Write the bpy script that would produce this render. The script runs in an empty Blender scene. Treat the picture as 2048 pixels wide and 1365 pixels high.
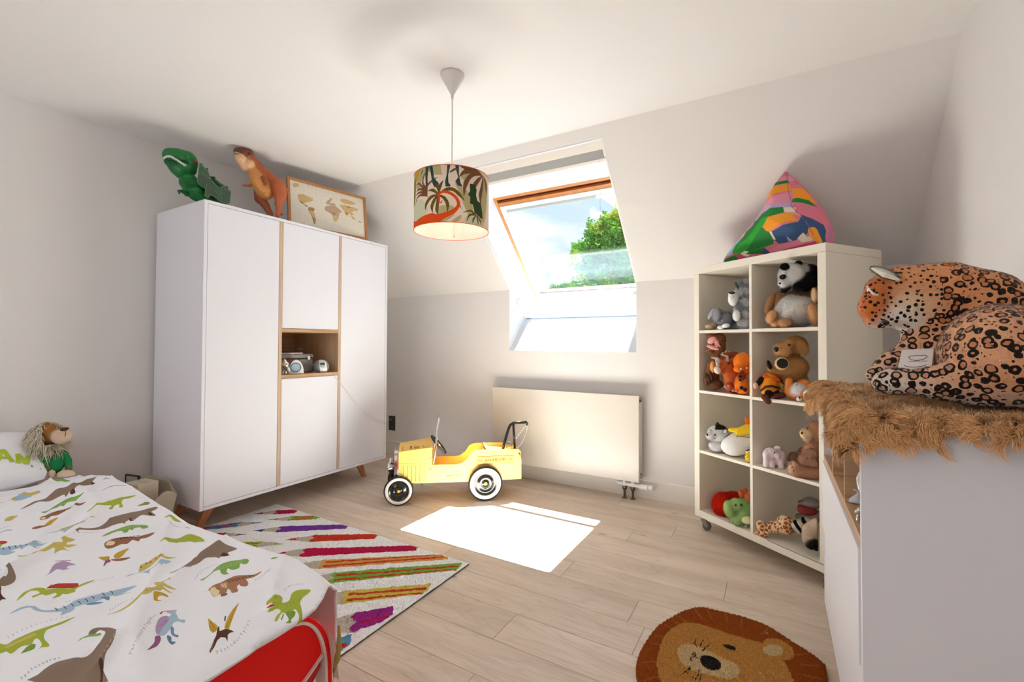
import bpy, math, random
import numpy as np
from mathutils import Vector, Matrix, Euler
from mathutils.geometry import delaunay_2d_cdt

random.seed(7); np.random.seed(7)
SC = bpy.context.scene
COL = SC.collection
PI = math.pi

# ---------------------------------------------------------------- camera, world, sun, exposure
cam_d = bpy.data.cameras.new('camera')
cam = bpy.data.objects.new('camera', cam_d)
COL.objects.link(cam)
SC.camera = cam
yaw, pitch, roll = math.radians(30.3703), math.radians(1.0269), math.radians(.2317)
fw = Vector((-math.sin(yaw)*math.cos(pitch), math.cos(yaw)*math.cos(pitch), math.sin(pitch)))
rt0 = Vector((math.cos(yaw), math.sin(yaw), 0)); up0 = rt0.cross(fw)
rt = rt0*math.cos(roll) + up0*math.sin(roll); up = up0*math.cos(roll) - rt0*math.sin(roll)
cam.matrix_world = Matrix(((rt.x, up.x, -fw.x, 0), (rt.y, up.y, -fw.y, 0), (rt.z, up.z, -fw.z, 1.115), (0, 0, 0, 1)))
cam_d.sensor_width = 36; cam_d.lens = 898.726/2048*36
cam_d.shift_y = -10.92/2048
cam_d.clip_start = .05; cam_d.clip_end = 200

def lin(h):
    if isinstance(h, str):
        h = h.lstrip('#'); c = [int(h[i:i+2], 16)/255 for i in (0, 2, 4)]
    else: c = h
    return tuple((x/12.92 if x <= .04045 else ((x+.055)/1.055)**2.4) for x in c) + (1,)

W = bpy.data.worlds.new('sky'); SC.world = W; W.use_nodes = True
wn = W.node_tree; wn.nodes.clear()
def wnode(t, **k):
    n = wn.nodes.new(t)
    for a, b in k.items(): setattr(n, a, b)
    return n
tc = wnode('ShaderNodeTexCoord'); sep = wnode('ShaderNodeSeparateXYZ')
wn.links.new(tc.outputs['Generated'], sep.inputs[0])
gr = wnode('ShaderNodeValToRGB')
wn.links.new(sep.outputs['Z'], gr.inputs[0])
gr.color_ramp.elements[0].position = .0; gr.color_ramp.elements[0].color = lin('#dfeaf4')
gr.color_ramp.elements[1].position = .8; gr.color_ramp.elements[1].color = lin('#9cc6ea')
e = gr.color_ramp.elements.new(.3); e.color = lin('#c8dff4')
mp = wnode('ShaderNodeMapping'); mp.inputs['Scale'].default_value = (1, 1, 2.6); mp.inputs['Location'].default_value = (.35, .1, .25)
wn.links.new(tc.outputs['Generated'], mp.inputs[0])
nz = wnode('ShaderNodeTexNoise'); nz.inputs['Scale'].default_value = 3.4; nz.inputs['Detail'].default_value = 8; nz.inputs['Roughness'].default_value = .55
wn.links.new(mp.outputs[0], nz.inputs['Vector'])
cr = wnode('ShaderNodeValToRGB'); cr.color_ramp.elements[0].position = .52; cr.color_ramp.elements[1].position = .66
wn.links.new(nz.outputs[0], cr.inputs[0])
mx = wnode('ShaderNodeMix', data_type='RGBA'); mx.inputs[7].default_value = lin('#fbfbfb')
wn.links.new(cr.outputs[0], mx.inputs[0]); wn.links.new(gr.outputs[0], mx.inputs[6])
bg = wnode('ShaderNodeBackground'); bg.inputs['Strength'].default_value = .95
wn.links.new(mx.outputs[2], bg.inputs[0])
wo = wnode('ShaderNodeOutputWorld'); wn.links.new(bg.outputs[0], wo.inputs[0])

sun_d = bpy.data.lights.new('sun', 'SUN'); sun_d.energy = 100; sun_d.angle = math.radians(.53); sun_d.color = (.79, .91, 1)
sun = bpy.data.objects.new('sun', sun_d); COL.objects.link(sun)
sun.rotation_euler = Vector((.012, .541, 1)).to_track_quat('Z', 'Y').to_euler()

# added soft fill panel behind the camera, stands in for an unseen window
fill_d = bpy.data.lights.new('fill_panel', 'AREA'); fill_d.shape = 'RECTANGLE'; fill_d.size = 1.5; fill_d.size_y = 1.1
fill_d.energy = 14; fill_d.color = (.93, .97, 1)
fill = bpy.data.objects.new('fill_panel', fill_d); COL.objects.link(fill)
fill.location = (-1.6, -1.8, 1.5); fill.rotation_euler = (math.radians(90), 0, 0)

vs = SC.view_settings
SC.display_settings.display_device = 'sRGB'
vs.view_transform = 'Standard'; vs.look = 'None'; vs.gamma = 1; vs.use_curve_mapping = False
vs.exposure = 0.43
cy = SC.cycles
cy.use_denoising = True; cy.max_bounces = 14; cy.diffuse_bounces = 8; cy.transparent_max_bounces = 12
cy.sample_clamp_indirect = 0
try:
    cy.use_guiding = True; cy.guiding_training_samples = 64
except Exception: pass

# ---------------------------------------------------------------- materials
MATS = {}
def mat(name, col=None, rough=.6, metal=0, spec=.5, bump=None, var=None, attr=False, coat=0, nattr=False, sheen=0, trans=0, emit=None, sub=0):
    """bump=(scale, distance); var=(scale, amount): value variation by noise; attr: colour from vertex attribute 'col'; nattr: shade with normals in attribute 'nrm'"""
    if name in MATS: return MATS[name]
    m = bpy.data.materials.new(name); m.use_nodes = True
    nt = m.node_tree; b = nt.nodes['Principled BSDF']; L = nt.links.new
    c = lin(col) if col is not None else (1, 1, 1, 1)
    b.inputs['Base Color'].default_value = c
    b.inputs['Roughness'].default_value = rough; b.inputs['Metallic'].default_value = metal
    b.inputs['Specular IOR Level'].default_value = spec
    b.inputs['Coat Weight'].default_value = coat; b.inputs['Sheen Weight'].default_value = sheen
    if trans: b.inputs['Transmission Weight'].default_value = trans
    src = None
    if attr:
        a = nt.nodes.new('ShaderNodeAttribute'); a.attribute_name = 'col'; src = a.outputs['Color']; L(src, b.inputs['Base Color'])
    if var:
        t = nt.nodes.new('ShaderNodeTexCoord'); n = nt.nodes.new('ShaderNodeTexNoise')
        n.inputs['Scale'].default_value = var[0]; n.inputs['Detail'].default_value = 4
        L(t.outputs['Object'], n.inputs['Vector'])
        mr = nt.nodes.new('ShaderNodeMapRange'); mr.inputs[1].default_value = .3; mr.inputs[2].default_value = .7
        mr.inputs[3].default_value = 1-var[1]; mr.inputs[4].default_value = 1+var[1]*.5
        L(n.outputs[0], mr.inputs[0])
        mm = nt.nodes.new('ShaderNodeMix'); mm.data_type = 'RGBA'; mm.blend_type = 'MULTIPLY'; mm.inputs[0].default_value = 1
        if src is not None: L(src, mm.inputs[6])
        else: mm.inputs[6].default_value = c
        L(mr.outputs[0], mm.inputs[7]); L(mm.outputs[2], b.inputs['Base Color'])
    if bump:
        t = nt.nodes.new('ShaderNodeTexCoord'); n = nt.nodes.new('ShaderNodeTexNoise')
        n.inputs['Scale'].default_value = bump[0]; n.inputs['Detail'].default_value = 3
        L(t.outputs['Object'], n.inputs['Vector'])
        bp = nt.nodes.new('ShaderNodeBump'); bp.inputs['Distance'].default_value = bump[1]; bp.inputs['Strength'].default_value = 1
        L(n.outputs[0], bp.inputs['Height']); L(bp.outputs[0], b.inputs['Normal'])
    if nattr:
        a = nt.nodes.new('ShaderNodeAttribute'); a.attribute_name = 'nrm'; L(a.outputs['Vector'], b.inputs['Normal'])
    if emit:
        b.inputs['Emission Color'].default_value = lin(emit[0]); b.inputs['Emission Strength'].default_value = emit[1]
    MATS[name] = m
    return m

# ---------------------------------------------------------------- object helpers
def link(o, parent=None, label=None, cat=None, group=None, kind=None):
    COL.objects.link(o)
    if parent is not None: o.parent = parent
    if label: o['label'] = label
    if cat: o['category'] = cat
    if group: o['group'] = group
    if kind: o['kind'] = kind
    return o
def empty(name, loc=(0, 0, 0), rz=0, label=None, cat=None, group=None):
    o = bpy.data.objects.new(name, None); o.empty_display_size = .05
    o.location = loc; o.rotation_euler = (0, 0, rz)
    return link(o, None, label, cat, group)

class MB:
    """collects geometry for ONE mesh object"""
    def __init__(s): s.v = []; s.f = []; s.m = []
    def add(s, vs, fs, mi=0):
        o = len(s.v); s.v += [tuple(x) for x in vs]; s.f += [tuple(i+o for i in f) for f in fs]; s.m += [mi]*len(fs); return s
    def box(s, x0, x1, y0, y1, z0, z1, mi=0, M=None):
        vs = [Vector((x, y, z)) for z in (z0, z1) for y in (y0, y1) for x in (x0, x1)]
        if M is not None: vs = [M @ v for v in vs]
        return s.add(vs, [(0, 2, 3, 1), (4, 5, 7, 6), (0, 1, 5, 4), (2, 6, 7, 3), (0, 4, 6, 2), (1, 3, 7, 5)], mi)
    def prism(s, poly, a, b, axis='x', mi=0, M=None):
        """poly in the plane perpendicular to axis, extruded from a to b"""
        def P(p, t): return {'x': (t, p[0], p[1]), 'y': (p[0], t, p[1]), 'z': (p[0], p[1], t)}[axis]
        n = len(poly); vs = [Vector(P(p, a)) for p in poly]+[Vector(P(p, b)) for p in poly]
        if M is not None: vs = [M @ v for v in vs]
        return s.add(vs, [tuple(range(n))[::-1], tuple(range(n, 2*n))]+[(i, (i+1) % n, n+(i+1) % n, n+i) for i in range(n)], mi)
    def tube(s, pts, r, seg=8, mi=0, cap=True):
        pts = [Vector(p) for p in pts]; n = len(pts)
        if not hasattr(r, '__len__'): r = [r]*n
        up_ = Vector((0, 0, 1)); vs = []; pn = None
        for i, p in enumerate(pts):
            t = (pts[min(i+1, n-1)]-pts[max(i-1, 0)]).normalized()
            if pn is None:
                a = t.cross(up_ if abs(t.z) < .9 else Vector((1, 0, 0))).normalized()
            else:
                a = (pn - t*pn.dot(t)).normalized()
            pn = a; b = t.cross(a)
            for k in range(seg):
                w = 2*PI*k/seg; vs.append(p+(a*math.cos(w)+b*math.sin(w))*r[i])
        fs = [(i*seg+k, i*seg+(k+1) % seg, (i+1)*seg+(k+1) % seg, (i+1)*seg+k) for i in range(n-1) for k in range(seg)]
        if cap: fs += [tuple(range(seg))[::-1], tuple((n-1)*seg+k for k in range(seg))]
        return s.add(vs, fs, mi)
    def lathe(s, prof, seg=32, mi=0, M=None, ang=2*PI):
        """prof: (r, z) list, about z"""
        vs = []; n = len(prof); full = abs(ang-2*PI) < 1e-6; cnt = seg if full else seg+1
        for k in range(cnt):
            w = ang*k/seg
            for r, z in prof: vs.append(Vector((r*math.cos(w), r*math.sin(w), z)))
        if M is not None: vs = [M @ v for v in vs]
        fs = []
        for k in range(seg):
            k2 = (k+1) % cnt
            for i in range(n-1):
                fs.append((k*n+i, k2*n+i, k2*n+i+1, k*n+i+1))
        return s.add(vs, fs, mi)
    def ball(s, c, r, seg=14, mi=0, M=None):
        if not hasattr(r, '__len__'): r = (r, r, r)
        c = Vector(c); n = seg//2; T = Matrix.Translation(c) @ (M if M is not None else Matrix.Identity(4)) @ Matrix.Diagonal((*r, 1))
        prof = [(math.sin(PI*i/n), -math.cos(PI*i/n)) for i in range(n+1)]
        prof[0] = (1e-4, -1); prof[-1] = (1e-4, 1)
        return s.lathe(prof, seg, mi, T)
    def build(s, name, mats, parent=None, smooth=False, bevel=0, **kw):
        me = bpy.data.meshes.new(name); me.from_pydata(s.v, [], s.f)
        if not isinstance(mats, (list, tuple)): mats = [mats]
        for m in mats: me.materials.append(m)
        if len(mats) > 1: me.polygons.foreach_set('material_index', s.m)
        if smooth: me.polygons.foreach_set('use_smooth', [True]*len(s.f))
        me.update()
        o = bpy.data.objects.new(name, me)
        if bevel:
            bv = o.modifiers.new('bevel', 'BEVEL'); bv.width = bevel; bv.segments = 2; bv.limit_method = 'ANGLE'; bv.angle_limit = math.radians(50)
            o.modifiers.new('wn', 'WEIGHTED_NORMAL')
        elif smooth == 'auto':
            pass
        return link(o, parent, **kw)

def smooth_by_angle(o, deg=40):
    try: o.data.set_sharp_from_angle(angle=math.radians(deg))
    except Exception: pass
    return o
# ---------------------------------------------------------------- soft bodies: smooth union of ellipsoids and cones, meshed with surface nets
def E3(c, r, rot=None, col='#ffffff', k=None): return dict(t='E', c=np.array(c, float), r=np.array(r if hasattr(r, '__len__') else (r,)*3, float), rot=rot, col=lin(col)[:3], k=k)
def C3(a, b, ra, rb=None, col='#ffffff', k=None): return dict(t='C', a=np.array(a, float), b=np.array(b, float), ra=ra, rb=ra if rb is None else rb, col=lin(col)[:3], k=k)
def rotm(x=0, y=0, z=0): return np.array(Euler((math.radians(x), math.radians(y), math.radians(z))).to_matrix())
def dist(p, P):
    if p['t'] == 'E':
        q = P-p['c']
        if p['rot'] is not None: q = q @ p['rot']
        k0 = np.linalg.norm(q/p['r'], axis=-1); k1 = np.linalg.norm(q/p['r']**2, axis=-1)+1e-9
        return k0*(k0-1)/k1
    ab = p['b']-p['a']; t = np.clip(((P-p['a']) @ ab)/(ab @ ab), 0, 1)
    return np.linalg.norm(P-(p['a']+t[..., None]*ab), axis=-1)-(p['ra']+(p['rb']-p['ra'])*t)
def smin(a, b, k):
    h = np.clip(.5+.5*(b-a)/k, 0, 1); return b*(1-h)+a*h-k*h*(1-h)
def nets(prims, n=48, k=.01, cut=None, colsoft=.004):
    lo = np.full(3, 1e9); hi = -lo
    for p in prims:
        if p['t'] == 'E': R = max(p['r']); lo = np.minimum(lo, p['c']-R); hi = np.maximum(hi, p['c']+R)
        else:
            for q, R in ((p['a'], p['ra']), (p['b'], p['rb'])): lo = np.minimum(lo, q-R); hi = np.maximum(hi, q+R)
    lo -= k; hi += k
    h = max(hi-lo)/n; lo -= 1.5*h; dims = np.ceil((hi-lo)/h).astype(int)+3
    ax = [lo[i]+h*np.arange(dims[i]) for i in range(3)]
    P = np.stack(np.meshgrid(*ax, indexing='ij'), -1)
    D = None
    for p in prims:
        d = dist(p, P); D = d if D is None else smin(D, d, p['k'] or k)
    if cut is not None: D = np.maximum(D, cut(P))
    S = D < 0
    cnt = np.zeros(dims-1); acc = np.zeros((*(dims-1), 3))
    for a in range(3):
        for o1 in (0, 1):
            for o2 in (0, 1):
                off = [0, 0, 0]; b, c = [i for i in range(3) if i != a]; off[b] = o1; off[c] = o2
                s0 = tuple(slice(off[i], off[i]+dims[i]-1) for i in range(3))
                off2 = list(off); off2[a] = 1; s1 = tuple(slice(off2[i], off2[i]+dims[i]-1) for i in range(3))
                d0, d1 = D[s0], D[s1]; x = (d0 < 0) != (d1 < 0)
                t = np.where(x, d0/np.where(x, d0-d1, 1), 0)
                for i in range(3): acc[..., i] += np.where(x, off[i]+(t if i == a else 0), 0)
                cnt += x
    act = cnt > 0; idx = -np.ones(act.shape, int); idx[act] = np.arange(act.sum())
    g = np.argwhere(act); V = lo+h*(g+acc[act]/cnt[act][:, None])
    F = []
    for a in range(3):
        b, c = (a+1) % 3, (a+2) % 3
        sl0 = [slice(None)]*3; sl1 = [slice(None)]*3; sl0[a] = slice(0, -1); sl1[a] = slice(1, None)
        s0, s1 = S[tuple(sl0)], S[tuple(sl1)]
        e = np.argwhere(s0 != s1); e = e[(e[:, b] > 0) & (e[:, c] > 0) & (e[:, b] < dims[b]-1) & (e[:, c] < dims[c]-1)]
        inside0 = s0[tuple(e.T)]
        def at(db, dc):
            q = e.copy(); q[:, b] -= db; q[:, c] -= dc; return idx[tuple(q.T)]
        q = np.stack([at(1, 1), at(0, 1), at(0, 0), at(1, 0)], 1)
        q[~inside0] = q[~inside0][:, ::-1]; F.append(q)
    F = np.concatenate(F); F = F[(F >= 0).all(1)]
    # colours by nearest primitive
    Dm = np.stack([dist(p, V) for p in prims], 1); w = np.exp(-(Dm-Dm.min(1, keepdims=True))/colsoft); w /= w.sum(1, keepdims=True)
    Cc = w @ np.array([p['col'] for p in prims])
    return V, F, Cc
def vnormals(V, F):
    n = np.cross(V[F[:, 2]]-V[F[:, 0]], V[F[:, 3 if F.shape[1] > 3 else 1]]-V[F[:, 1 if F.shape[1] > 3 else 0]])
    if F.shape[1] == 3: n = np.cross(V[F[:, 1]]-V[F[:, 0]], V[F[:, 2]]-V[F[:, 0]])
    N = np.zeros_like(V)
    for i in range(F.shape[1]): np.add.at(N, F[:, i], n)
    return N/(np.linalg.norm(N, axis=1, keepdims=True)+1e-12)
def npmesh(name, V, F, m, parent=None, col=None, nrm=None, smooth=True, mi=None, **kw):
    me = bpy.data.meshes.new(name)
    V = np.asarray(V, np.float32); F = np.asarray(F, np.int32); nf, k = F.shape
    me.vertices.add(len(V)); me.vertices.foreach_set('co', V.ravel())
    me.loops.add(nf*k); me.loops.foreach_set('vertex_index', F.ravel())
    me.polygons.add(nf); me.polygons.foreach_set('loop_start', np.arange(nf, dtype=np.int32)*k)
    for x in (m if isinstance(m, (list, tuple)) else [m]): me.materials.append(x)
    me.polygons.foreach_set('use_smooth', np.full(nf, bool(smooth)))
    if mi is not None: me.polygons.foreach_set('material_index', np.asarray(mi, np.int32))
    if col is not None:
        a = me.attributes.new('col', 'FLOAT_COLOR', 'POINT'); c = np.ones((len(V), 4), np.float32); cl = np.asarray(col); c[:, :cl.shape[1]] = cl; a.data.foreach_set('color', c.ravel())
    if nrm is not None:
        a = me.attributes.new('nrm', 'FLOAT_VECTOR', 'POINT'); a.data.foreach_set('vector', np.asarray(nrm, np.float32).ravel())
    me.update(calc_edges=True)
    return link(bpy.data.objects.new(name, me), parent, **kw)
def fur_geo(V, F, C, n, ln, wd, rs, lay=0., droop=0., curl=0., seg=1, jit=.24, sel=None, clump=0, tip=1.12, N=None, coh=False):
    """strands on the surface (V,F quads/tris); returns verts, tris, colour, normal"""
    if N is None: N = vnormals(V, F)
    if sel is not None: F = F[sel]
    T = np.concatenate([F[:, [0, 1, 2]], F[:, [0, 2, 3]]]) if F.shape[1] == 4 else F
    A = np.linalg.norm(np.cross(V[T[:, 1]]-V[T[:, 0]], V[T[:, 2]]-V[T[:, 0]]), axis=1); A = A/A.sum()
    t = rs.choice(len(T), n, p=A); u = rs.rand(n, 2); fl = u.sum(1) > 1; u[fl] = 1-u[fl]; w = np.stack([1-u.sum(1), u[:, 0], u[:, 1]], 1)[..., None]
    p = (V[T[t]]*w).sum(1); nn = (N[T[t]]*w).sum(1); nn /= np.linalg.norm(nn, axis=1, keepdims=True)+1e-9; c = (C[T[t]]*w).sum(1)
    c = c*(1+jit*(rs.rand(n, 1)-.5)*2)
    r = rs.randn(n, 3); tang = r-(r*nn).sum(1, keepdims=True)*nn; tang /= np.linalg.norm(tang, axis=1, keepdims=True)+1e-9
    if clump:
        # strands of one neighbourhood lean the same way
        cell = np.floor(p/clump); hsh = np.sin(cell @ np.array([12.9, 78.2, 37.7]))*43758.5
        ang = hsh-np.floor(hsh); ang2 = ang*6.283
        base = np.stack([np.cos(ang2), np.sin(ang2), np.sin(ang2*3)*.5], 1); base -= (base*nn).sum(1, keepdims=True)*nn
    else: base = 0
    L = ln*(.7+.6*rs.rand(n, 1)); d = nn+tang*(.35+lay)*(.45 if coh else 1)+(base*(1.3 if coh else .8) if clump else 0); d /= np.linalg.norm(d, axis=1, keepdims=True)
    sidev = np.cross(nn, rs.randn(n, 3)); sidev /= np.linalg.norm(sidev, axis=1, keepdims=True)+1e-9
    if seg == 1:
        P = np.stack([p-sidev*wd/2, p+sidev*wd/2, p+d*L+np.array([0, 0, -droop])*L], 1).reshape(-1, 3)
        Tn = np.arange(3*n).reshape(-1, 3)
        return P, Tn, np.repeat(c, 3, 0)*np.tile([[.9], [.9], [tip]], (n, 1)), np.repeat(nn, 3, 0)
    rows = []; q = p.copy(); ph = rs.rand(n, 1)*6.28; b2 = np.cross(d, sidev)
    if coh: ph = (ang2[:, None]*2.7+rs.rand(n, 1)*.9); cs = np.cross(d, base+1e-6); cs /= np.linalg.norm(cs, axis=1, keepdims=True)+1e-9; c1, c2 = cs, np.cross(d, cs)
    else: c1, c2 = sidev, b2
    for i in range(seg+1):
        f = i/seg; wv = wd*(1-.75*f)/2
        o = (c1*np.cos(ph+f*7)+c2*np.sin(ph+f*7))*curl*L*f
        pos = p+d*L*f*(1-.25*droop*f)+np.array([0, 0, -1.])*droop*L*f*f+o
        rows.append((pos-sidev*wv, pos+sidev*wv))
    P = np.stack([x for rr in rows for x in rr], 1).reshape(-1, 3); m = 2*(seg+1); base_i = (np.arange(n)*m)[:, None]
    tri = []
    for i in range(seg):
        a = 2*i; tri.append(base_i+np.array([[a, a+1, a+3]])); tri.append(base_i+np.array([[a, a+3, a+2]]))
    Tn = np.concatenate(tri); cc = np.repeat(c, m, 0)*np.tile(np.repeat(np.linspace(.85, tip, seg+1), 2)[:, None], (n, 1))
    return P, Tn, cc, np.repeat(nn, m, 0)
def fur(name, V, F, C, n, ln, wd, parent, rs=None, fm=None, **k):
    rs = rs or np.random.RandomState(5)
    P, T, c, nn = fur_geo(V, F, C, n, ln, wd, rs, **k)
    return npmesh(name, P, T, fm or M_FUR, parent, col=np.clip(c, 0, 1), nrm=nn, smooth=True, kind='stuff')
def mat_fur():
    m = bpy.data.materials.new('fur_strands'); m.use_nodes = True; nt = m.node_tree; b = nt.nodes['Principled BSDF']; L = nt.links.new
    a = nt.nodes.new('ShaderNodeAttribute'); a.attribute_name = 'col'; L(a.outputs['Color'], b.inputs['Base Color'])
    n = nt.nodes.new('ShaderNodeAttribute'); n.attribute_name = 'nrm'; v = nt.nodes.new('ShaderNodeVectorTransform'); v.vector_type = 'NORMAL'; v.convert_from = 'OBJECT'; v.convert_to = 'WORLD'
    g = nt.nodes.new('ShaderNodeNewGeometry'); mx = nt.nodes.new('ShaderNodeMix'); mx.data_type = 'VECTOR'; mx.inputs[0].default_value = .3
    L(n.outputs['Vector'], v.inputs[0]); L(v.outputs[0], mx.inputs[4]); L(g.outputs['Normal'], mx.inputs[5])
    nm = nt.nodes.new('ShaderNodeVectorMath'); nm.operation = 'NORMALIZE'; L(mx.outputs[1], nm.inputs[0]); L(nm.outputs[0], b.inputs['Normal'])
    b.inputs['Roughness'].default_value = .8; b.inputs['Specular IOR Level'].default_value = .15
    return m
M_FUR = mat_fur()
M_PLUSH = mat('plush', '#ffffff', rough=.95, spec=.1, attr=True, bump=(260, .0012))
M_VINYL = mat('toy_vinyl', '#ffffff', rough=.38, spec=.5, attr=True, bump=(70, .0018))
M_KNIT = mat('knit', '#ffffff', rough=.95, spec=.1, attr=True, bump=(500, .002))
M_EYE = mat('eye_black', '#0d0b0a', rough=.12)
RT = Matrix.Rotation(PI/2, 4, 'X')
def soft(name, prims, parent, n=44, k=.012, m=None, furn=0, ln=.008, wd=.0012, seed=5, cut=None, colfn=None, colsoft=.003, furkw=None, **kw):
    V, F, C = nets(prims, n, k, cut, colsoft)
    if colfn is not None: C = colfn(V, C)
    o = npmesh(name, V, F, m or M_PLUSH, parent, col=C, **kw)
    if furn: fur('fur', V, F, C, int(furn*1.5), ln*1.05, wd*1.0, o if parent is not None and name != 'body' else parent, np.random.RandomState(seed), **(furkw or {}))
    return o
def ball(name, c, r, m, parent, seg=14, M=None, **kw):
    return MB().ball(c, r, seg, M=M).build(name, m, parent, smooth=True, **kw)

# ---------------------------------------------------------------- flat prints cut into a surface (exact edges, one mesh)
def inpoly(P, poly):
    x, y = P[:, 0], P[:, 1]; r = np.zeros(len(P), bool); n = len(poly); j = n-1
    for i in range(n):
        xi, yi = poly[i]; xj, yj = poly[j]
        if yi != yj:
            r ^= ((yi > y) != (yj > y)) & (x < (xj-xi)*(y-yi)/(yj-yi)+xi)
        j = i
    return r
def printed(name, outline, shapes, mats, mapf, step, parent=None, smooth=True, jitter=.0, thick=None, extra=None, seed=1, base=0, **kw):
    """outline: polygon in 2D; shapes: (polygon, material index), later ones on top; mapf maps Nx2 -> Nx3"""
    rs = np.random.RandomState(seed)
    outline = np.array(outline, float)
    def dens(poly, st):
        out = []; n = len(poly)
        for i in range(n):
            a, b = np.array(poly[i], float), np.array(poly[(i+1) % n], float); m_ = max(1, int(np.ceil(np.linalg.norm(b-a)/st)))
            for q in range(m_): out.append(a+(b-a)*q/m_)
        return np.array(out)
    polys = [dens(outline, step)]
    for pg, _ in shapes:
        pg = dens(pg, step if not jitter else min(step, .012))
        if jitter: pg = pg+rs.randn(*pg.shape)*jitter
        polys.append(pg)
    x0, y0 = outline.min(0); x1, y1 = outline.max(0)
    gx, gy = np.meshgrid(np.arange(x0+step/2, x1, step), np.arange(y0+step/2, y1, step))
    G = np.stack([gx.ravel(), gy.ravel()], 1); G = G+(rs.rand(*G.shape)-.5)*step*.1; G = G[inpoly(G, outline)]
    pts = list(map(tuple, G)); edges = []
    for pg in polys:
        o = len(pts); pts += list(map(tuple, pg)); n = len(pg); edges += [(o+i, o+(i+1) % n) for i in range(n)]
    vv, ee, ff, *_ = delaunay_2d_cdt([Vector(p) for p in pts], edges, [], 0, 1e-7)
    V2 = np.array([tuple(v) for v in vv]); F = np.array([f for f in ff if len(f) == 3])
    ctr = V2[F].mean(1)
    keep = inpoly(ctr, polys[0]); F = F[keep]; ctr = ctr[keep]
    mi = np.full(len(F), base)
    for (pg0, k_), pg in zip(shapes, polys[1:]):
        a, b = pg.min(0), pg.max(0); c_ = np.where((ctr >= a).all(1) & (ctr <= b).all(1))[0]
        if len(c_): s_ = inpoly(ctr[c_], pg); mi[c_[s_]] = k_
    V = mapf(V2)
    d = np.cross(V2[F[:, 1]]-V2[F[:, 0]], V2[F[:, 2]]-V2[F[:, 0]]); F[d < 0] = F[d < 0][:, ::-1]
    o = npmesh(name, V, F, mats, parent, smooth=smooth, mi=mi, **kw)
    if thick:
        s_ = o.modifiers.new('thickness', 'SOLIDIFY'); s_.thickness = thick; s_.offset = -1; s_.use_rim = True
    return o, V2, F, V, mi
def smoothpoly(pts, n=4):
    """Catmull-Rom through the points (closed)"""
    P = np.array(pts, float); m_ = len(P); out = []
    for i in range(m_):
        a, b, c, d = P[i-1], P[i], P[(i+1) % m_], P[(i+2) % m_]
        for q in range(n):
            t = q/n; out.append(.5*((2*b)+(-a+c)*t+(2*a-5*b+4*c-d)*t*t+(-a+3*b-3*c+d)*t**3))
    return np.array(out)
def ellipse(cx, cy, rx, ry=None, a=0, n=20):
    ry = rx if ry is None else ry; a = math.radians(a)
    return [(cx+rx*math.cos(w)*math.cos(a)-ry*math.sin(w)*math.sin(a), cy+rx*math.cos(w)*math.sin(a)+ry*math.sin(w)*math.cos(a)) for w in [2*PI*i/n for i in range(n)]]
def stroke(pts, w, n=4, taper=None):
    """polygon along a polyline with width w (or per point)"""
    P = np.array(pts, float)
    if len(P) > 2 and n > 1:
        Q = []
        for i in range(len(P)-1):
            a = P[max(i-1, 0)]; b = P[i]; c = P[i+1]; d = P[min(i+2, len(P)-1)]
            for q in range(n): t = q/n; Q.append(.5*((2*b)+(-a+c)*t+(2*a-5*b+4*c-d)*t*t+(-a+3*b-3*c+d)*t**3))
        Q.append(P[-1]); ws = np.interp(np.linspace(0, 1, len(Q)), np.linspace(0, 1, len(P)), w) if hasattr(w, '__len__') else [w]*len(Q); P = np.array(Q)
    else: ws = w if hasattr(w, '__len__') else [w]*len(P)
    L_, R_ = [], []
    for i, p in enumerate(P):
        t = P[min(i+1, len(P)-1)]-P[max(i-1, 0)]; t = t/(np.linalg.norm(t)+1e-9); nn = np.array([-t[1], t[0]])
        L_.append(p+nn*ws[i]/2); R_.append(p-nn*ws[i]/2)
    return L_+R_[::-1]
# ---------------------------------------------------------------- letters as strokes (for signs and prints)
def text_obj(txt, size, m, parent, M, name='lettering', extrude=.0005, font_bold=0, align='CENTER', space=1.0, shear=0, **kw):
    cu = bpy.data.curves.new(name, 'FONT'); cu.body = txt; cu.size = size; cu.extrude = extrude; cu.align_x = align; cu.align_y = 'CENTER'; cu.space_character = space; cu.offset = font_bold; cu.shear = shear
    cu.resolution_u = 2; cu.materials.append(m)
    tmp = bpy.data.objects.new(name, cu); me = bpy.data.meshes.new_from_object(tmp); me.name = name
    bpy.data.objects.remove(tmp); o = bpy.data.objects.new(name, me); o.matrix_local = M
    return link(o, parent, **kw)
# pixel of the 2048 x 1365 picture -> point on a plane (used to measure where things stand)
CAMP = Vector((0, 0, 1.115))
def ray(px, py): return fw+rt*((px-1024)/898.726)-up*((py-671.58)/898.726)
def at(px, py, axis, val):
    d = ray(px, py); i = 'xyz'.index(axis); t = (val-CAMP[i])/d[i]; return CAMP+d*t
def fl(px, py, z=0): p = at(px, py, 'z', z); return (p.x, p.y)
class Frame:
    """local frame: origin o (x,y), x axis along ang, y axis to its left, z up"""
    def __init__(s, o, ang): s.o = Vector((*o, 0)); s.x = Vector((math.cos(ang), math.sin(ang), 0)); s.y = Vector((-math.sin(ang), math.cos(ang), 0))
    def at(s, px, py, yo):
        d = ray(px, py); P0 = s.o+s.y*yo; t = (P0-CAMP).dot(s.y)/d.dot(s.y); P = CAMP+d*t; return ((P-s.o).dot(s.x), P.z)
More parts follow.
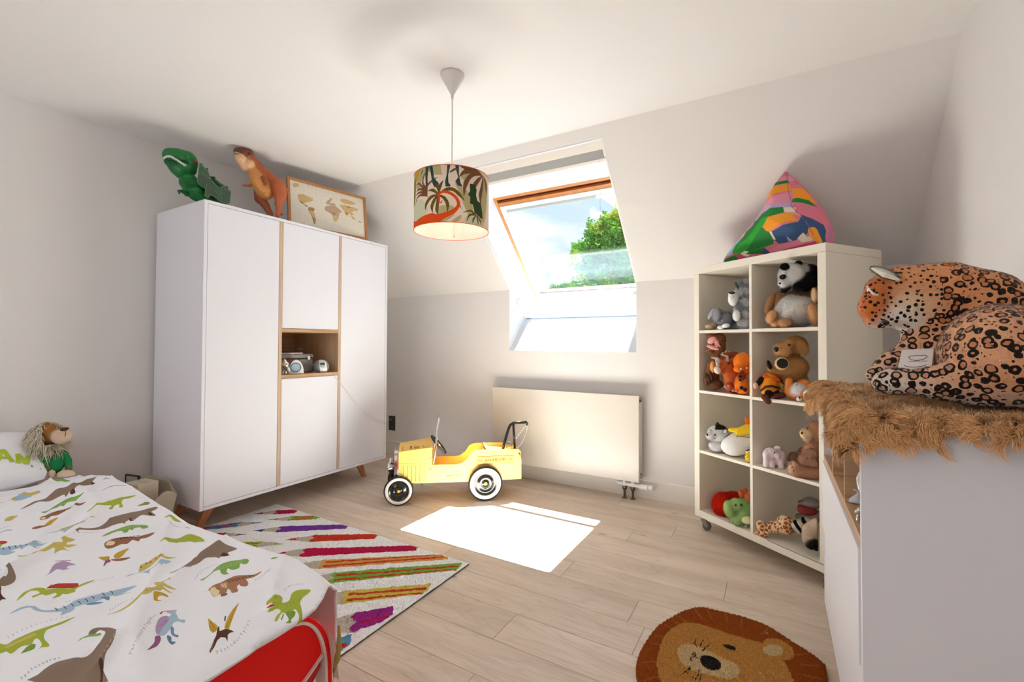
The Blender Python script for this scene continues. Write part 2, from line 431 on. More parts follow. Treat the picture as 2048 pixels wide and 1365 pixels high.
# ---------------------------------------------------------------- room shell
XL, XR, YW, YB, HC = -3.42, .665, 3.315, -1.9, 2.395
YS, ZK = 2.49, 1.575
M_WALL = mat('wall_paint', (.89, .88, .875), rough=.9, spec=.2, bump=(90, .0006), var=(1.5, .012))
M_CEIL = mat('ceiling_paint', (.92, .915, .91), rough=.9, spec=.2)
M_LIN = mat('lining_white', (.88, .89, .90), rough=.45)
M_TRIM = mat('trim_white', (.91, .895, .87), rough=.5)

RX0, RX1 = -1.972, -.877      # window recess
MB().box(XL-.2, XL, YB-.2, 4.0, -.1, 3.1).build('wall_left', M_WALL, kind='structure')
MB().box(XR, XR+.2, YB-.2, 4.0, -.1, 3.1).build('wall_right', M_WALL, kind='structure')
MB().box(XL-.2, XR+.2, YB-.2, YS, HC, HC+.56).build('ceiling', M_CEIL, kind='structure')
MB().box(XL, XR, YB-.2, YB, -.1, HC).build('wall_back', M_WALL, kind='structure')
kn = MB()
for a, b in ((XL, RX0), (RX1, XR)):
    kn.prism([(YW, -.1), (YW, ZK), (3.875, ZK), (4.0, 1.45), (4.0, -.1)], a, b)
kn.prism([(YW, -.1), (YW, 1.047), (3.81, 1.542), (4.0, 1.40), (4.0, -.1)], RX0, RX1)
kn.build('wall_window', M_WALL, kind='structure')
sl = MB()
for a, b in ((XL, RX0), (RX1, XR)):
    sl.prism([(YW, ZK), (YS, HC), (YS, HC+.56), (3.875, ZK)], a, b)
sl.prism([(2.544, 2.341), (YS, HC), (YS, HC+.56), (3.02, 2.43), (3.043, 2.301)], RX0, RX1)
sl.build('ceiling_slope', M_WALL, kind='structure')

# baseboards
def baseb(name, pts):
    m = MB()
    for (x0, y0, x1, y1) in pts:
        m.prism([(0, 0), (.012, 0), (.012, .128), (.008, .135), (0, .135)], 0, math.hypot(x1-x0, y1-y0), 'x',
                M=Matrix.Translation((x0, y0, 0)) @ Matrix.Rotation(math.atan2(y1-y0, x1-x0), 4, 'Z'))
    return m.build(name, M_TRIM, kind='structure')
baseb('baseboard_window', [(XR, YW, -.955, YW), (-.957, YW, XL, YW)])
baseb('baseboard_left', [(XL, YW, XL, YB)])
baseb('baseboard_right', [(XR, YB, XR, YW)])

# floor: slab and oak planks laid along the window wall
def oak_mat():
    m = bpy.data.materials.new('oak_plank'); m.use_nodes = True
    nt = m.node_tree; b = nt.nodes['Principled BSDF']; L = nt.links.new; N = nt.nodes.new
    t = N('ShaderNodeTexCoord'); oi = N('ShaderNodeObjectInfo')
    off = N('ShaderNodeVectorMath'); off.operation = 'SCALE'; off.inputs[0].default_value = (37, 19, 53)
    L(oi.outputs['Random'], off.inputs['Scale'])
    ad = N('ShaderNodeVectorMath'); ad.operation = 'ADD'; L(t.outputs['Object'], ad.inputs[0]); L(off.outputs[0], ad.inputs[1])
    def noise(sc, scale, det, dist=0, rough=.55):
        mp = N('ShaderNodeMapping'); mp.inputs['Scale'].default_value = sc; L(ad.outputs[0], mp.inputs[0])
        n = N('ShaderNodeTexNoise'); n.inputs['Scale'].default_value = scale; n.inputs['Detail'].default_value = det
        n.inputs['Distortion'].default_value = dist; n.inputs['Roughness'].default_value = rough
        L(mp.outputs[0], n.inputs['Vector']); return n.outputs[0]
    # cathedral grain: bands of a warped distance field
    mp = N('ShaderNodeMapping'); mp.inputs['Scale'].default_value = (1.1, 9, 1); L(ad.outputs[0], mp.inputs[0])
    n1 = N('ShaderNodeTexNoise'); n1.inputs['Scale'].default_value = 1.1; n1.inputs['Detail'].default_value = 2; L(mp.outputs[0], n1.inputs['Vector'])
    mu = N('ShaderNodeMath'); mu.operation = 'MULTIPLY'; mu.inputs[1].default_value = 26; L(n1.outputs[0], mu.inputs[0])
    fr = N('ShaderNodeMath'); fr.operation = 'PINGPONG'; fr.inputs[1].default_value = 1; L(mu.outputs[0], fr.inputs[0])
    pw = N('ShaderNodeMath'); pw.operation = 'POWER'; pw.inputs[1].default_value = 5; L(fr.outputs[0], pw.inputs[0])
    fine = noise((1.2, 45, 1), 7, 5)
    broad = noise((.8, 5, 1), 2, 2)
    ramp = N('ShaderNodeValToRGB'); L(broad, ramp.inputs[0])
    ramp.color_ramp.elements[0].position = .3; ramp.color_ramp.elements[0].color = lin('#d4c0ad')
    ramp.color_ramp.elements[1].position = .7; ramp.color_ramp.elements[1].color = lin('#e7d6c4')
    def mul(colsock, fac, dark, lo=0, hi=1):
        mr = N('ShaderNodeMapRange'); mr.inputs[1].default_value = lo; mr.inputs[2].default_value = hi
        mr.inputs[3].default_value = 1; mr.inputs[4].default_value = dark; L(fac, mr.inputs[0])
        x = N('ShaderNodeMix'); x.data_type = 'RGBA'; x.blend_type = 'MULTIPLY'; x.inputs[0].default_value = 1
        L(colsock, x.inputs[6]); L(mr.outputs[0], x.inputs[7]); return x.outputs[2]
    c = mul(ramp.outputs[0], pw.outputs[0], .87)
    c = mul(c, fine, .84, .45, .75)
    # knots
    mp2 = N('ShaderNodeMapping'); mp2.inputs['Scale'].default_value = (1.3, 3.2, 1); L(ad.outputs[0], mp2.inputs[0])
    vo = N('ShaderNodeTexVoronoi'); vo.inputs['Scale'].default_value = 1.9; L(mp2.outputs[0], vo.inputs['Vector'])
    c = mul(c, vo.outputs['Distance'], .55, .09, .02)
    # per-plank tone
    hs = N('ShaderNodeHueSaturation'); mr = N('ShaderNodeMapRange'); mr.inputs[3].default_value = .93; mr.inputs[4].default_value = 1.05
    L(oi.outputs['Random'], mr.inputs[0]); L(mr.outputs[0], hs.inputs['Value']); L(c, hs.inputs['Color'])
    L(hs.outputs[0], b.inputs['Base Color'])
    b.inputs['Roughness'].default_value = .42; b.inputs['Specular IOR Level'].default_value = .35
    bp = N('ShaderNodeBump'); bp.inputs['Distance'].default_value = .0006; L(fine, bp.inputs['Height']); L(bp.outputs[0], b.inputs['Normal'])
    return m
M_OAK = oak_mat()
M_SLAB = mat('floor_underlay', '#5a4332', rough=.9)
floor = MB().box(XL, XR, YB, YW, -.1, -.014).build('floor', M_SLAB, kind='structure')
PW = .1815; rows0 = 1.264
joints = {1.264: [-1.9, -.31], 1.4455: [-.926], 1.627: [-2.35, .32], 1.8085: [-.518], 1.99: [-.895], 2.1715: [-2.0, -.2],
          2.353: [-1.2], 2.5345: [-.737], 2.716: [-.525, -2.0], 2.8975: [-1.5], 3.079: [-.95, -2.6]}
plank_cache = {}
def plank(x0, x1, y0, y1):
    w, d = x1-x0-.0012, y1-y0-.0014; key = (round(w, 3), round(d, 3))
    if key not in plank_cache:
        c = .0012; a, b = w/2, d/2
        vs = []
        for (ax, by, z) in ((a, b, -.0139), (a, b, -c), (a-c, b-c, 0)):
            vs += [(-ax, -by, z), (ax, -by, z), (ax, by, z), (-ax, by, z)]
        fs = [(8, 9, 10, 11)]+[(i, (i+1) % 4, 4+(i+1) % 4, 4+i) for i in range(4)]+[(4+i, 4+(i+1) % 4, 8+(i+1) % 4, 8+i) for i in range(4)]+[(3, 2, 1, 0)]
        me = bpy.data.meshes.new('plank'); me.from_pydata(vs, [], fs); me.materials.append(M_OAK); plank_cache[key] = me
    o = bpy.data.objects.new('plank', plank_cache[key]); o.location = ((x0+x1)/2, (y0+y1)/2, 0)
    link(o, floor)
y = rows0-18*PW; k = 0
rng = random.Random(3)
while y < YW-.01:
    y0, y1 = max(y, YB), min(y+PW, YW)
    js = None
    for kk, v in joints.items():
        if abs(kk-y) < .01: js = sorted(v)
    if js is None: js = sorted([XL+.5+((k*.77) % 1.6), XL+.5+((k*.77) % 1.6)+1.75])
    xs = [XL]+js+[XR]
    # long boards are at most 2.2 m
    out = [xs[0]]
    for q in xs[1:]:
        while q-out[-1] > 2.2: out.append(out[-1]+1.9 if q-out[-1]-1.9 > .3 else out[-1]+1.4)
        out.append(q)
    if y1 > YB+.01:
        for a, b in zip(out, out[1:]):
            if b-a > .03: plank(a, b, y0, y1)
    y += PW; k += 1

# ---------------------------------------------------------------- roof window
U = Vector((0, -.7094, .7051)); Nn = Vector((0, .7051, .7094))
K0 = Vector((0, YW, ZK))
# frame in roof-plane coordinates: local x = X, local y = up the slope, local z = outward normal
def slopeM(off): return Matrix(((1, 0, 0, 0), (0, U.y, -Nn.y, 0), (0, U.z, -Nn.z, 0), (0, 0, 0, 1))) if False else \
    Matrix.Translation(K0+Nn*off) @ Matrix(((1, 0, 0, 0), (0, U.y, Nn.y, 0), (0, U.z, Nn.z, 0), (0, 0, 0, 1)))
win = empty('window_1', (-1.42, 3.3, 1.55)); win['kind'] = 'structure'
def wpart(mb, name, m, **k):
    o = mb.build(name, m, None, **k); o.parent = win; o.matrix_parent_inverse = Matrix.Translation((1.42, -3.3, -1.55)); return o
WOFF = .322
def s_of(y, z): return (Vector((0, y, z))-K0).dot(U)
S0, S1 = s_of(3.806, 1.538), s_of(3.043, 2.301)     # window frame bottom / top along the slope
# linings
M_WOOD = mat('pine_frame', '#cf8a4e', rough=.45, var=(20, .12))
M_WOODD = mat('pine_frame_dark', '#7a4a35', rough=.6)
t = .006
wpart(MB().prism([(YW-.001, 1.047), (3.815, 1.547), (3.815, 1.547+.008), (YW-.001, 1.047+.008)], RX0, RX1), 'lining', M_LIN)
wpart(MB().prism([(2.544, 2.341), (3.05, 2.297), (3.05, 2.289), (2.544, 2.333)], RX0, RX1), 'lining', M_LIN)
side = [(YW, 1.05), (YW, ZK), (2.54, 2.343), (3.05, 2.3), (3.815, 1.545)]
wpart(MB().prism(side, RX0, RX0+t), 'lining', M_LIN)
wpart(MB().prism(side, RX1-t, RX1), 'lining', M_LIN)
# outer wooden frame
Mw = slopeM(WOFF)
def ring(x0, x1, y0, y1, w, z0, z1, M, wt=None, wb=None):
    wt = w if wt is None else wt; wb = w if wb is None else wb
    return MB().box(x0, x0+w, y0, y1, z0, z1, M=M).box(x1-w, x1, y0, y1, z0, z1, M=M).box(x0+w, x1-w, y0, y0+wb, z0, z1, M=M).box(x0+w, x1-w, y1-wt, y1, z0, z1, M=M)
wpart(ring(RX0, RX1, S0, S1, .028, -.01, .09, Mw, wt=.03), 'frame', M_WOOD, bevel=.002)
wpart(MB().box(RX0+.028, RX1-.028, S1-.062, S1-.03, .035, .09, M=Mw), 'vent_gap', M_WOODD)
sx0, sx1, sy0, sy1 = RX0+.027, RX1-.027, S0+.029, S1-.061
wpart(ring(sx0, sx1, sy0, sy1, .022, -.002, .07, Mw, wt=.035, wb=.03), 'sash', M_WOOD, bevel=.002)
wpart(ring(sx0+.004, sx1-.004, sy0+.018, sy1-.03, .03, -.008, .03, Mw, wt=.035, wb=.012), 'sash_trim', M_LIN, bevel=.002)
gx0, gx1, gy0, gy1 = sx0+.029, sx1-.038, sy0+.031, sy1-.063
M_GASK = mat('gasket', '#5b6268', rough=.5)
wpart(ring(gx0, gx1, gy0, gy1, .004, .022, .034, Mw), 'gasket', M_GASK)
M_CLAD = mat('cladding_grey', '#c9ccd0', rough=.5)
wpart(ring(sx0-.01, sx1+.01, sy0-.01, sy1+.05, .034, .036, .066, Mw, wt=S1-.011-.531, wb=.034), 'cladding', M_CLAD)
# glass
mg = bpy.data.materials.new('glass'); mg.use_nodes = True; nt = mg.node_tree; nt.nodes.remove(nt.nodes['Principled BSDF'])
tr = nt.nodes.new('ShaderNodeBsdfTransparent'); tr.inputs[0].default_value = (.97, .98, .98, 1)
gl = nt.nodes.new('ShaderNodeBsdfGlossy'); gl.inputs['Roughness'].default_value = .02
fr = nt.nodes.new('ShaderNodeFresnel'); fr.inputs[0].default_value = 1.25
ms = nt.nodes.new('ShaderNodeMixShader'); nt.links.new(fr.outputs[0], ms.inputs[0]); nt.links.new(tr.outputs[0], ms.inputs[1]); nt.links.new(gl.outputs[0], ms.inputs[2])
nt.links.new(ms.outputs[0], nt.nodes['Material Output'].inputs[0])
wpart(MB().box(gx0, gx1, gy0, gy1, .028, .032, M=Mw), 'pane', mg)
# insect screen frame (cassette on top, rails, pleated screen between bottom rail and middle rail)
Ms = slopeM(.035)
sb, sm = s_of(3.625, 1.315), s_of(3.443, 1.497)
st = s_of(2.60, 2.34)
M_RAIL = mat('screen_rail_white', '#e9e4dc', rough=.4)
wpart(MB().box(RX0+t, RX0+.022, sb-.01, st, -.012, .012, M=Ms), 'screen_rail', M_RAIL, bevel=.002)
wpart(MB().box(RX1-.022, RX1-t, sb-.01, st, -.012, .012, M=Ms), 'screen_rail', M_RAIL, bevel=.002)
wpart(MB().box(RX0+.022, RX1-.022, sb-.012, sb+.004, -.012, .012, M=Ms), 'bottom_rail', M_RAIL, bevel=.002)
wpart(MB().box(RX0+.012, RX1-.012, sm-.014, sm+.014, -.018, .018, M=Ms), 'middle_rail', M_RAIL, bevel=.003)
# cassette and gathered grey pleats
c0 = s_of(2.682, 2.258)
wpart(MB().box(RX0+.004, RX1-.004, c0+.082, st+.03, -.03, .012, M=Ms), 'blind_cassette', M_RAIL, bevel=.003)
wpart(MB().box(RX0+.012, RX1-.012, c0, c0+.022, -.018, .012, M=Ms), 'blind_rail', M_RAIL, bevel=.003)
pl_ = MB(); n = 26
for i in range(n):
    a = c0+.022+.06*i/n; b = c0+.022+.06*(i+1)/n
    pl_.prism([(a, -.004), ((a+b)/2, -.014), (b, -.004), (b, .006), (a, .006)], RX0+.016, RX1-.03, M=Ms)
M_GREY = mat('blind_grey', '#ebebea', rough=.9)
wpart(pl_, 'blind_fabric', M_GREY)
# pleated, half-transparent screen
msn = bpy.data.materials.new('screen_mesh'); msn.use_nodes = True; nt = msn.node_tree; nt.nodes.remove(nt.nodes['Principled BSDF'])
a1 = nt.nodes.new('ShaderNodeBsdfTransparent'); a2 = nt.nodes.new('ShaderNodeBsdfDiffuse'); a2.inputs[0].default_value = (.62, .63, .70, 1)
a3 = nt.nodes.new('ShaderNodeMixShader'); a3.inputs[0].default_value = .86
nt.links.new(a1.outputs[0], a3.inputs[1]); nt.links.new(a2.outputs[0], a3.inputs[2]); nt.links.new(a3.outputs[0], nt.nodes['Material Output'].inputs[0])
msd = msn.copy(); msd.name = 'screen_mesh_dark'; [setattr(q.inputs[0], 'default_value', .9) for q in msd.node_tree.nodes if q.type == 'MIX_SHADER']; [setattr(q.inputs[0], 'default_value', (.30, .31, .36, 1)) for q in msd.node_tree.nodes if q.type == 'BSDF_DIFFUSE']
wpart(MB().add([Ms @ Vector((x, s_, -.004)) for s_ in (sb+.004, sb+.05) for x in (RX0+.02, RX1-.02)], [(0, 1, 3, 2)]), 'gathered_screen', msd)
ps = MB(); n = 18; vv = []; 
for i in range(n+1):
    s_ = sb+.004+(sm-.012-sb-.004)*i/n; zz = .006 if i % 2 else -.006
    for x in (RX0+.02, RX1-.02): vv.append(Ms @ Vector((x, s_, zz)))
ps.add(vv, [(2*i, 2*i+1, 2*i+3, 2*i+2) for i in range(n)])
wpart(ps, 'pleated_screen', msn)
# pull cord
wpart(MB().tube([Ms @ Vector((RX1-.035, c0+.09, -.03)), (-.93, 2.66, 2.2), (-.935, 2.67, 2.0), (-.932, 2.67, 1.915)], .0008, 5)
      .ball((-.932, 2.67, 1.91), (.004, .004, .008), 8), 'pull_cord', mat('cord_grey', '#8f8f8f'))

# outside: earth below, tree
# ---------------------------------------------------------------- shared furniture materials
M_LACQ = mat('white_lacquer', (.90, .905, .935), rough=.45, spec=.4)
M_BK = mat('warm_white_foil', (.915, .89, .835), rough=.45, spec=.4)
M_CHROME = mat('chrome', (.9, .9, .9), rough=.12, metal=1)
M_BLACKM = mat('black_metal', '#151515', rough=.3)
M_BLACKP = mat('black_plastic', '#1b1a19', rough=.5)
M_RUB = mat('grey_rubber', '#6f6d6a', rough=.6)
M_GREYP = mat('grey_plastic', '#8b8f94', rough=.45)
M_WHITEP = mat('white_plastic', '#eef0f2', rough=.35)
def grain_mat(name, c1, c2, axis=(1, 30, 30), scale=3):
    m = bpy.data.materials.new(name); m.use_nodes = True; nt = m.node_tree; b = nt.nodes['Principled BSDF']; L = nt.links.new
    t = nt.nodes.new('ShaderNodeTexCoord'); mp = nt.nodes.new('ShaderNodeMapping'); mp.inputs['Scale'].default_value = axis
    n = nt.nodes.new('ShaderNodeTexNoise'); n.inputs['Scale'].default_value = scale; n.inputs['Detail'].default_value = 5
    r = nt.nodes.new('ShaderNodeValToRGB'); r.color_ramp.elements[0].position = .35; r.color_ramp.elements[1].position = .65
    r.color_ramp.elements[0].color = lin(c1); r.color_ramp.elements[1].color = lin(c2)
    L(t.outputs['Object'], mp.inputs[0]); L(mp.outputs[0], n.inputs['Vector']); L(n.outputs[0], r.inputs[0]); L(r.outputs[0], b.inputs['Base Color'])
    b.inputs['Roughness'].default_value = .5
    return m
M_OAKF = grain_mat('oak_veneer', '#b08a63', '#c9a683', (30, 1, 30))
M_BEECH = grain_mat('beech', '#b5734a', '#cb8b5e', (30, 30, 2))
M_OAKV = grain_mat('oak_veneer_upright', '#c0a184', '#d3b89c', (30, 30, 1))

# ---------------------------------------------------------------- wardrobe
wx0, wx1, wy0, wy1, wz0, wz1 = -3.385, -2.80, 1.309, 2.710, .16, 1.932
wd_ = empty('wardrobe', (wx0, wy0, 0), label='large white wardrobe with oak strips, open niche and splayed wooden legs', cat='wardrobe')
IW = Matrix.Translation((-wx0, -wy0, 0))
def wp(mb, name, m, parent=None, **k):
    o = mb.build(name, m, None, **k); o.parent = parent or wd_
    if parent is None: o.matrix_parent_inverse = IW
    return o
T_ = .018
wp(MB().box(wx0, wx1, wy0, wy0+T_, wz0, wz1), 'side_panel', M_LACQ, bevel=.001)
wp(MB().box(wx0, wx1, wy1-T_, wy1, wz0, wz1), 'side_panel', M_LACQ, bevel=.001)
wp(MB().box(wx0, wx1, wy0+T_, wy1-T_, wz1-T_, wz1), 'top_panel', M_LACQ, bevel=.001)
wp(MB().box(wx0, wx1, wy0+T_, wy1-T_, wz0, wz0+T_), 'bottom_panel', M_LACQ, bevel=.001)
wp(MB().box(wx0, wx0+.006, wy0+T_, wy1-T_, wz0+T_, wz1-T_), 'back_panel', M_LACQ)
za, zb = wz0+T_, wz1-T_
D1a, D1b, D2a, D2b = 1.763, 1.785, 2.228, 2.249
wp(MB().box(wx0+.006, wx1-.001, D1a, D1b, za, zb), 'divider', M_OAKV)
wp(MB().box(wx0+.006, wx1-.001, D2a, D2b, za, zb), 'divider', M_OAKV)
nz0, nz1 = .900, 1.187
wp(MB().box(wx0+.006, wx1-.001, D1b, D2a, nz0-.023, nz0), 'niche_shelf', M_OAKF)
wp(MB().box(wx0+.006, wx1-.001, D1b, D2a, nz1, nz1+.023), 'niche_shelf', M_OAKF)
wp(MB().box(wx0+.05, wx0+.06, D1b, D2a, nz0, nz1), 'niche_back', M_OAKF)
g_ = .0022
def door(y0, y1, z0, z1, inset=.0015): wp(MB().box(wx1-.018-inset, wx1-inset, y0+g_, y1-g_, z0+g_, z1-g_), 'door', M_LACQ, bevel=.0012)
door(wy0+T_, D1a, za, zb); door(D2b, wy1-T_, za, zb)
door(D1b, D2a, nz1+.023, zb); door(D1b, D2a, za, nz0-.023)
for (lx, ly, dx, dy) in ((wx1-.165, wy0+.15, -.012, -.075), (wx1-.165, wy1-.15, -.012, .075), (wx0+.12, wy0+.16, -.01, -.075), (wx0+.12, wy1-.16, -.01, .075)):
    m_ = MB(); a, b = .034, .018
    top = [(lx-a*.5, ly-a), (lx+a*.5, ly-a), (lx+a*.5, ly+a), (lx-a*.5, ly+a)]; cx, cyy = lx+dx, ly+dy
    bot = [(cx-b*.6, cyy-b), (cx+b*.6, cyy-b), (cx+b*.6, cyy+b), (cx-b*.6, cyy+b)]
    m_.add([(*p, wz0-.001) for p in top]+[(*p, .0015) for p in bot], [(0, 1, 2, 3), (7, 6, 5, 4)]+[(i, 4+i, 4+(i+1) % 4, (i+1) % 4) for i in range(4)])
    wp(m_, 'leg', M_BEECH, bevel=.003)

# ---------------------------------------------------------------- bookcase on castors
ang = math.atan2(-.461, .628); BA = (-.428, 2.935)
BW, BD, BZ0, BZ1, BO, BI = .779, .43, .08, 1.582, .04, .016
bk = empty('cube_bookcase', (BA[0], BA[1], 0), ang, label='tall cream white cube bookcase on castors, eight compartments full of soft toys', cat='bookcase')
def bp(mb, name, m=M_BK, **k): return mb.build(name, m, bk, **k)
bp(MB().box(0, BW, 0, BD, BZ1-BO, BZ1), 'top_panel', bevel=.0015)
bp(MB().box(0, BW, 0, BD, BZ0, BZ0+BO), 'bottom_panel', bevel=.0015)
bp(MB().box(0, BO-.002, 0, BD, BZ0+BO+.0005, BZ1-BO-.001), 'side_panel', bevel=.001)
bp(MB().box(BW-BO+.002, BW, 0, BD, BZ0+BO+.0005, BZ1-BO-.001), 'side_panel', bevel=.001)
bcx = BW/2
bp(MB().box(bcx-BI/2, bcx+BI/2, .001, BD-.002, BZ0+BO, BZ1-BO), 'divider', bevel=.001)
CH = (BZ1-BZ0-2*BO-3*BI)/4
shelfz = [BZ0+BO+i*(CH+BI) for i in range(4)]        # floor height of each row (0 = lowest)
for i in range(1, 4):
    for x0, x1 in ((BO-.002, bcx-BI/2), (bcx+BI/2, BW-BO+.002)):
        bp(MB().box(x0, x1, .001, BD-.002, shelfz[i]-BI, shelfz[i]), 'shelf', bevel=.001)
# torn foil along the lowest edge
bp(MB().box(bcx+.09, BW-.02, -.0006, .004, BZ0+BO-.0035, BZ0+BO-.001), 'edge_crack', mat('dark_gap', '#3a342f'))
M_STEEL = mat('zinc', '#a8a6a2', rough=.35, metal=1)
for (x, y_, rz) in ((.035, .03, 40), (BW-.035, .03, -35), (.035, BD-.04, 10), (BW-.035, BD-.04, 70)):
    R_ = Matrix.Translation((x, y_, 0)) @ Matrix.Rotation(math.radians(rz), 4, 'Z')
    c_ = empty('castor'); c_.parent = bk; c_.matrix_parent_inverse = Matrix.Identity(4); c_.matrix_local = R_
    MB().box(-.022, .022, -.022, .022, .0765, .079).lathe([(.001, .064), (.014, .064), (.014, .077), (.001, .077)], 16).build('mount_plate', M_STEEL, c_)
    MB().prism([(-.014, .064), (.014, .064), (.03, .028), (.022, .02), (.008, .026)], .0145, .0165, 'y').prism([(-.014, .064), (.014, .064), (.03, .028), (.022, .02), (.008, .026)], -.0165, -.0145, 'y').box(-.012, .012, -.0165, .0165, .062, .0645).build('fork', M_STEEL, c_)
    MB().lathe([(.006, -.012), (.019, -.012), (.024, -.0095), (.0255, 0), (.024, .0095), (.019, .012), (.006, .012)], 24, M=Matrix.Translation((.021, 0, .0258)) @ Matrix.Rotation(PI/2, 4, 'X')).build('wheel', M_RUB, c_, smooth=True)
    MB().lathe([(.0001, -.0175), (.004, -.0175), (.004, .0175), (.0001, .0175)], 10, M=Matrix.Translation((.021, 0, .0258)) @ Matrix.Rotation(PI/2, 4, 'X')).build('axle', M_STEEL, c_)

# ---------------------------------------------------------------- radiator
M_RAD = mat('radiator_enamel', '#cfc8bf', rough=.28, spec=.5)
ra = empty('radiator', (-1.45, 3.25, .135), label='flat cream panel radiator on the wall below the roof window', cat='radiator')
IR = Matrix.Translation((1.45, -3.25, -.135))
def rp(mb, name, m=M_RAD, **k):
    o = mb.build(name, m, None, **k); o.parent = ra; o.matrix_parent_inverse = IR; return o
rx0, rx1, ry0, ry1, rz0, rz1 = -2.066, -.834, 3.2, 3.29, .135, .748
rp(MB().box(rx0, rx1, ry0, ry0+.012, rz0, rz1), 'front_panel', bevel=.003)
rp(MB().box(rx0, rx1, ry1-.01, ry1, rz0+.005, rz1-.004), 'rear_panel')
sd = MB().box(rx1-.002, rx1, ry0+.012, ry1-.01, rz0+.035, rz1-.05)
rp(sd, 'side_cover'); rp(MB().box(rx0, rx0+.002, ry0+.012, ry1-.01, rz0+.01, rz1-.01), 'side_cover')
gm = MB()
for i in range(40):
    x = rx0+.012+i*(rx1-rx0-.03)/40
    gm.box(x, x+.021, ry0+.014, ry1-.012, rz1-.012, rz1-.009)
rp(gm, 'top_grille', mat('radiator_grille', '#cfcac2', rough=.5))
fins = MB()
for i in range(34):
    x = rx0+.02+i*(rx1-rx0-.04)/34; fins.box(x, x+.002, ry0+.02, ry1-.02, rz0+.02, rz1-.03)
rp(fins, 'convector_fins', M_GREYP)
rp(MB().tube([(rx1-.02, ry0+.05, rz1-.035), (rx1+.004, ry0+.05, rz1-.035)], .012, 14), 'vent_plug', mat('brass_plug', '#8a7f73', rough=.3, metal=.8))
rp(MB().tube([(rx1-.02, ry0+.05, rz0+.05), (rx1+.004, ry0+.05, rz0+.05)], .010, 14), 'vent_plug', MATS['brass_plug'])
rp(MB().tube([(rx1-.155, ry0+.045, .105), (rx1-.01, ry0+.045, .100)], .014, 14).tube([(rx1-.115, ry0+.045, .14), (rx1-.115, ry0+.045, .09)], .013, 12)
   .tube([(rx1-.055, ry0+.045, .14), (rx1-.055, ry0+.045, .085)], .013, 12).tube([(rx1-.17, ry0+.045, .107), (rx1-.155, ry0+.045, .106)], .009, 10), 'valve_body', M_WHITEP, smooth=False)
rp(MB().lathe([(.001, 0), (.015, 0), (.0195, .02), (.02, .062), (.018, .066), (.001, .066)], 24, M=Matrix.Translation((rx1-.015, ry0+.045, .0995)) @ Matrix.Rotation(PI/2, 4, 'Y')), 'thermostat_sleeve', M_WHITEP, smooth=False, bevel=.001)
rp(MB().lathe([(.001, .069), (.0185, .069), (.0195, .073), (.0195, .098), (.016, .102), (.001, .102)], 24, M=Matrix.Translation((rx1-.015, ry0+.045, .0995)) @ Matrix.Rotation(PI/2, 4, 'Y')), 'thermostat_knob', M_WHITEP)
M_PIPE = mat('dull_brass_pipe', '#6d6350', rough=.4, metal=.8)
for x in (rx1-.115, rx1-.055):
    rp(MB().lathe([(.001, .0885), (.0165, .0885), (.018, .078), (.016, .066), (.0085, .056), (.008, .004), (.018, .004), (.02, .0015), (.001, .0015)], 20, M=Matrix.Translation((x, ry0+.045, 0))), 'pipe', M_PIPE)

# ---------------------------------------------------------------- double socket
so = empty('wall_socket', (-3.337, YW, .236), label='black double wall socket beside the wardrobe, above the skirting', cat='socket')
M_SOC = mat('socket_black', '#1d1c1b', rough=.35)
MB().box(-.042, .042, -.009, -.0005, 0, .145).build('frame', M_SOC, so, bevel=.003)
for z in (.037, .108):
    Mx = Matrix.Translation((0, -.0091, z)) @ Matrix.Rotation(PI/2, 4, 'X')
    o = MB().lathe([(.0001, .0002), (.0188, .0002), (.0196, .0012), (.0215, .0012), (.0225, .0003), (.0225, -.001)], 28, M=Mx).build('socket_insert', mat('socket_insert', '#2b2a29', rough=.3), so)
    MB().lathe([(.0001, .0006), (.0024, .0006), (.0024, -.001)], 10, M=Mx @ Matrix.Translation((.0095, 0, 0))).lathe([(.0001, .0006), (.0024, .0006), (.0024, -.001)], 10, M=Mx @ Matrix.Translation((-.0095, 0, 0))).build('pin_hole', mat('hole', '#050505', rough=.9), o)

# ---------------------------------------------------------------- dresser on the right
dx0, dx1, dy0, dy1, dz0, dz1 = .153, .64, 1.185, 2.055, .16, .952
dr = empty('dresser', (dx0, dy0, 0), label='white dresser with oak niches against the right wall, fur throw on top', cat='dresser')
ID = Matrix.Translation((-dx0, -dy0, 0))
def dp(mb, name, m=M_LACQ, **k):
    o = mb.build(name, m, None, **k); o.parent = dr; o.matrix_parent_inverse = ID; return o
dp(MB().box(dx0, dx1, dy0, dy0+T_, dz0, dz1), 'side_panel', bevel=.001)
dp(MB().box(dx0, dx1, dy1-T_, dy1, dz0, dz1), 'side_panel', bevel=.001)
dp(MB().box(dx0, dx1, dy0+T_, dy1-T_, dz1-T_, dz1), 'top_panel', bevel=.001)
dp(MB().box(dx0, dx1, dy0+T_, dy1-T_, dz0, dz0+T_), 'bottom_panel', bevel=.001)
dp(MB().box(dx1-.006, dx1, dy0+T_, dy1-T_, dz0+T_, dz1-T_), 'back_panel')
M_OAKD = grain_mat('oak_veneer_dresser', '#a88460', '#c3a07b', (1, 30, 30))
dp(MB().box(dx0+.001, dx1-.006, dy0+T_, dy1-T_, .684, .706), 'niche_shelf', M_OAKF)
for yy in (1.735, 1.455): dp(MB().box(dx0+.001, dx1-.006, yy, yy+.016, .706, dz1-T_), 'divider', M_OAKD)
dp(MB().box(dx1-.016, dx1-.006, dy0+T_, dy1-T_, .706, dz1-T_), 'niche_back', M_OAKD)
dp(MB().box(dx0-.004, dx0+.014, dy0+T_+.004, dy1-.004, .436, .682), 'drawer', bevel=.0015)
dp(MB().box(dx0+.001, dx0+.018, dy0+T_+.003, dy1-T_-.003, dz0+T_+.003, .43), 'drawer', bevel=.0015)
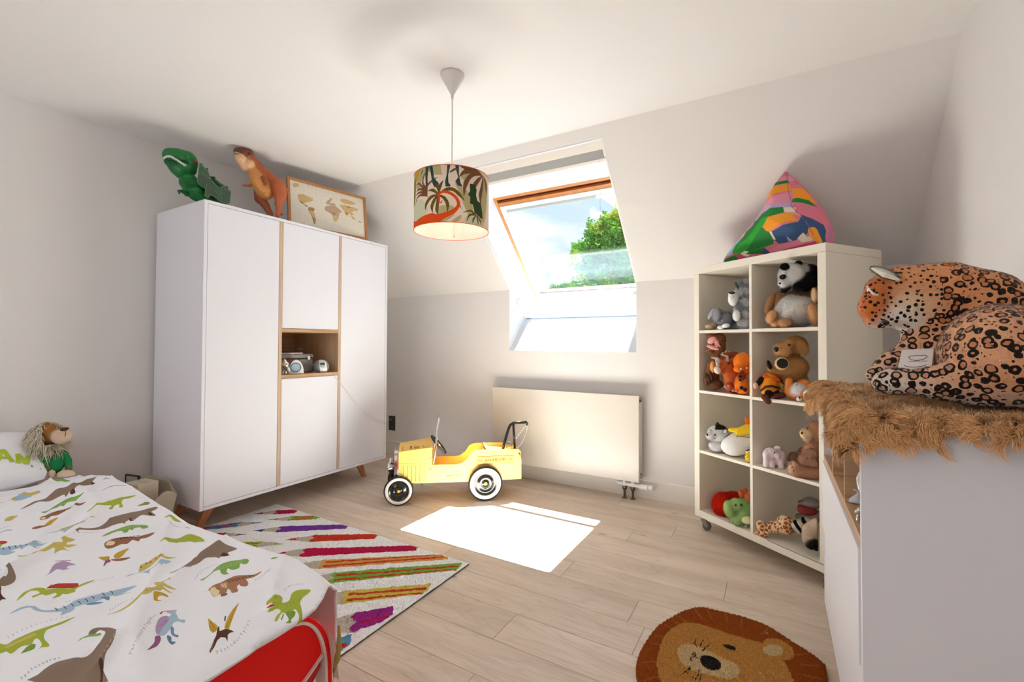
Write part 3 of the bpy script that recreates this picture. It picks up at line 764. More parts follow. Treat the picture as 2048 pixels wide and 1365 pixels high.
for (lx, ly, s_) in ((dx0+.1, dy0+.14, -1), (dx0+.1, dy1-.14, 1), (dx1-.1, dy0+.14, -1), (dx1-.1, dy1-.14, 1)):
    m_ = MB(); a, b = .034, .018; cyy = ly+.07*s_
    m_.add([(lx-a*.5, ly-a, dz0-.001), (lx+a*.5, ly-a, dz0-.001), (lx+a*.5, ly+a, dz0-.001), (lx-a*.5, ly+a, dz0-.001),
            (lx-b*.6, cyy-b, .0015), (lx+b*.6, cyy-b, .0015), (lx+b*.6, cyy+b, .0015), (lx-b*.6, cyy+b, .0015)], [(0, 1, 2, 3), (7, 6, 5, 4)]+[(i, 4+i, 4+(i+1) % 4, (i+1) % 4) for i in range(4)])
    dp(m_, 'leg', M_BEECH, bevel=.003)

# ---------------------------------------------------------------- pendant lamp
LP = (-1.32, 1.682)
la = empty('pendant_lamp', (LP[0], LP[1], HC), label='pendant lamp with drum shade printed with palms and dinosaurs', cat='lamp')
MB().lathe([(.0001, 0), (.056, 0), (.0565, -.008), (.05, -.022), (.008, -.095), (.0065, -.115), (.0001, -.115)], 36).build('ceiling_cup', mat('lamp_cup', '#dcd8d4', rough=.45), la, smooth=True)
# ---------------------------------------------------------------- lamp shade (print drawn on the unrolled drum)
RS, ZT, ZB = .175, 1.895-HC, 1.643-HC
TH0 = math.atan2(-1.682, 1.32)
def lpt(cx, cy):
    s_ = max(-.999, min(.999, (cx-690)/602)); ph = math.asin(s_); c_ = math.cos(ph)
    yt = 90+(1-c_)*165+s_*25; yb = 1000+(1-c_)*140+s_*35
    return (RS*ph, ZB+(ZT-ZB)*(1-(cy-yt)/(yb-yt)))
def lmap(P): th = TH0+P[:, 0]/RS; return np.stack([RS*np.cos(th), RS*np.sin(th), P[:, 1]], 1)
lamp_cols = {'cream': '#e6ddd2', 'olive': '#8d8138', 'sage': '#b9b489', 'brown': '#7b5434', 'dkolive': '#6b5a1f', 'teal': '#34504a', 'green': '#2f4b2a', 'orange': '#d9520a', 'mustard': '#c8a32c', 'mint': '#ccd6c0'}
LC = list(lamp_cols); lmats = [mat('shade_'+k, v, rough=.85) for k, v in lamp_cols.items()]
def shade_glow(m, f):
    nt = m.node_tree; b = nt.nodes['Principled BSDF']; t = nt.nodes.new('ShaderNodeBsdfTranslucent'); t.inputs[0].default_value = b.inputs['Base Color'].default_value
    x = nt.nodes.new('ShaderNodeMixShader'); x.inputs[0].default_value = f; nt.links.new(b.outputs[0], x.inputs[1]); nt.links.new(t.outputs[0], x.inputs[2]); nt.links.new(x.outputs[0], nt.nodes['Material Output'].inputs[0]); return m
for m_ in lmats: shade_glow(m_, .35)
sh = []
def S(c, pts, sm=0):
    p = [lpt(*q) for q in pts]; sh.append((smoothpoly(p, 4) if sm else p, LC.index(c)))
def ST(c, pts, w): sh.append((stroke([lpt(*q) for q in pts], [x*.00029 for x in w] if hasattr(w, '__len__') else w*.00029), LC.index(c)))
S('mustard', [(105, 200), (250, 110), (260, 260), (210, 350), (120, 330)]); S('sage', [(320, 95), (520, 92), (545, 250), (440, 250), (330, 180)])
S('sage', [(230, 110), (310, 100), (300, 230), (240, 300), (200, 460), (140, 430), (150, 330)], 1); S('olive', [(105, 260), (132, 330), (130, 560), (110, 690), (92, 720), (95, 400)], 1)
S('mint', [(110, 700), (230, 620), (330, 760), (300, 860), (160, 960), (100, 940)], 1); S('sage', [(500, 750), (700, 740), (740, 860), (640, 960), (520, 990), (470, 860)], 1)
S('sage', [(740, 380), (900, 480), (980, 620), (1020, 900), (960, 930), (860, 700), (800, 520)], 1); S('sage', [(800, 900), (840, 905), (790, 990), (690, 985)], 1)
S('sage', [(1180, 280), (1250, 380), (1240, 700), (1200, 1000), (1120, 1000), (1150, 600)], 1); S('sage', [(890, 210), (1000, 230), (980, 300), (880, 330), (820, 270)], 1)
S('mint', [(940, 880), (1060, 920), (1200, 1060), (900, 1000)], 1)
for e in ([(1160, 225), (1060, 195), (900, 190), (800, 280)], [(1160, 230), (1000, 240), (900, 380), (870, 590)], [(1165, 235), (1100, 310), (1040, 400), (1010, 470)], [(1170, 240), (1160, 400), (1130, 560), (1135, 720)], [(1175, 240), (1215, 330), (1232, 420), (1228, 520)], [(1150, 220), (1030, 150), (900, 130), (800, 100)]):
    ST('brown', e, [10, 60, 75, 5])
for e in ([(290, 440), (250, 360), (270, 250), (300, 200)], [(290, 450), (350, 380), (420, 320), (480, 285)], [(280, 470), (220, 400), (190, 370), (140, 380)], [(280, 500), (220, 460), (170, 470), (140, 500)], [(290, 530), (210, 510), (160, 530), (130, 570)], [(290, 560), (200, 560), (150, 620), (125, 710)], [(250, 160), (230, 200), (215, 260)]):
    ST('brown', e, [40, 34, 26, 3] if len(e) > 3 else [30, 20, 3])
S('brown', [(250, 420), (330, 420), (325, 580), (345, 600), (260, 570)])
S('teal', [(295, 95), (345, 95), (325, 280), (330, 400), (300, 440), (290, 250)]); S('teal', [(345, 95), (400, 95), (425, 300), (495, 380), (495, 445), (430, 445), (400, 380), (370, 200)])
S('teal', [(620, 88), (668, 90), (635, 260), (640, 375), (672, 420), (668, 438), (595, 438), (590, 350), (615, 240)]); S('teal', [(735, 95), (795, 100), (795, 240), (820, 380), (850, 425), (845, 432), (785, 425), (740, 355), (785, 290), (760, 200)])
ST('brown', [(660, 215), (720, 170), (800, 140)], [20, 34, 10])
for e in ([(490, 560), (520, 420), (565, 340)], [(490, 560), (410, 490), (330, 500)], [(490, 565), (380, 600), (310, 700), (292, 800)], [(485, 570), (430, 650), (395, 750), (408, 850)], [(485, 575), (480, 700), (470, 800), (488, 880)], [(500, 570), (580, 620), (630, 720), (625, 850)], [(500, 550), (620, 480), (720, 490), (800, 560), (885, 665)], [(500, 540), (480, 440), (440, 380)]):
    ST('dkolive', e, [20]+[52]*(len(e)-2)+[3])
ST('dkolive', [(790, 700), (815, 745), (840, 795)], [24, 14, 3])
ST('orange', [(500, 690), (505, 600), (490, 560), (560, 520), (660, 540), (750, 610), (790, 690), (780, 760), (700, 840), (560, 900), (470, 930)], [30, 30, 30, 42, 44, 46, 50, 52, 70, 90, 110])
ST('orange', [(505, 680), (535, 690), (548, 650)], [16, 20, 10])
S('orange', [(80, 1090), (95, 955), (140, 970), (190, 930), (280, 880), (400, 850), (500, 885), (560, 880), (560, 960), (520, 990), (300, 1010), (180, 1030)], 0)
S('green', [(960, 385), (1040, 390), (1070, 480), (1060, 560), (1080, 650), (1140, 700), (1165, 850), (1172, 950), (1130, 930), (1040, 850), (1010, 720), (965, 700), (970, 600), (935, 560), (965, 500)])
for e in ([(1060, 890), (980, 820), (860, 850)], [(1060, 890), (960, 890), (915, 990)], [(1065, 890), (1020, 960), (1010, 1020)], [(1075, 890), (1130, 980), (1150, 1070)], [(1070, 890), (1090, 970), (1100, 1050)], [(1060, 890), (1030, 860), (1000, 870)]): ST('dkolive', e, [14, 34, 4])
hw = PI*RS
# the far side of the drum repeats the same motifs
sh2 = [([(x+(hw if np.mean([q[0] for q in p]) < 0 else -hw), z) for x, z in p], m_) for p, m_ in sh]
eps = .0006
sh2 = [([(min(hw-eps, max(-hw+eps, x)), min(ZT-eps, max(ZB+eps, z))) for x, z in p], m_) for p, m_ in sh2+sh]
printed('lamp_shade', [(-hw, ZB), (hw, ZB), (hw, ZT), (-hw, ZT)], sh2, lmats, lmap, .012, la)
n = 72
MB().lathe([(RS-.0015, ZB), (RS-.0015, ZT)], n).build('shade_lining', shade_glow(mat('shade_lining', '#fbeee4', rough=.8), .3), la, smooth=True)
M_OR = mat('shade_rim', '#e0641e', rough=.6)
for z in (ZB, ZT): MB().tube([(RS*math.cos(a), RS*math.sin(a), z) for a in [2*PI*i/72 for i in range(73)]], .0018, 6, cap=False).build('rim', M_OR, la, smooth=True)
zc = ZT-.02
sp = MB()
for k in range(3):
    a = TH0+.4+k*2*PI/3; sp.tube([(.02*math.cos(a), .02*math.sin(a), zc), (RS*math.cos(a), RS*math.sin(a), ZT-.002)], .0013, 5)
sp.build('spider', M_WHITEP, la)
MB().tube([(0, 0, -.11), (0, 0, ZT+.03)], .0032, 8).build('cord', mat('lamp_cord', '#e4dfda', rough=.5), la)
MB().lathe([(.0001, ZT+.035), (.012, ZT+.03), (.02, ZT-.01), (.02, ZT-.05), (.0001, ZT-.05)], 20).build('lamp_holder', M_WHITEP, la, smooth=True)
MB().lathe([(.0001, ZT-.05), (.013, ZT-.055), (.014, ZT-.075), (.028, ZT-.11), (.03, ZT-.135), (.02, ZT-.16), (.0001, ZT-.168)], 20).build('bulb', mat('bulb_opal', '#fff4e6', rough=.3), la, smooth=True)
bl_d = bpy.data.lights.new('bulb_light', 'POINT'); bl_d.energy = .8; bl_d.shadow_soft_size = .03; bl_d.color = (1, .86, .72)
bl_o = bpy.data.objects.new('bulb_light', bl_d); bl_o.location = (0, 0, ZT-.19); link(bl_o, la)
MB().tube([(.03, -.02, ZB+.04), (.031, -.02, ZB-.028)], .0006, 5).ball((.031, -.02, ZB-.03), (.003, .003, .005), 8).build('pull_chain', M_STEEL, la)

# ---------------------------------------------------------------- pencil rug
RX_, RY_ = (-2.955, -1.335), (.60, 1.862)
pc = {'pile_white': '#ffffff', 'point_wood': '#c9bfae', 'crimson': '#c21f4d', 'red': '#d2402a', 'violet': '#7a3fa0', 'plum': '#a2318c', 'navy': '#3f4c9c', 'lime': '#a3bf45', 'green': '#86b84a', 'yellow': '#dcc65a', 'orange': '#e5a45a', 'sky': '#5b9cc0', 'rust': '#c9452a'}
PK = list(pc); pmats = [mat('pile_'+k, v, rough=.97, spec=.05, bump=(420, .0015), var=(160, .05)) for k, v in pc.items()]
psh = []
WK = 1.38
def pen(x0, y0, x1, y1, tip, body, line=None, w=.062, wood=.0, cut=None):
    """a pencil from its tip (pixel) to its far end (pixel) lying on the rug"""
    a = np.array(fl(x0, y0, .012)); b = np.array(fl(x1, y1, .012)); d = b-a; Lg = np.linalg.norm(d); d /= Lg; n_ = np.array([-d[1], d[0]]); w *= WK; h = w/2
    def P(s_, t_): return tuple(a+d*s_+n_*t_)
    tp = w*1.65
    psh.append(([P(0, 0), P(tp, -h), P(tp, h)], PK.index('point_wood')))
    psh.append(([P(0, 0), P(tp*.42, -h*.42), P(tp*.36, 0), P(tp*.42, h*.42)], PK.index(tip)))
    psh.append(([P(tp*.92, -h*.9), P(Lg, -h), P(Lg+.012, 0), P(Lg, h), P(tp*.92, h*.9), P(tp*.86, h*.45), P(tp*.98, 0), P(tp*.86, -h*.45)], PK.index(body)))
    if line:
        for t_ in (-.42, .35): psh.append(([P(tp*1.0, h*(t_-.16)), P(Lg-.02, h*(t_-.16)), P(Lg-.02, h*(t_+.16)), P(tp*1.0, h*(t_+.16))], PK.index(line)))
pen(507, 1029, 592, 1023, 'crimson', 'crimson')
pen(536, 1041, 636, 1035, 'green', 'green', 'rust')
pen(525, 1046, 395, 1058, 'sky', 'sky', 'crimson')
pen(504, 1063, 695, 1052, 'navy', 'violet', w=.07)
pen(494, 1070, 395, 1075, 'violet', 'crimson')
pen(570, 1081, 752, 1072, 'red', 'red', w=.07)
pen(567, 1089, 380, 1095, 'lime', 'lime', 'rust')
pen(543, 1110, 834, 1094, 'crimson', 'crimson', w=.075)
pen(575, 1135, 896, 1111, 'orange', 'orange', 'rust', w=.075)
pen(590, 1163, 925, 1137, 'lime', 'green', 'rust', w=.078)
pen(600, 1203, 862, 1183, 'yellow', 'yellow', 'rust', w=.085)
pen(585, 1266, 788, 1234, 'plum', 'plum', w=.105)
pen(400, 1372, 706, 1297, 'sky', 'sky', 'red', w=.12)
pen(520, 1235, 380, 1240, 'navy', 'navy'); pen(560, 1180, 440, 1185, 'red', 'red')
# magenta core in the plum and violet pencils
for (x0, y0, x1, y1) in ((722, 1246, 785, 1236),): 
    a = np.array(fl(x0, y0, .012)); b = np.array(fl(x1, y1, .012)); psh.append((stroke([a, b], .022, 1), PK.index('crimson')))
x0, x1 = RX_; y0, y1 = RY_
def clipr(p): return [(min(x1-.012, max(x0+.012, x)), min(y1-.008, max(y0+.008, y))) for x, y in p]
psh = [(clipr(p), m_) for p, m_ in psh]
rug = empty('pencil_rug', ((x0+x1)/2, (y0+y1)/2, 0), label='white shaggy rug with coloured pencils in front of the wardrobe', cat='rug')
rcx, rcy = (x0+x1)/2, (y0+y1)/2
def rmap(P):
    x = P[:, 0]-rcx; y = P[:, 1]-rcy
    ed = np.minimum.reduce([P[:, 0]-x0, x1-P[:, 0], P[:, 1]-y0, y1-P[:, 1]])
    z = .013-.006*np.exp(-np.clip(ed, 0, 1)/.01)+.0011*np.sin(P[:, 0]*31+P[:, 1]*11)*np.sin(P[:, 1]*37)+np.random.RandomState(2).rand(len(x))*.0016
    return np.stack([x, y, z], 1)
ro, V2, F_, V3, mi = printed('pile', [(x0, y0), (x1, y0), (x1, y1), (x0, y1)], psh, pmats, rmap, .014, rug, jitter=.0022)
MB().box(x0-rcx, x1-rcx, y0-rcy, y1-rcy, .0015, .0065).build('backing', mat('rug_backing', '#6e6258', rough=.95), rug)
tab = np.array([lin(v)[:3] for v in pc.values()])
Vt = V3[F_].reshape(-1, 3); Ft = np.arange(len(Vt)).reshape(-1, 3); Ct = np.repeat(tab[mi], 3, 0)
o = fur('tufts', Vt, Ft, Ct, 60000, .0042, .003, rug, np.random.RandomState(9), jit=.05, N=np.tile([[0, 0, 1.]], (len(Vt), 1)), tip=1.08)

# ---------------------------------------------------------------- lion rug
lr = [(1273, 1365), (1272, 1345), (1277, 1310), (1290, 1285), (1315, 1252), (1345, 1232), (1372, 1219), (1402, 1213), (1440, 1221), (1485, 1232), (1530, 1248), (1575, 1275), (1610, 1297), (1640, 1318), (1662, 1341), (1675, 1368)]
LZ = .016
top_ = [fl(x, y, LZ) for x, y in lr]
rest = [(.165, 1.70), (.14, 1.58), (.07, 1.45), (-.03, 1.36), (-.15, 1.33), (-.27, 1.37), (-.36, 1.45)]
out_ = smoothpoly([p for p in top_[1:]]+rest, 4)
out_ = [(min(.143, x), y) for x, y in out_]
cx_, cy_ = np.mean(out_, 0)
def LF(pts, sm=4): p = [fl(x, y, LZ) for x, y in pts]; return smoothpoly(p, sm) if sm else p
def cr3(x, y): return (1240+x/4.096, 1100+y/4.096)
lcol = {'mane': '#bb6024', 'face': '#e9a858', 'muzzle': '#fbd79e', 'ink': '#35302a', 'streak': '#d0763a', 'fleck': '#e9c79a'}
LK = list(lcol); lm = [mat('lion_'+k, v, rough=.98, spec=.04, bump=(300, .003), var=(60, .12)) for k, v in lcol.items()]
ls = []
rr = random.Random(4)
for i in range(26):
    a = 2*PI*i/26+rr.uniform(-.08, .08); P_ = np.array(out_) - [cx_, cy_]
    k_ = int(np.argmin(np.abs(np.arctan2(P_[:, 1], P_[:, 0])-((a+PI) % (2*PI)-PI)))); e_ = P_[k_]
    ls.append((stroke([(cx_+e_[0]*.72, cy_+e_[1]*.72), (cx_+e_[0]*.84, cy_+e_[1]*.83), (cx_+e_[0]*.95, cy_+e_[1]*.95)], [.004, .009, .004], 2), LK.index('streak')))
face = [cr3(*q) for q in [(345, 1100), (300, 950), (325, 800), (380, 690), (470, 620), (560, 598), (680, 620), (800, 660), (950, 710), (1100, 750), (1170, 780), (1200, 860), (1320, 900), (1370, 960), (1400, 1040), (1405, 1100)]]
fp = [fl(x, y, LZ) for x, y in face]
fp = smoothpoly(fp+[(-.05, 1.60), (-.12, 1.52), (-.22, 1.50), (-.30, 1.54)], 3)
ls.append((fp, LK.index('face')))
ls.append((LF([cr3(*q) for q in [(1170, 780), (1200, 735), (1300, 735), (1390, 790), (1430, 850), (1400, 900), (1320, 905), (1200, 870)]]), LK.index('face')))
ls.append((LF([cr3(*q) for q in [(1170, 810), (1230, 780), (1300, 790), (1335, 830), (1320, 865), (1240, 875), (1185, 850)]]), LK.index('muzzle')))
ls.append((LF([cr3(*q) for q in [(470, 830), (510, 785), (590, 780), (700, 825), (820, 880), (930, 930), (980, 990), (950, 1050), (860, 1060), (720, 1025), (580, 985), (490, 910)]]), LK.index('muzzle')))
ls.append((LF([cr3(*q) for q in [(655, 900), (690, 868), (760, 880), (815, 915), (830, 955), (800, 990), (740, 990), (680, 955)]]), LK.index('ink')))
ls.append((LF([cr3(*q) for q in [(845, 785), (880, 778), (930, 795), (950, 815), (930, 830), (880, 815)]]), LK.index('ink')))
def LS(pts, w): ls.append((stroke([fl(*cr3(*q), LZ) for q in pts], w), LK.index('ink')))
LS([(590, 870), (605, 848), (620, 855), (612, 880), (650, 895)], .004); LS([(612, 880), (585, 885), (580, 905), (600, 920)], .004)
for w_ in ([(620, 740), (612, 765), (632, 805)], [(685, 740), (665, 770), (658, 800)], [(745, 768), (715, 795), (675, 832)], [(578, 955), (540, 1000), (495, 1035)], [(580, 965), (565, 1000), (540, 1020)], [(630, 985), (615, 1020), (590, 1055)], [(650, 985), (640, 1035), (610, 1075)], [(665, 990), (662, 1040), (655, 1075)]): LS(w_, .003)
for q in ((1150, 1010), (1230, 1000), (1320, 1022), (1180, 1050), (1260, 1020), (1280, 1050), (1205, 687)): ls.append((stroke([fl(*cr3(q[0]-14, q[1]-6), LZ), fl(*cr3(q[0]+14, q[1]+8), LZ)], .004, 1), LK.index('fleck')))
lrg = empty('lion_rug', (cx_, cy_, 0), label='orange lion face rug on the floor beside the dresser', cat='rug')
OP = np.array(out_)
def lrmap(P):
    from numpy import linalg as LA
    d = np.min(LA.norm(P[:, None]-OP[None], axis=2), 1)
    return np.stack([P[:, 0]-cx_, P[:, 1]-cy_, LZ-.010*np.exp(-d/.008)+.0008*np.sin(P[:, 0]*90)*np.sin(P[:, 1]*80)], 1)
lo_, V2, F_, V3, mi = printed('pile', out_, ls, lm, lrmap, .009, lrg, jitter=.0012)
MB().prism([(x-cx_, y-cy_) for x, y in out_], .0012, .004, 'z').build('backing', mat('lion_backing', '#7a4a25', rough=.95), lrg)
tab = np.array([lin(v)[:3] for v in lcol.values()])
Vt = V3[F_].reshape(-1, 3); Ft = np.arange(len(Vt)).reshape(-1, 3); Ct = np.repeat(tab[mi], 3, 0)
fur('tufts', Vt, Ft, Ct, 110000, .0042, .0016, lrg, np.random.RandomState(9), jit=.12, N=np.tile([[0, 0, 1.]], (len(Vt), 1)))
# ---------------------------------------------------------------- bed
BZ = .43
M_RED = mat('bed_red', '#f80704', rough=.4, spec=.3)
M_STRIPE = mat('bed_white_stripe', '#f4eeec', rough=.4)
bed = empty('bed', (-2.2, .33, 0), label='red children bed with white pinstripe and rounded footboard', cat='bed')
IB = Matrix.Translation((2.2, -.33, 0))
def bdp(mb, name, m, **k):
    o = mb.build(name, m, None, **k); o.parent = bed; o.matrix_parent_inverse = IB; return o
def yz(px, py, X=-1.0): p = at(px, py, 'x', X); return (p.y, p.z)
arc = [(-.13, .456), (.30, .456), (.62, .457), (.69, .450), (.728, .428), (.757, .388), (.775, .335), (.782, .27), (.783, .14), (.783, .03)]
A_ = np.array(arc)
def inset(P, d):
    out = []
    for i in range(len(P)):
        t = P[min(i+1, len(P)-1)]-P[max(i-1, 0)]; t = t/np.linalg.norm(t); out.append(P[i]+np.array([-t[1], t[0]])*-d)
    return np.array(out)
def strip(P, d0, d1, X0, X1):
    a = inset(P, d0); b = inset(P, d1); m_ = MB(); n = len(P); vs = []
    for i in range(n): vs += [(X0, *a[i]), (X1, *a[i]), (X1, *b[i]), (X0, *b[i])]
    fs = [(0, 3, 2, 1), (4*n-4, 4*n-3, 4*n-2, 4*n-1)]
    for i in range(n-1):
        for k in range(4): fs.append((4*i+k, 4*i+(k+1) % 4, 4*i+4+(k+1) % 4, 4*i+4+k))
    return m_.add(vs, fs)
Asm = np.array([arc[0]]+[tuple(p) for p in smoothpoly(arc, 4)[4:-4]])
def openspline(P, n=4):
    P = np.array(P, float); Q = []
    for i in range(len(P)-1):
        a = P[max(i-1, 0)]; b = P[i]; c = P[i+1]; d = P[min(i+2, len(P)-1)]
        for q in range(n): t = q/n; Q.append(.5*((2*b)+(-a+c)*t+(2*a-5*b+4*c-d)*t*t+(-a+3*b-3*c+d)*t**3))
    return np.array(Q+[P[-1]])
Asm = openspline(arc)
bdp(strip(Asm, 0, .011, -1.035, -.992), 'footboard_rim', M_RED, bevel=.003)
bdp(strip(Asm, .011, .018, -1.035, -.9955), 'pinstripe', M_STRIPE)
low = [(.757, .322), (.735, .305), (.70, .283), (.66, .26), (.60, .232), (.50, .205), (.35, .19), (.1, .185), (-.13, .185)]
inn = inset(Asm, .018)
up_part = [tuple(p) for p in inn if p[1] > .325 or p[0] < .6]
poly = up_part+low
bdp(MB().prism(poly, -1.032, -1.003, 'x'), 'footboard_panel', M_RED, bevel=.002)
lw = np.array(low)
bdp(MB().prism([tuple(p) for p in lw]+[(y, z-.0045) for y, z in lw[::-1]], -1.03, -.996, 'x'), 'pinstripe', M_STRIPE)
lo2 = [(y-.002, z-.0045) for y, z in low]
bdp(MB().prism(lo2+[(-.13, .125), (.2, .125), (.42, .135), (.56, .16), (.66, .20), (.72, .245), (.757, .29)], -1.034, -1.004, 'x'), 'bumper', mat('bed_red_low', '#c4120a', rough=.3), bevel=.002)
bdp(MB().prism([(.757, .30), (.66, .2), (.56, .16), (.42, .135), (-.13, .125), (-.13, .02), (.757, .02)], -1.06, -1.045, 'x'), 'inner_panel', mat('bed_inner_grey', '#bdb6b2', rough=.6))
bdp(MB().box(-3.36, -1.06, .752, .770, .06, .33), 'side_rail', M_RED, bevel=.004)
bdp(MB().box(-3.36, -1.06, -.13, -.11, .06, .40), 'side_rail', M_RED, bevel=.004)
bdp(MB().box(-3.38, -3.36, -.13, .782, .02, .50), 'headboard', M_RED, bevel=.004)
bdp(MB().box(-3.355, -1.066, -.105, .757, .2, .23), 'slatted_base', mat('bed_base', '#cdb48f', rough=.7))
MM = MB().box(-3.35, -1.07, -.10, .752, .232, .42).build('mattress', mat('mattress_cotton', '#e8e4df', rough=.9), None, bevel=.02, label='white mattress under the dinosaur duvet on the red bed', cat='mattress')

# ---------------------------------------------------------------- dinosaur duvet
du = {'cotton': (.955, .96, .985), 'taupe': '#8f7b6c', 'dktaupe': '#6a4a3a', 'lime': '#a9b646', 'green': '#7ea04a', 'leaf': '#86b05c', 'blue': '#a9c3d8', 'steel': '#7395b4', 'ink': '#4c5864', 'lilac': '#b49ac0', 'plum': '#9a5f86',
      'gold': '#c9a33a', 'straw': '#cdbc6a', 'brown': '#9a6a52', 'umber': '#5d3f33', 'red': '#c0433c', 'cream': '#e6d9a8', 'script': '#b9b6bf', 'teal': '#5f8aa0', 'dkgreen': '#5d8a35', 'peach': '#ad7c60'}
DK = list(du); dm = [mat('duvet_'+k, v, rough=.9, spec=.1, bump=(7, .010)) for k, v in du.items()]
ds = []
def d1(x, y): return (x/4.875, 820+y/4.875)
def d2(x, y): return (x/4.79, 1080+y/4.79)
def d3(x, y): return (340+x/4.3325, 1050+y/4.3325)
def hprof(x, y):
    e = np.interp(x, [-3.1, -2.9, -2.6, -2.4, -2.1, -1.9, -1.5, -1.2, -1.06, -.97], [.436, .466, .502, .498, .462, .438, .455, .466, .472, .464])
    t = np.clip((y-.35)/.45, 0, 1); t = t*t*(3-2*t); base = np.interp(x, [-3, -1.5, -1.06, -.97], [.455, .462, .474, .466])
    return base*(1-t)+e*t
def cloth(px, py):
    z = .45
    for _ in range(6):
        x, y = fl(px, py, z); z = .5*z+.5*float(hprof(x, y))
    return (x, y)
def dp2(f, pts): return [cloth(*f(*q)) for q in pts]
def G(f, c, pts, sm=3): p = dp2(f, pts); ds.append((smoothpoly(p, sm) if sm else p, DK.index(c)))
def K(f, c, pts, w, n=3):
    """stroke; widths are in crop pixels across, converted on the cloth"""
    P_ = dp2(f, pts); sc = {d1: 4.875, d2: 4.79, d3: 4.3325}[f]
    ws = w if hasattr(w, '__len__') else [w]*len(pts); out = []
    for (x, y), q in zip(pts, ws):
        a = np.array(cloth(*f(x, y-q/2))); b = np.array(cloth(*f(x, y+q/2))); c_ = np.array(cloth(*f(x-q/2, y))); d_ = np.array(cloth(*f(x+q/2, y)))
        out.append(.5*(np.linalg.norm(a-b)*.6+np.linalg.norm(c_-d_)*1.4)*.72)
    ds.append((stroke(P_, out, n), DK.index(c)))
# large brown long-neck, front left
G(d2, 'taupe', [(290, 1375), (360, 1310), (450, 1240), (560, 1185), (700, 1155), (810, 1135), (880, 1095), (940, 1035), (985, 960), (1010, 905), (990, 885), (950, 878), (900, 925), (855, 940), (850, 905), (880, 870), (930, 852), (1000, 850), (1060, 860), (1100, 895), (1115, 940), (1100, 1010), (1060, 1080), (1020, 1130), (1000, 1180), (990, 1260), (985, 1375)])
G(d2, 'umber', [(940, 1195), (985, 1195), (990, 1260), (975, 1375), (955, 1375), (965, 1290)]); G(d2, 'leaf', [(740, 1000), (770, 965), (850, 925), (900, 915), (965, 905), (970, 930), (930, 940), (850, 945), (790, 965)], 0)
K(d2, 'ink', [(880, 900), (905, 892)], 10, 1)
for i in range(16): 
    t_ = i/15; K(d2, 'cream', [(1090-150*t_+(i % 3)*8, 990+200*t_), (1094-150*t_+(i % 3)*8, 996+200*t_)], 7, 1)
# green long-tail dinosaur at the left edge
G(d2, 'lime', [(-20, 1045), (60, 1045), (130, 1000), (230, 950), (330, 905), (430, 870), (540, 835), (650, 790), (718, 768), (690, 800), (610, 845), (500, 890), (440, 920), (420, 970), (470, 1030), (460, 1055), (400, 1060), (370, 1080), (400, 1030), (370, 985), (330, 990), (300, 1030), (200, 1060), (110, 1125), (60, 1115), (-20, 1140)])
G(d2, 'green', [(200, 1120), (250, 1060), (300, 1030), (340, 1030), (330, 1070), (280, 1095), (230, 1110)]); G(d2, 'straw', [(60, 1060), (200, 990), (330, 930), (330, 960), (200, 1020), (80, 1080)])
# blue sea reptile
G(d2, 'blue', [(90, 740), (140, 700), (200, 665), (270, 650), (330, 660), (400, 680), (480, 678), (560, 660), (640, 630), (720, 580), (800, 555), (900, 530), (1000, 500), (1100, 470), (1200, 440), (1310, 415), (1240, 460), (1130, 510), (1040, 530), (960, 570), (880, 600), (800, 620), (740, 640), (680, 660), (600, 690), (520, 695), (420, 700), (330, 690), (270, 675), (210, 690), (150, 720)])
G(d2, 'blue', [(580, 735), (600, 690), (660, 655), (720, 650), (690, 690), (630, 715)]); G(d2, 'steel', [(820, 622), (870, 600), (950, 588), (990, 590), (930, 612), (870, 622)]); G(d2, 'steel', [(960, 545), (1045, 530), (1045, 565), (1010, 560)]); G(d2, 'blue', [(1060, 515), (1150, 500), (1260, 475), (1180, 500), (1110, 522)])
for q in ((540, 670), (620, 650), (690, 625), (760, 600), (830, 580), (890, 550), (990, 515), (1070, 492)): K(d2, 'ink', [(q[0]-18, q[1]-14), (q[0], q[1]-6), (q[0]+12, q[1]+12)], 7)
# red sail-back
G(d2, 'lime', [(155, 590), (210, 520), (280, 485), (350, 465), (430, 465), (450, 475), (560, 455), (700, 450), (760, 420), (830, 395), (910, 375), (860, 400), (760, 440), (720, 470), (720, 500), (650, 520), (600, 510), (570, 545), (500, 560), (540, 520), (530, 500), (440, 530), (400, 520), (320, 555), (310, 540), (380, 510), (350, 490), (280, 500), (220, 545)])
G(d2, 'red', [(440, 468), (480, 440), (560, 418), (650, 410), (750, 405), (755, 430), (700, 450), (560, 455)], 0)
for i in range(8): K(d2, 'umber', [(470+i*36, 462-i*2), (500+i*36, 425-i*2)], 3, 1)
# yellow raptor
G(d2, 'straw', [(1020, 730), (1100, 700), (1200, 650), (1280, 590), (1340, 550), (1400, 520), (1480, 500), (1520, 470), (1480, 445), (1490, 420), (1560, 405), (1640, 398), (1600, 430), (1560, 445), (1570, 470), (1640, 465), (1695, 467), (1640, 480), (1560, 490), (1640, 505), (1640, 515), (1560, 510), (1540, 530), (1470, 560), (1400, 590), (1330, 610), (1250, 650), (1150, 695)])
G(d2, 'gold', [(1475, 570), (1540, 540), (1600, 540), (1610, 560), (1560, 560), (1520, 580), (1510, 610), (1550, 605), (1480, 630), (1470, 600)])
for i in range(14): K(d2, 'ink', [(1290+i*16, 600-i*8+(i % 3)*9), (1302+i*16, 590-i*8+(i % 3)*9)], 4, 1)
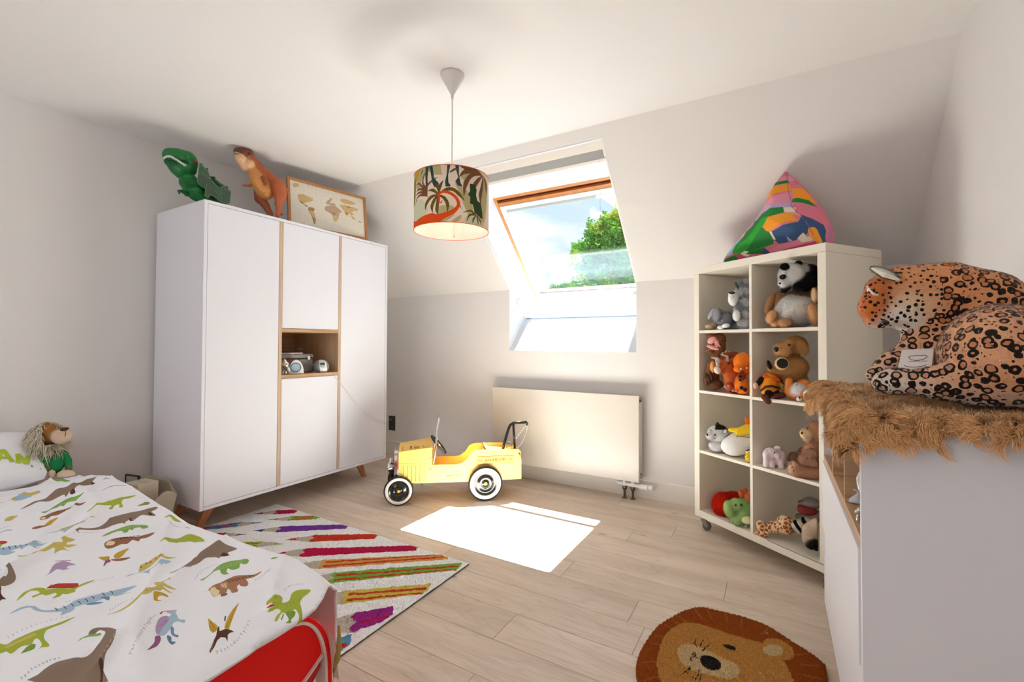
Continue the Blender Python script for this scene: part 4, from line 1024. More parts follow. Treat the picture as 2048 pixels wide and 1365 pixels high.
# lilac crested one
G(d2, 'blue', [(1590, 700), (1640, 680), (1695, 672), (1680, 700), (1690, 730), (1720, 770), (1770, 770), (1765, 800), (1700, 790), (1660, 810), (1640, 850), (1600, 900), (1560, 930), (1500, 930), (1490, 880), (1510, 820), (1560, 780), (1620, 760), (1640, 730)])
G(d2, 'lilac', [(1490, 900), (1495, 850), (1520, 800), (1570, 765), (1620, 765), (1600, 810), (1560, 860), (1520, 920)]); G(d2, 'plum', [(1410, 1105), (1440, 1060), (1480, 1000), (1485, 950), (1530, 935), (1540, 970), (1510, 1030), (1460, 1070)])
G(d2, 'steel', [(1640, 840), (1665, 850), (1670, 900), (1710, 910), (1700, 930), (1650, 915), (1635, 880)]); G(d2, 'teal', [(1600, 920), (1640, 930), (1645, 970), (1685, 975), (1650, 1005), (1610, 970)]); K(d2, 'red', [(1535, 735), (1560, 700), (1620, 685), (1690, 672)], [16, 14, 12, 6])
for i in range(6): K(d2, 'plum', [(1510+i*14, 860-i*14), (1545+i*14, 850-i*10)], 5, 1)
# upper row left
G(d2, 'blue', [(-10, 100), (100, 100), (200, 90), (300, 80), (400, 90), (460, 70), (400, 105), (340, 125), (400, 130), (330, 135), (240, 125), (205, 150), (190, 125), (100, 150), (150, 155), (60, 185), (-10, 170)])
for q in ((30, 125), (90, 118), (150, 108), (200, 100), (250, 95), (310, 92)): K(d2, 'ink', [(q[0]-8, q[1]-12), (q[0]+6, q[1]+10)], 6, 1)
G(d2, 'straw', [(160, 265), (260, 230), (340, 205), (400, 165), (480, 130), (560, 110), (600, 95), (580, 70), (640, 65), (720, 60), (680, 80), (640, 95), (650, 110), (735, 100), (660, 125), (610, 130), (680, 155), (620, 145), (560, 160), (520, 180), (520, 150), (440, 185), (370, 205), (290, 240)])
G(d2, 'lilac', [(415, 375), (460, 345), (480, 310), (510, 270), (560, 245), (620, 235), (730, 255), (660, 265), (640, 290), (665, 300), (610, 310), (580, 300), (540, 300), (510, 320), (480, 340)]); K(d2, 'plum', [(530, 238), (600, 232), (680, 225)], 10)
G(d2, 'red', [(-10, 30), (40, 26), (72, 40), (40, 60), (-10, 66)]); G(d2, 'lime', [(-10, 60), (20, 62), (10, 85), (-10, 90)])
G(d2, 'taupe', [(-10, 340), (60, 340), (130, 350), (152, 380), (130, 420), (60, 460), (10, 480), (-10, 500), (-10, 440), (50, 410), (75, 380), (50, 360), (-10, 370)]); G(d2, 'umber', [(-10, 490), (10, 490), (10, 540), (60, 570), (20, 575), (-10, 590)])
# small flier and stegosaur
G(d2, 'gold', [(945, 190), (1000, 185), (1050, 190), (1030, 215), (970, 212)]); G(d2, 'gold', [(1090, 190), (1110, 160), (1160, 135), (1235, 110), (1190, 160), (1140, 190)]); G(d2, 'brown', [(1060, 205), (1120, 195), (1180, 185), (1250, 175), (1200, 200), (1120, 215)]); G(d2, 'plum', [(990, 258), (1010, 215), (1050, 205), (1060, 220), (1020, 235), (1010, 250)])
G(d2, 'blue', [(1200, 345), (1250, 315), (1320, 300), (1400, 280), (1500, 240), (1560, 200), (1640, 190), (1600, 220), (1560, 230), (1560, 250), (1500, 260), (1440, 280), (1430, 305), (1390, 300), (1300, 310), (1240, 335)]); G(d2, 'straw', [(1325, 295), (1335, 260), (1345, 232), (1390, 215), (1420, 205), (1470, 175), (1520, 160), (1580, 170), (1700, 152), (1600, 185), (1540, 195), (1480, 220), (1440, 245), (1380, 275)], 0)
for q in ((1350, 245), (1400, 215), (1440, 205), (1490, 182), (1530, 168)): G(d2, 'brown', [(q[0]-12, q[1]+12), (q[0], q[1]-8), (q[0]+18, q[1]+4)], 0)
# taupe diplodocus pair and others (upper part)
G(d1, 'taupe', [(195, 955), (260, 920), (340, 885), (440, 860), (500, 820), (560, 790), (660, 780), (760, 750), (850, 715), (950, 690), (900, 725), (930, 740), (880, 755), (800, 780), (730, 800), (735, 830), (690, 835), (680, 815), (640, 850), (625, 830), (560, 850), (480, 880), (380, 885), (280, 925)])
G(d1, 'umber', [(680, 825), (710, 800), (735, 820), (710, 838)]); G(d1, 'umber', [(890, 760), (890, 725), (930, 738)], 0)
G(d1, 'taupe', [(735, 1265), (745, 1245), (850, 1215), (960, 1180), (1030, 1130), (1080, 1080), (1160, 1040), (1280, 1005), (1370, 990), (1460, 960), (1530, 945), (1530, 965), (1470, 1010), (1520, 1045), (1440, 1050), (1380, 1050), (1330, 1080), (1310, 1095), (1280, 1090), (1230, 1110), (1215, 1135), (1190, 1125), (1100, 1150), (1040, 1180), (960, 1205), (800, 1240), (760, 1262), (780, 1272)])
G(d1, 'umber', [(1265, 1110), (1260, 1080), (1280, 1070), (1285, 1090), (1310, 1100)], 0); G(d1, 'umber', [(1450, 1050), (1445, 1010), (1470, 1020), (1490, 1045), (1520, 1050)], 0); K(d1, 'taupe', [(800, 1262), (880, 1245), (960, 1222)], 5)
G(d1, 'leaf', [(400, 975), (460, 965), (520, 935), (580, 905), (660, 870), (740, 855), (820, 845), (810, 865), (760, 880), (740, 895), (690, 895), (650, 905), (620, 930), (590, 925), (560, 940), (500, 955), (440, 985)])
G(d1, 'leaf', [(990, 1278), (1040, 1240), (1110, 1205), (1180, 1175), (1260, 1150), (1340, 1145), (1440, 1150), (1430, 1180), (1380, 1190), (1370, 1175), (1310, 1185), (1290, 1210), (1260, 1200), (1240, 1235), (1200, 1240), (1190, 1215), (1120, 1225), (1050, 1260)])
for i in range(9): K(d1, 'cream', [(1140+i*26, 1205-i*6), (1150+i*26, 1200-i*6)], 9, 1); K(d1, 'cream', [(560+i*22, 930-i*7), (568+i*22, 926-i*7)], 6, 1)
G(d1, 'brown', [(390, 1055), (395, 1025), (440, 1010), (500, 990), (560, 970), (640, 960), (720, 940), (780, 925), (840, 908), (790, 935), (720, 955), (690, 980), (640, 985), (600, 1000), (560, 1020), (500, 1025), (470, 1050), (420, 1060)])
G(d1, 'brown', [(1015, 1350), (1030, 1325), (1090, 1300), (1160, 1285), (1240, 1275), (1340, 1270), (1400, 1250), (1510, 1220), (1440, 1265), (1370, 1285), (1350, 1310), (1290, 1300), (1240, 1340), (1180, 1345), (1100, 1380), (1040, 1385)])
for i in range(7): K(d1, 'umber', [(470+i*30, 1000-i*8), (500+i*30, 985-i*6), (515+i*30, 992-i*7)], 5); K(d1, 'umber', [(1130+i*34, 1300-i*7), (1165+i*34, 1290-i*5), (1185+i*34, 1300-i*6)], 7)
G(d1, 'cream', [(392, 1040), (430, 1025), (450, 1040), (420, 1055)]); G(d1, 'cream', [(1030, 1350), (1060, 1315), (1120, 1320), (1100, 1350)])
G(d1, 'lime', [(845, 1010), (900, 985), (960, 955), (1030, 925), (1100, 885), (1160, 860), (1230, 845), (1330, 828), (1260, 860), (1210, 875), (1185, 910), (1200, 950), (1160, 960), (1165, 930), (1120, 945), (1090, 985), (1060, 980), (1090, 950), (1040, 955), (960, 975), (880, 1008)])
G(d1, 'green', [(1340, 940), (1390, 915), (1440, 905), (1450, 925), (1400, 935)]); G(d1, 'taupe', [(1400, 905), (1440, 900), (1465, 915), (1420, 918)])
G(d1, 'leaf', [(420, 740), (500, 715), (580, 700), (670, 695), (670, 715), (600, 718), (540, 735), (470, 735)]); K(d1, 'steel', [(990, 800), (1080, 765), (1230, 750)], [4, 9, 4]); K(d1, 'steel', [(1000, 725), (1070, 708)], 6)
G(d1, 'straw', [(80, 880), (120, 865), (180, 850), (260, 830), (320, 815), (380, 800), (390, 815), (330, 835), (300, 850), (220, 870), (150, 890), (90, 890)]); G(d1, 'blue', [(150, 880), (180, 850), (300, 840), (300, 860), (230, 880)]); K(d1, 'ink', [(0, 905), (70, 888)], 4)
G(d1, 'blue', [(440, 1255), (520, 1225), (600, 1190), (700, 1160), (820, 1150), (830, 1165), (780, 1165), (720, 1180), (650, 1215), (620, 1230), (610, 1215), (540, 1230)]); G(d1, 'straw', [(570, 1210), (600, 1180), (680, 1150), (760, 1130), (860, 1100), (930, 1115), (820, 1130), (760, 1160), (690, 1165), (620, 1200)], 0)
for q in ((600, 1190), (650, 1170), (700, 1155), (750, 1135)): K(d1, 'umber', [q, (q[0]+16, q[1]-8)], 8, 1)
G(d1, 'gold', [(430, 1130), (480, 1085), (570, 1058), (510, 1110), (480, 1130)]); G(d1, 'brown', [(310, 1150), (380, 1128), (450, 1125), (540, 1115), (440, 1140), (350, 1160)]); G(d1, 'straw', [(45, 1050), (90, 1020), (170, 1012), (160, 1030), (110, 1060), (60, 1068)])
K(d1, 'steel', [(0, 1190), (60, 1160), (120, 1160)], [4, 14, 5]); K(d1, 'ink', [(0, 1140), (90, 1110)], 4); G(d1, 'straw', [(590, 1345), (640, 1332), (735, 1328), (660, 1352)]); K(d1, 'blue', [(170, 1370), (300, 1350), (430, 1350)], [10, 20, 5])
G(d1, 'lime', [(1555, 1308), (1640, 1280), (1740, 1262), (1830, 1215), (1900, 1218), (1960, 1260), (1900, 1290), (1880, 1270), (1800, 1290), (1720, 1300), (1640, 1315)]); G(d1, 'lime', [(1600, 1062), (1680, 1055), (1770, 1100), (1700, 1100), (1650, 1075)]); K(d1, 'steel', [(1650, 1130), (1740, 1158), (1850, 1165)], 5)
# front right: long-tail, ankylosaur, horned, flier, green predator
G(d3, 'lime', [(0, 155), (70, 125), (130, 110), (170, 85), (250, 95), (300, 120), (280, 140), (230, 130), (220, 150), (180, 140), (100, 145), (60, 165)])
G(d3, 'taupe', [(0, 412), (10, 400), (80, 380), (170, 340), (220, 290), (260, 230), (340, 180), (410, 155), (480, 160), (580, 180), (540, 200), (500, 215), (510, 235), (450, 245), (420, 270), (400, 255), (330, 270), (280, 300), (220, 340), (130, 385), (40, 405)])
G(d3, 'umber', [(440, 240), (460, 215), (500, 222), (515, 236), (470, 248)]); K(d3, 'taupe', [(40, 412), (120, 392), (190, 360)], 5)
G(d3, 'leaf', [(265, 440), (310, 420), (360, 380), (400, 340), (460, 305), (540, 285), (610, 278), (660, 270), (685, 285), (670, 310), (640, 315), (610, 310), (600, 345), (560, 360), (530, 360), (500, 350), (490, 380), (510, 395), (470, 405), (440, 385), (430, 360), (380, 375), (330, 415), (280, 450)])
for i in range(22): K(d3, 'cream', [(395+(i % 11)*22, 352-(i % 11)*7+(i//11)*16), (405+(i % 11)*22, 349-(i % 11)*7+(i//11)*16)], 9, 1)
G(d3, 'peach', [(335, 545), (380, 505), (440, 485), (500, 455), (570, 430), (650, 425), (720, 425), (795, 402), (750, 435), (690, 455), (660, 460), (680, 500), (660, 525), (610, 520), (600, 505), (580, 530), (590, 570), (540, 585), (525, 560), (500, 545), (490, 575), (440, 615), (440, 590), (390, 620), (365, 600), (350, 570)])
for i in range(8): K(d3, 'umber', [(470+i*30, 475-i*7), (500+i*30, 470-i*6), (530+i*29, 490-i*7)], [5, 9, 4])
G(d3, 'cream', [(345, 560), (355, 530), (390, 525), (400, 545), (430, 560), (420, 600), (390, 622), (370, 600)], 0); K(d3, 'umber', [(410, 545), (425, 540)], 12, 1); K(d3, 'cream', [(275, 562), (345, 560)], 5, 1); G(d3, 'brown', [(440, 615), (445, 590), (490, 585), (498, 600), (470, 615)])
for i in range(6): K(d3, 'cream', [(440+i*10, 500-i*2), (452+i*8, 530+i*2)], 4, 1)
G(d3, 'gold', [(470, 905), (480, 860), (505, 800), (545, 740), (600, 682), (575, 740), (545, 810), (525, 870), (510, 920)], 0); G(d3, 'gold', [(330, 815), (360, 840), (400, 870), (420, 900), (400, 930), (370, 945), (345, 920), (335, 870)], 0)
for a_, b_ in (((480, 900), (590, 700)), ((490, 905), (550, 800)), ((345, 840), (400, 925)), ((340, 880), (385, 935))): K(d3, 'umber', [a_, b_], 3, 1)
G(d3, 'umber', [(400, 970), (410, 910), (425, 880), (430, 930), (480, 910), (530, 920), (555, 935), (520, 945), (500, 965), (500, 1015), (480, 985), (440, 985), (410, 1010), (385, 1060), (350, 1112), (340, 1100), (375, 1020)], 0); K(d3, 'ink', [(480, 800), (475, 840)], 12, 1); K(d3, 'brown', [(380, 1020), (350, 1100)], 10, 1)
G(d3, 'lime', [(835, 715), (840, 685), (880, 665), (920, 645), (955, 640), (975, 655), (975, 690), (1030, 670), (1060, 620), (1110, 580), (1180, 560), (1285, 545), (1250, 580), (1190, 620), (1150, 660), (1135, 700), (1145, 770), (1145, 850), (1100, 860), (1120, 800), (1085, 740), (1060, 760), (1010, 780), (970, 770), (930, 840), (905, 840), (930, 790), (960, 760), (930, 740), (880, 770), (845, 785), (860, 755), (900, 730), (880, 715)])
G(d3, 'green', [(1000, 770), (1050, 755), (1085, 760), (1080, 800), (1050, 830), (1050, 855), (1000, 862), (1030, 830)]); G(d3, 'red', [(835, 740), (870, 725), (905, 720), (870, 745)]); K(d3, 'cream', [(850, 712), (890, 702)], 8, 1); K(d3, 'umber', [(910, 665), (920, 663)], 10, 1); G(d3, 'dkgreen', [(960, 830), (980, 780), (990, 780), (970, 835)], 0)
for i in range(6): K(d3, 'green', [(1000+i*30, 690-i*14), (1020+i*30, 720-i*12)], 5, 1)
G(d3, 'green', [(900, 280), (940, 290), (900, 295), (870, 288)])
# pale script: names beside the animals
def script(f, s, a, b, h, bow=0):
    A2, B2 = np.array(a, float), np.array(b, float); n_ = len(s); r_ = random.Random(len(s)+int(a[0]))
    glyph = {'P': [[(0, 1), (0, 0), (.7, .1), (.6, .5), (0, .5)]], 't': [[(.4, 0), (.3, .9), (.6, 1)], [(0, .35), (.7, .35)]], 'e': [[(0, .65), (.7, .6), (.5, .35), (.1, .5), (.2, 1), (.7, .9)]], 'r': [[(.1, .35), (.15, 1)], [(.15, .55), (.6, .35)]],
             'o': [[(.4, .35), (0, .7), (.4, 1), (.7, .65), (.4, .35)]], 'd': [[(.6, .6), (.2, .4), (0, .8), (.4, 1), (.65, .7)], [(.65, 0), (.7, 1)]], 'a': [[(.6, .4), (.1, .45), (0, .9), (.5, .9), (.6, .4), (.7, 1)]], 'c': [[(.6, .4), (.1, .5), (.1, .9), (.6, 1)]],
             'y': [[(0, .4), (.3, .8)], [(.7, .35), (.2, 1.3)]], 'l': [[(.3, 0), (.3, 1)]], 's': [[(.6, .4), (.1, .45), (.5, .7), (.5, 1), (0, .95)]], 'u': [[(0, .4), (.1, 1), (.6, .9), (.6, .4)]], 'h': [[(0, 0), (.05, 1)], [(.05, .6), (.5, .4), (.6, 1)]],
             'i': [[(.3, .4), (.3, 1)]], 'n': [[(0, .4), (.05, 1)], [(.05, .6), (.5, .4), (.6, 1)]], 'm': [[(0, 1), (.1, .4), (.35, 1)], [(.35, 1), (.5, .4), (.8, 1)]], 'p': [[(0, .4), (.05, 1.4)], [(.05, .5), (.6, .5), (.5, .9), (.1, .9)]], 'T': [[(0, 0), (.8, 0)], [(.4, 0), (.4, 1)]], 'A': [[(0, 1), (.4, 0), (.75, 1)], [(.15, .6), (.6, .6)]], 'V': [[(0, 0), (.35, 1), (.7, 0)]], 'k': [[(0, 0), (0, 1)], [(.6, .4), (0, .7), (.6, 1)]]}
    D2 = (B2-A2)/max(1, n_-1); ang2 = math.atan2(B2[1]-A2[1], B2[0]-A2[0])
    for i, ch in enumerate(s):
        tt = i/max(1, n_-1); base_ = A2+(B2-A2)*tt+np.array([math.sin(ang2), -math.cos(ang2)])*bow*4*tt*(1-tt)
        aa = ang2-math.atan(4*bow*(1-2*tt)/max(1, np.linalg.norm(B2-A2)))*1.0
        ca, sa = math.cos(aa), math.sin(aa); hh = h[0]+(h[1]-h[0])*tt if hasattr(h, '__len__') else h
        for st_ in glyph.get(ch, []):
            pts = [(base_[0]+(x*hh*.75)*ca-((y-1)*hh)*sa, base_[1]+(x*hh*.75)*sa+((y-1)*hh)*ca) for x, y in st_]
            P_ = [cloth(*f(*q)) for q in pts]; ds.append((stroke(P_, .0013 if hh > 24 else .001, 1), DK.index('script')))
script(d3, 'Pterodactylus', (410, 1120), (690, 850), 30, -45)
script(d2, 'Parasaurolophus', (1262, 1150), (1490, 770), 34, 10)
script(d2, 'Apatosaurus', (210, 1350), (560, 1165), 26, 25)
script(d2, 'Tyrannosaurus', (80, 990), (640, 765), 22, 40)
script(d3, 'Tyrannosaurus', (1000, 600), (1210, 520), 16, 18); script(d3, 'Triceratops', (740, 480), (870, 395), 18, -5)
script(d2, 'Velociraptor', (1060, 690), (1350, 545), 18, 15); script(d2, 'Plesiosaurus', (640, 600), (960, 510), 12, 5); script(d3, 'Ankylosaurus', (220, 440), (400, 320), 15, 20)
script(d2, 'Spinosaurus', (800, 415), (1080, 350), 12, -5)

hem = [(-.965, -.16), (-.957, .1), (-.966, .3), (-.956, .45), (-.963, .58), (-.964, .66), (-.975, .73), (-.998, .79), (-1.03, .85), (-1.045, .90), (-1.05, .97), (-1.056, 1.04)]
outl = hem+[(-1.3, 1.07), (-1.9, 1.06), (-2.5, 1.05), (-2.99, 1.03), (-3.05, .95), (-3.05, .8), (-2.98, .65), (-2.93, .45), (-2.93, .1), (-2.95, -.16)]
YE = .865
def dz(x, y):
    w = .010*np.sin(x*6.1+y*2.3+.6*np.sin(y*7))*np.cos(y*5.2-x*1.7)
    r1 = 1-np.abs(np.sin(2.6*x+5.1*y+.9*np.sin(3.3*x-1.2*y))); w += .016*r1**7
    r2 = 1-np.abs(np.sin(6.9*x+8.3*y+1.3*np.sin(2.3*x+1.0))); w += .012*r2**9
    r3 = 1-np.abs(np.sin(17*x-6*y+2.1*np.sin(5*y+x))); w += .0035*r3**4
    w += .0016*np.sin(31*x+11*y)*np.sin(27*y-9*x); w *= 1.3*np.clip((-x-.99)/.14, .2, 1)
    return w
def dumap(P):
    x, y = P[:, 0].copy(), P[:, 1].copy(); over = np.clip(y-YE+.03, 0, None); R = .035
    th = np.clip(over/R, 0, PI/2); yy = np.where(over > 0, YE-.03+R*np.sin(th), y)
    drop = np.where(over > 0, R*(1-np.cos(th))+np.clip(over-R*PI/2, 0, None), 0)
    w = dz(x, y); z = hprof(x, np.minimum(y, .84))+w*np.clip(1-over/.03, 0, 1)-drop
    yy = yy+np.where(drop > .03, .012*np.sin(x*17)+.010*np.sin(x*41+1)*(drop/.2), 0)+np.clip(x+1.06, 0, 1)*np.clip(drop-.02, 0, 1)*(-.10)
    # the foot end dips a little over the board; pillow end lifts
    z = z-np.clip(x+.975, 0, None)*.5*(y < .9)-.012*np.clip((-2.9-x)/.1, 0, 1)
    yy = yy-np.clip(x+1.25, 0, .25)*.22*np.clip((y-.7)/.15, 0, 1)
    return np.stack([x+2.0, yy-.4, z-.43], 1)
duv, *_ = printed('duvet', outl, ds, dm, dumap, .016, None, label='white duvet printed with colourful dinosaurs and their names on the bed', cat='duvet')
duv.location = (-2.0, .4, .43); s_ = duv.modifiers.new('thickness', 'SOLIDIFY'); s_.thickness = .006; s_.offset = -1
lining = mat('duvet_lining_gold', '#a8934f', rough=.9)
# folded-under inner edge with its ochre print, seen at the hanging corner
vv = []; n = 9
for i in range(n):
    t = i/(n-1)
    vv += [(-1.005+.042*t, .772-.004*t-.008*math.sin(t*3), .395-.035*t**2), (-.978+.018*t-.012*math.sin(t*3.1), .778, .24+.02*math.sin(t*2))]
MB().add([(x+2.0, y-.4, z-.43) for x, y, z in vv], [(2*i, 2*i+1, 2*i+3, 2*i+2) for i in range(n-1)]).build('inner_fold', M_LACQ if False else mat('duvet_inner', '#e2dcd6', rough=.9), duv, smooth=True)
MB().tube([(-.962+2, .776-.4, .395-.43), (-.957+2, .775-.4, .35-.43), (-.965+2, .774-.4, .31-.43), (-.975+2, .772-.4, .275-.43)], [.003, .006, .007, .002], 8).build('lining_print', lining, duv, smooth=True, label='ochre patch on the turned hem')

# ---------------------------------------------------------------- pillow
def pillow_geo():
    n = 30; vs, fs = [], []
    W2, H2, T2 = .33, .19, .07
    for s_ in (1, -1):
        for i in range(n+1):
            for j in range(n+1):
                u, v = -1+2*i/n, -1+2*j/n
                k_ = (1-u**4)*(1-v**4); pinch = 1-.06*(u*u*v*v)
                x = u*W2*(1-.05*v*v)*pinch; y = v*H2*(1-.05*u*u)*pinch
                h = T2*max(0, k_)**.55
                h += .004*math.sin(9*u+5*v)*k_+.003*math.sin(17*v-6*u)*k_
                vs.append((x, y, s_*h))
    m_ = (n+1)**2
    for s_ in (0, 1):
        for i in range(n):
            for j in range(n):
                a = s_*m_+i*(n+1)+j; q = (a, a+n+1, a+n+2, a+1); fs.append(q if s_ == 0 else q[::-1])
    return vs, fs
vs, fs = pillow_geo()
pw_ = empty('pillow', (-3.19, .45, .548), label='white pillow with large green letters leaning at the head of the bed', cat='pillow')
# face points towards the foot of the bed and upwards
pR = Matrix.Rotation(math.radians(-3), 4, 'Z') @ Matrix.Rotation(math.radians(33), 4, 'Y') @ Matrix.Rotation(PI/2, 4, 'Z')
m_ = MB().add([pR @ Vector(v) for v in vs], fs); pc_ = m_.build('pillowcase', mat('pillow_cotton', (.95, .955, .975), rough=.9), pw_, smooth=True)
M_LET = mat('letter_green', '#b3c83c', rough=.9)
def pillow_pt(px, py):
    """pixel -> pillow face coordinates (u,v)"""
    n_ = (pR.to_3x3() @ Vector((0, 0, 1))); o = pw_.location+n_*.065; d = ray(px, py); t = (o-CAMP).dot(n_)/d.dot(n_); P_ = CAMP+d*t
    return pR.to_3x3().inverted() @ (P_-pw_.location)
def pletter(px_strokes, w, name='letter', m=M_LET):
    mb = MB()
    for st_ in px_strokes:
        P_ = [pillow_pt(*q) for q in st_]; poly = stroke([(p.x, p.y) for p in P_], w, 3)
        n2 = len(poly)//2; vs = []
        for x, y in poly:
            u, v = x/.33, y/.19; k_ = max(0, (1-min(1, abs(u))**4)*(1-min(1, abs(v))**4)); h = .07*k_**.55+.004*math.sin(9*u+5*v)*k_+.003*math.sin(17*v-6*u)*k_
            vs.append(pR @ Vector((x, y, h+.0012)))
        mb.add(vs, [(i, i+1, 2*n2-2-i, 2*n2-1-i) for i in range(n2-1)])
    return mb.build(name, m, pw_)
pletter([[(-4, 924), (2, 902), (6, 901), (16, 912), (25, 925)], [(-2, 917), (8, 916), (18, 917)]], .017)
pletter([[(36, 926), (37, 917), (36, 906)], [(36, 907), (44, 915), (54, 924)], [(55, 925), (56, 917), (57, 908)]], .017)
pletter([[(64, 926), (66, 930)]], .005, 'printed_mark', mat('letter_violet', '#6a5a86', rough=.9)); pletter([[(82, 929), (84, 931)]], .005, 'printed_mark', mat('letter_blue', '#9db8cc', rough=.9))
# ---------------------------------------------------------------- soft toys and figures: measured in the picture, built as solids standing at their own depth
class Toy:
    def __init__(s, name, label, cat, crop, loc, group=None, turn=0, z=None):
        """crop = (x0, y0, scale) of the view measured in; loc = world point under the toy"""
        s.crop = crop; P_ = Vector(loc); a = math.atan2(-P_.y, -P_.x); rz = a+PI/2
        s.root = empty(name, P_, rz, label, cat, group); s.P = P_; s.rz = rz
        s.n = Vector((math.cos(a), math.sin(a), 0)); s.R = Matrix.Rotation(-rz, 3, 'Z')
        D = math.hypot(P_.x, P_.y); hd = Vector((P_.x, P_.y, 0)).normalized(); f2 = Vector((fw.x, fw.y, 0)).normalized(); c = hd.dot(f2)
        s.sx = 898.726/(D*c*c)*crop[2]; s.sz = 898.726/(D*c)*crop[2]
        s.prims = []; s.parts = []; s.gain = 1.6 if crop[:2] in ((1370, 320), (1370, 640), (1370, 820)) else 1.12
    def L(s, cx, cy, d=0):
        px, py = s.crop[0]+cx/s.crop[2], s.crop[1]+cy/s.crop[2]; dd = ray(px, py); o = s.P-s.n*d
        t = (o-CAMP).dot(s.n)/dd.dot(s.n); return s.R @ (CAMP+dd*t-s.P)
    def E(s, cx, cy, d, rx, rz, col, ry=None, a=0, k=None):
        c = s.L(cx, cy, d); X, Z = rx/s.sx, rz/s.sz; Y = (X+Z)/2 if ry is None else ry
        s.prims.append(E3(c, (X, Y, Z), rotm(y=-a) if a else None, col, k)); s.tint(1); return s
    def C(s, pts, rs, col, k=None):
        q = [s.L(*p) for p in pts]; m = (s.sx+s.sz)/2
        for i in range(len(q)-1): s.prims.append(C3(q[i], q[i+1], rs[i]/m, rs[i+1]/m, col, k))
        s.tint(len(q)-1); return s
    def tint(s, n):
        for p in s.prims[-n:]: p['col'] = tuple(min(.88, x*s.gain) for x in p['col'])
    def body(s, name='body', n=48, k=.01, m=None, furn=0, ln=.008, wd=.0012, parent=None, floor=True, colfn=None, cut=None, keep=False, **kw):
        fc = cut
        if floor:
            def fc(P, c0=cut):
                d = .001-P[..., 2]; return d if c0 is None else np.maximum(d, c0(P))
        o = soft(name, s.prims, parent or s.root, n, k, m, furn, ln, wd, cut=fc, colfn=colfn, **kw)
        if not keep: s.prims = []
        return o
    def ball(s, name, cx, cy, d, r, m, rz=None, ry=None, parent=None, **kw):
        c = s.L(cx, cy, d); X = r/s.sx; Z = (rz or r)/s.sz
        return ball(name, c, (X, ry if ry is not None else X, Z), m, parent or s.root, 14, **kw)
    def tube(s, name, pts, rs, m, parent=None, seg=8, **kw):
        mm = (s.sx+s.sz)/2; q = [s.L(*p) for p in pts]
        return MB().tube(q, [r/mm for r in rs] if hasattr(rs, '__len__') else rs/mm, seg).build(name, m, parent or s.root, smooth=True, **kw)
    def ear(s, name, base, tip, w, col, inner=None, thick=.006, parent=None, n=22, furn=0, **kw):
        """flattened leaf-shaped ear from base to tip (crop coordinates with depth)"""
        b, t = s.L(*base), s.L(*tip); X = w/s.sx; mid = (b+t)/2; d = (t-b); Lg = d.length; ang = math.degrees(math.atan2(d.x, d.z))
        g_ = s.gain; pr = [E3(mid, (X/2, thick, Lg/2), rotm(y=ang), col)]
        if inner: pr.append(E3(mid+Vector((0, -thick*.75, 0)), (X*.3, thick*.6, Lg*.36), rotm(y=ang), inner))
        for p in pr: p['col'] = tuple(min(.88, x*g_) for x in p['col'])
        return soft(name, pr, parent or s.root, n, .002, None, furn, .004, .001, **kw)
    def off(s):
        pass
def solid(c): 
    return mat('solid_'+c.lstrip('#'), c, rough=.5)
BKF = Frame(BA, ang)
cA = (1370, 320, 3.5925); cB = (1370, 640, 6.203); cC = (1370, 820, 3.69)
def bk_loc(crop, cx, cy, dep, row):
    """world point on the shelf of a row (0 = lowest), under the pixel column cx at depth dep"""
    x, z = BKF.at(crop[0]+cx/crop[2], crop[1]+cy/crop[2], dep); P_ = BKF.o+BKF.x*x+BKF.y*dep
    return (P_.x, P_.y, shelfz[row]+.0005)
GT = 'soft toys in the cube bookcase'
# ================================================================ bookcase, top row (row 3)
# grey floppy-eared toy
t = Toy('plush_elephant', 'small grey plush with floppy ears on the top left shelf', 'soft toy', cA, bk_loc(cA, 270, 1190, .06, 3), GT)
g1, g2 = '#7d7f84', '#c9c9cc'
t.E(290, 1150, 0, 62, 55, g1).E(235, 1120, -.02, 42, 48, g1).C([(300, 1190, 0), (370, 1200, 0)], [26, 22], g1).E(350, 1130, .03, 45, 50, g1)
t.body(furn=5000, ln=.007, k=.012)
t.ear('ear', (215, 1060, -.03), (165, 1150, -.05), 40, '#55575c', '#d9d6d6', furn=400); t.ear('ear', (225, 1060, -.05), (225, 1165, -.07), 62, '#6b6d72', '#9a9ba0', furn=500)
t.E(255, 1205, -.06, 24, 14, '#ded6cf').E(295, 1192, -.07, 28, 16, '#e2d8d0'); t.body('feet', n=26, k=.004, floor=True)
t.ball('eye', 262, 1105, -.055, 5, M_EYE)
# big grey-and-white hedgehog-like husky
t = Toy('plush_wolf', 'large shaggy grey and white plush partly behind the shelf divider', 'soft toy', cA, bk_loc(cA, 430, 1190, .08, 3), GT)
t.E(440, 1080, 0, 72, 120, '#8f9097').E(400, 980, 0, 40, 50, '#cfcfd3').E(440, 930, .02, 50, 60, '#86878e').E(435, 1180, -.05, 40, 34, '#b9b8ba')
def strp(V, C):
    w = np.sin(V[:, 2]*95+V[:, 0]*40)+.8*np.sin(V[:, 0]*120+1); return np.where((w > .2)[:, None], C*0+np.array((.82, .83, .85)), C)
t.body(furn=9000, ln=.017, wd=.0018, k=.02, colfn=strp)
t.E(345, 1000, -.07, 36, 50, '#dcdcde').E(335, 965, -.085, 24, 20, '#e8e8e8').E(370, 1120, -.08, 28, 40, '#dfdedd'); t.body('muzzle', n=34, k=.01, furn=900, ln=.003, floor=False)
t.ball('nose', 336, 955, -.112, 24, M_EYE, rz=10, ry=.006)
for q in ((326, 985), (340, 992), (334, 1000), (350, 985)): t.ball('dot', q[0], q[1], -.125, 2.4, M_EYE)
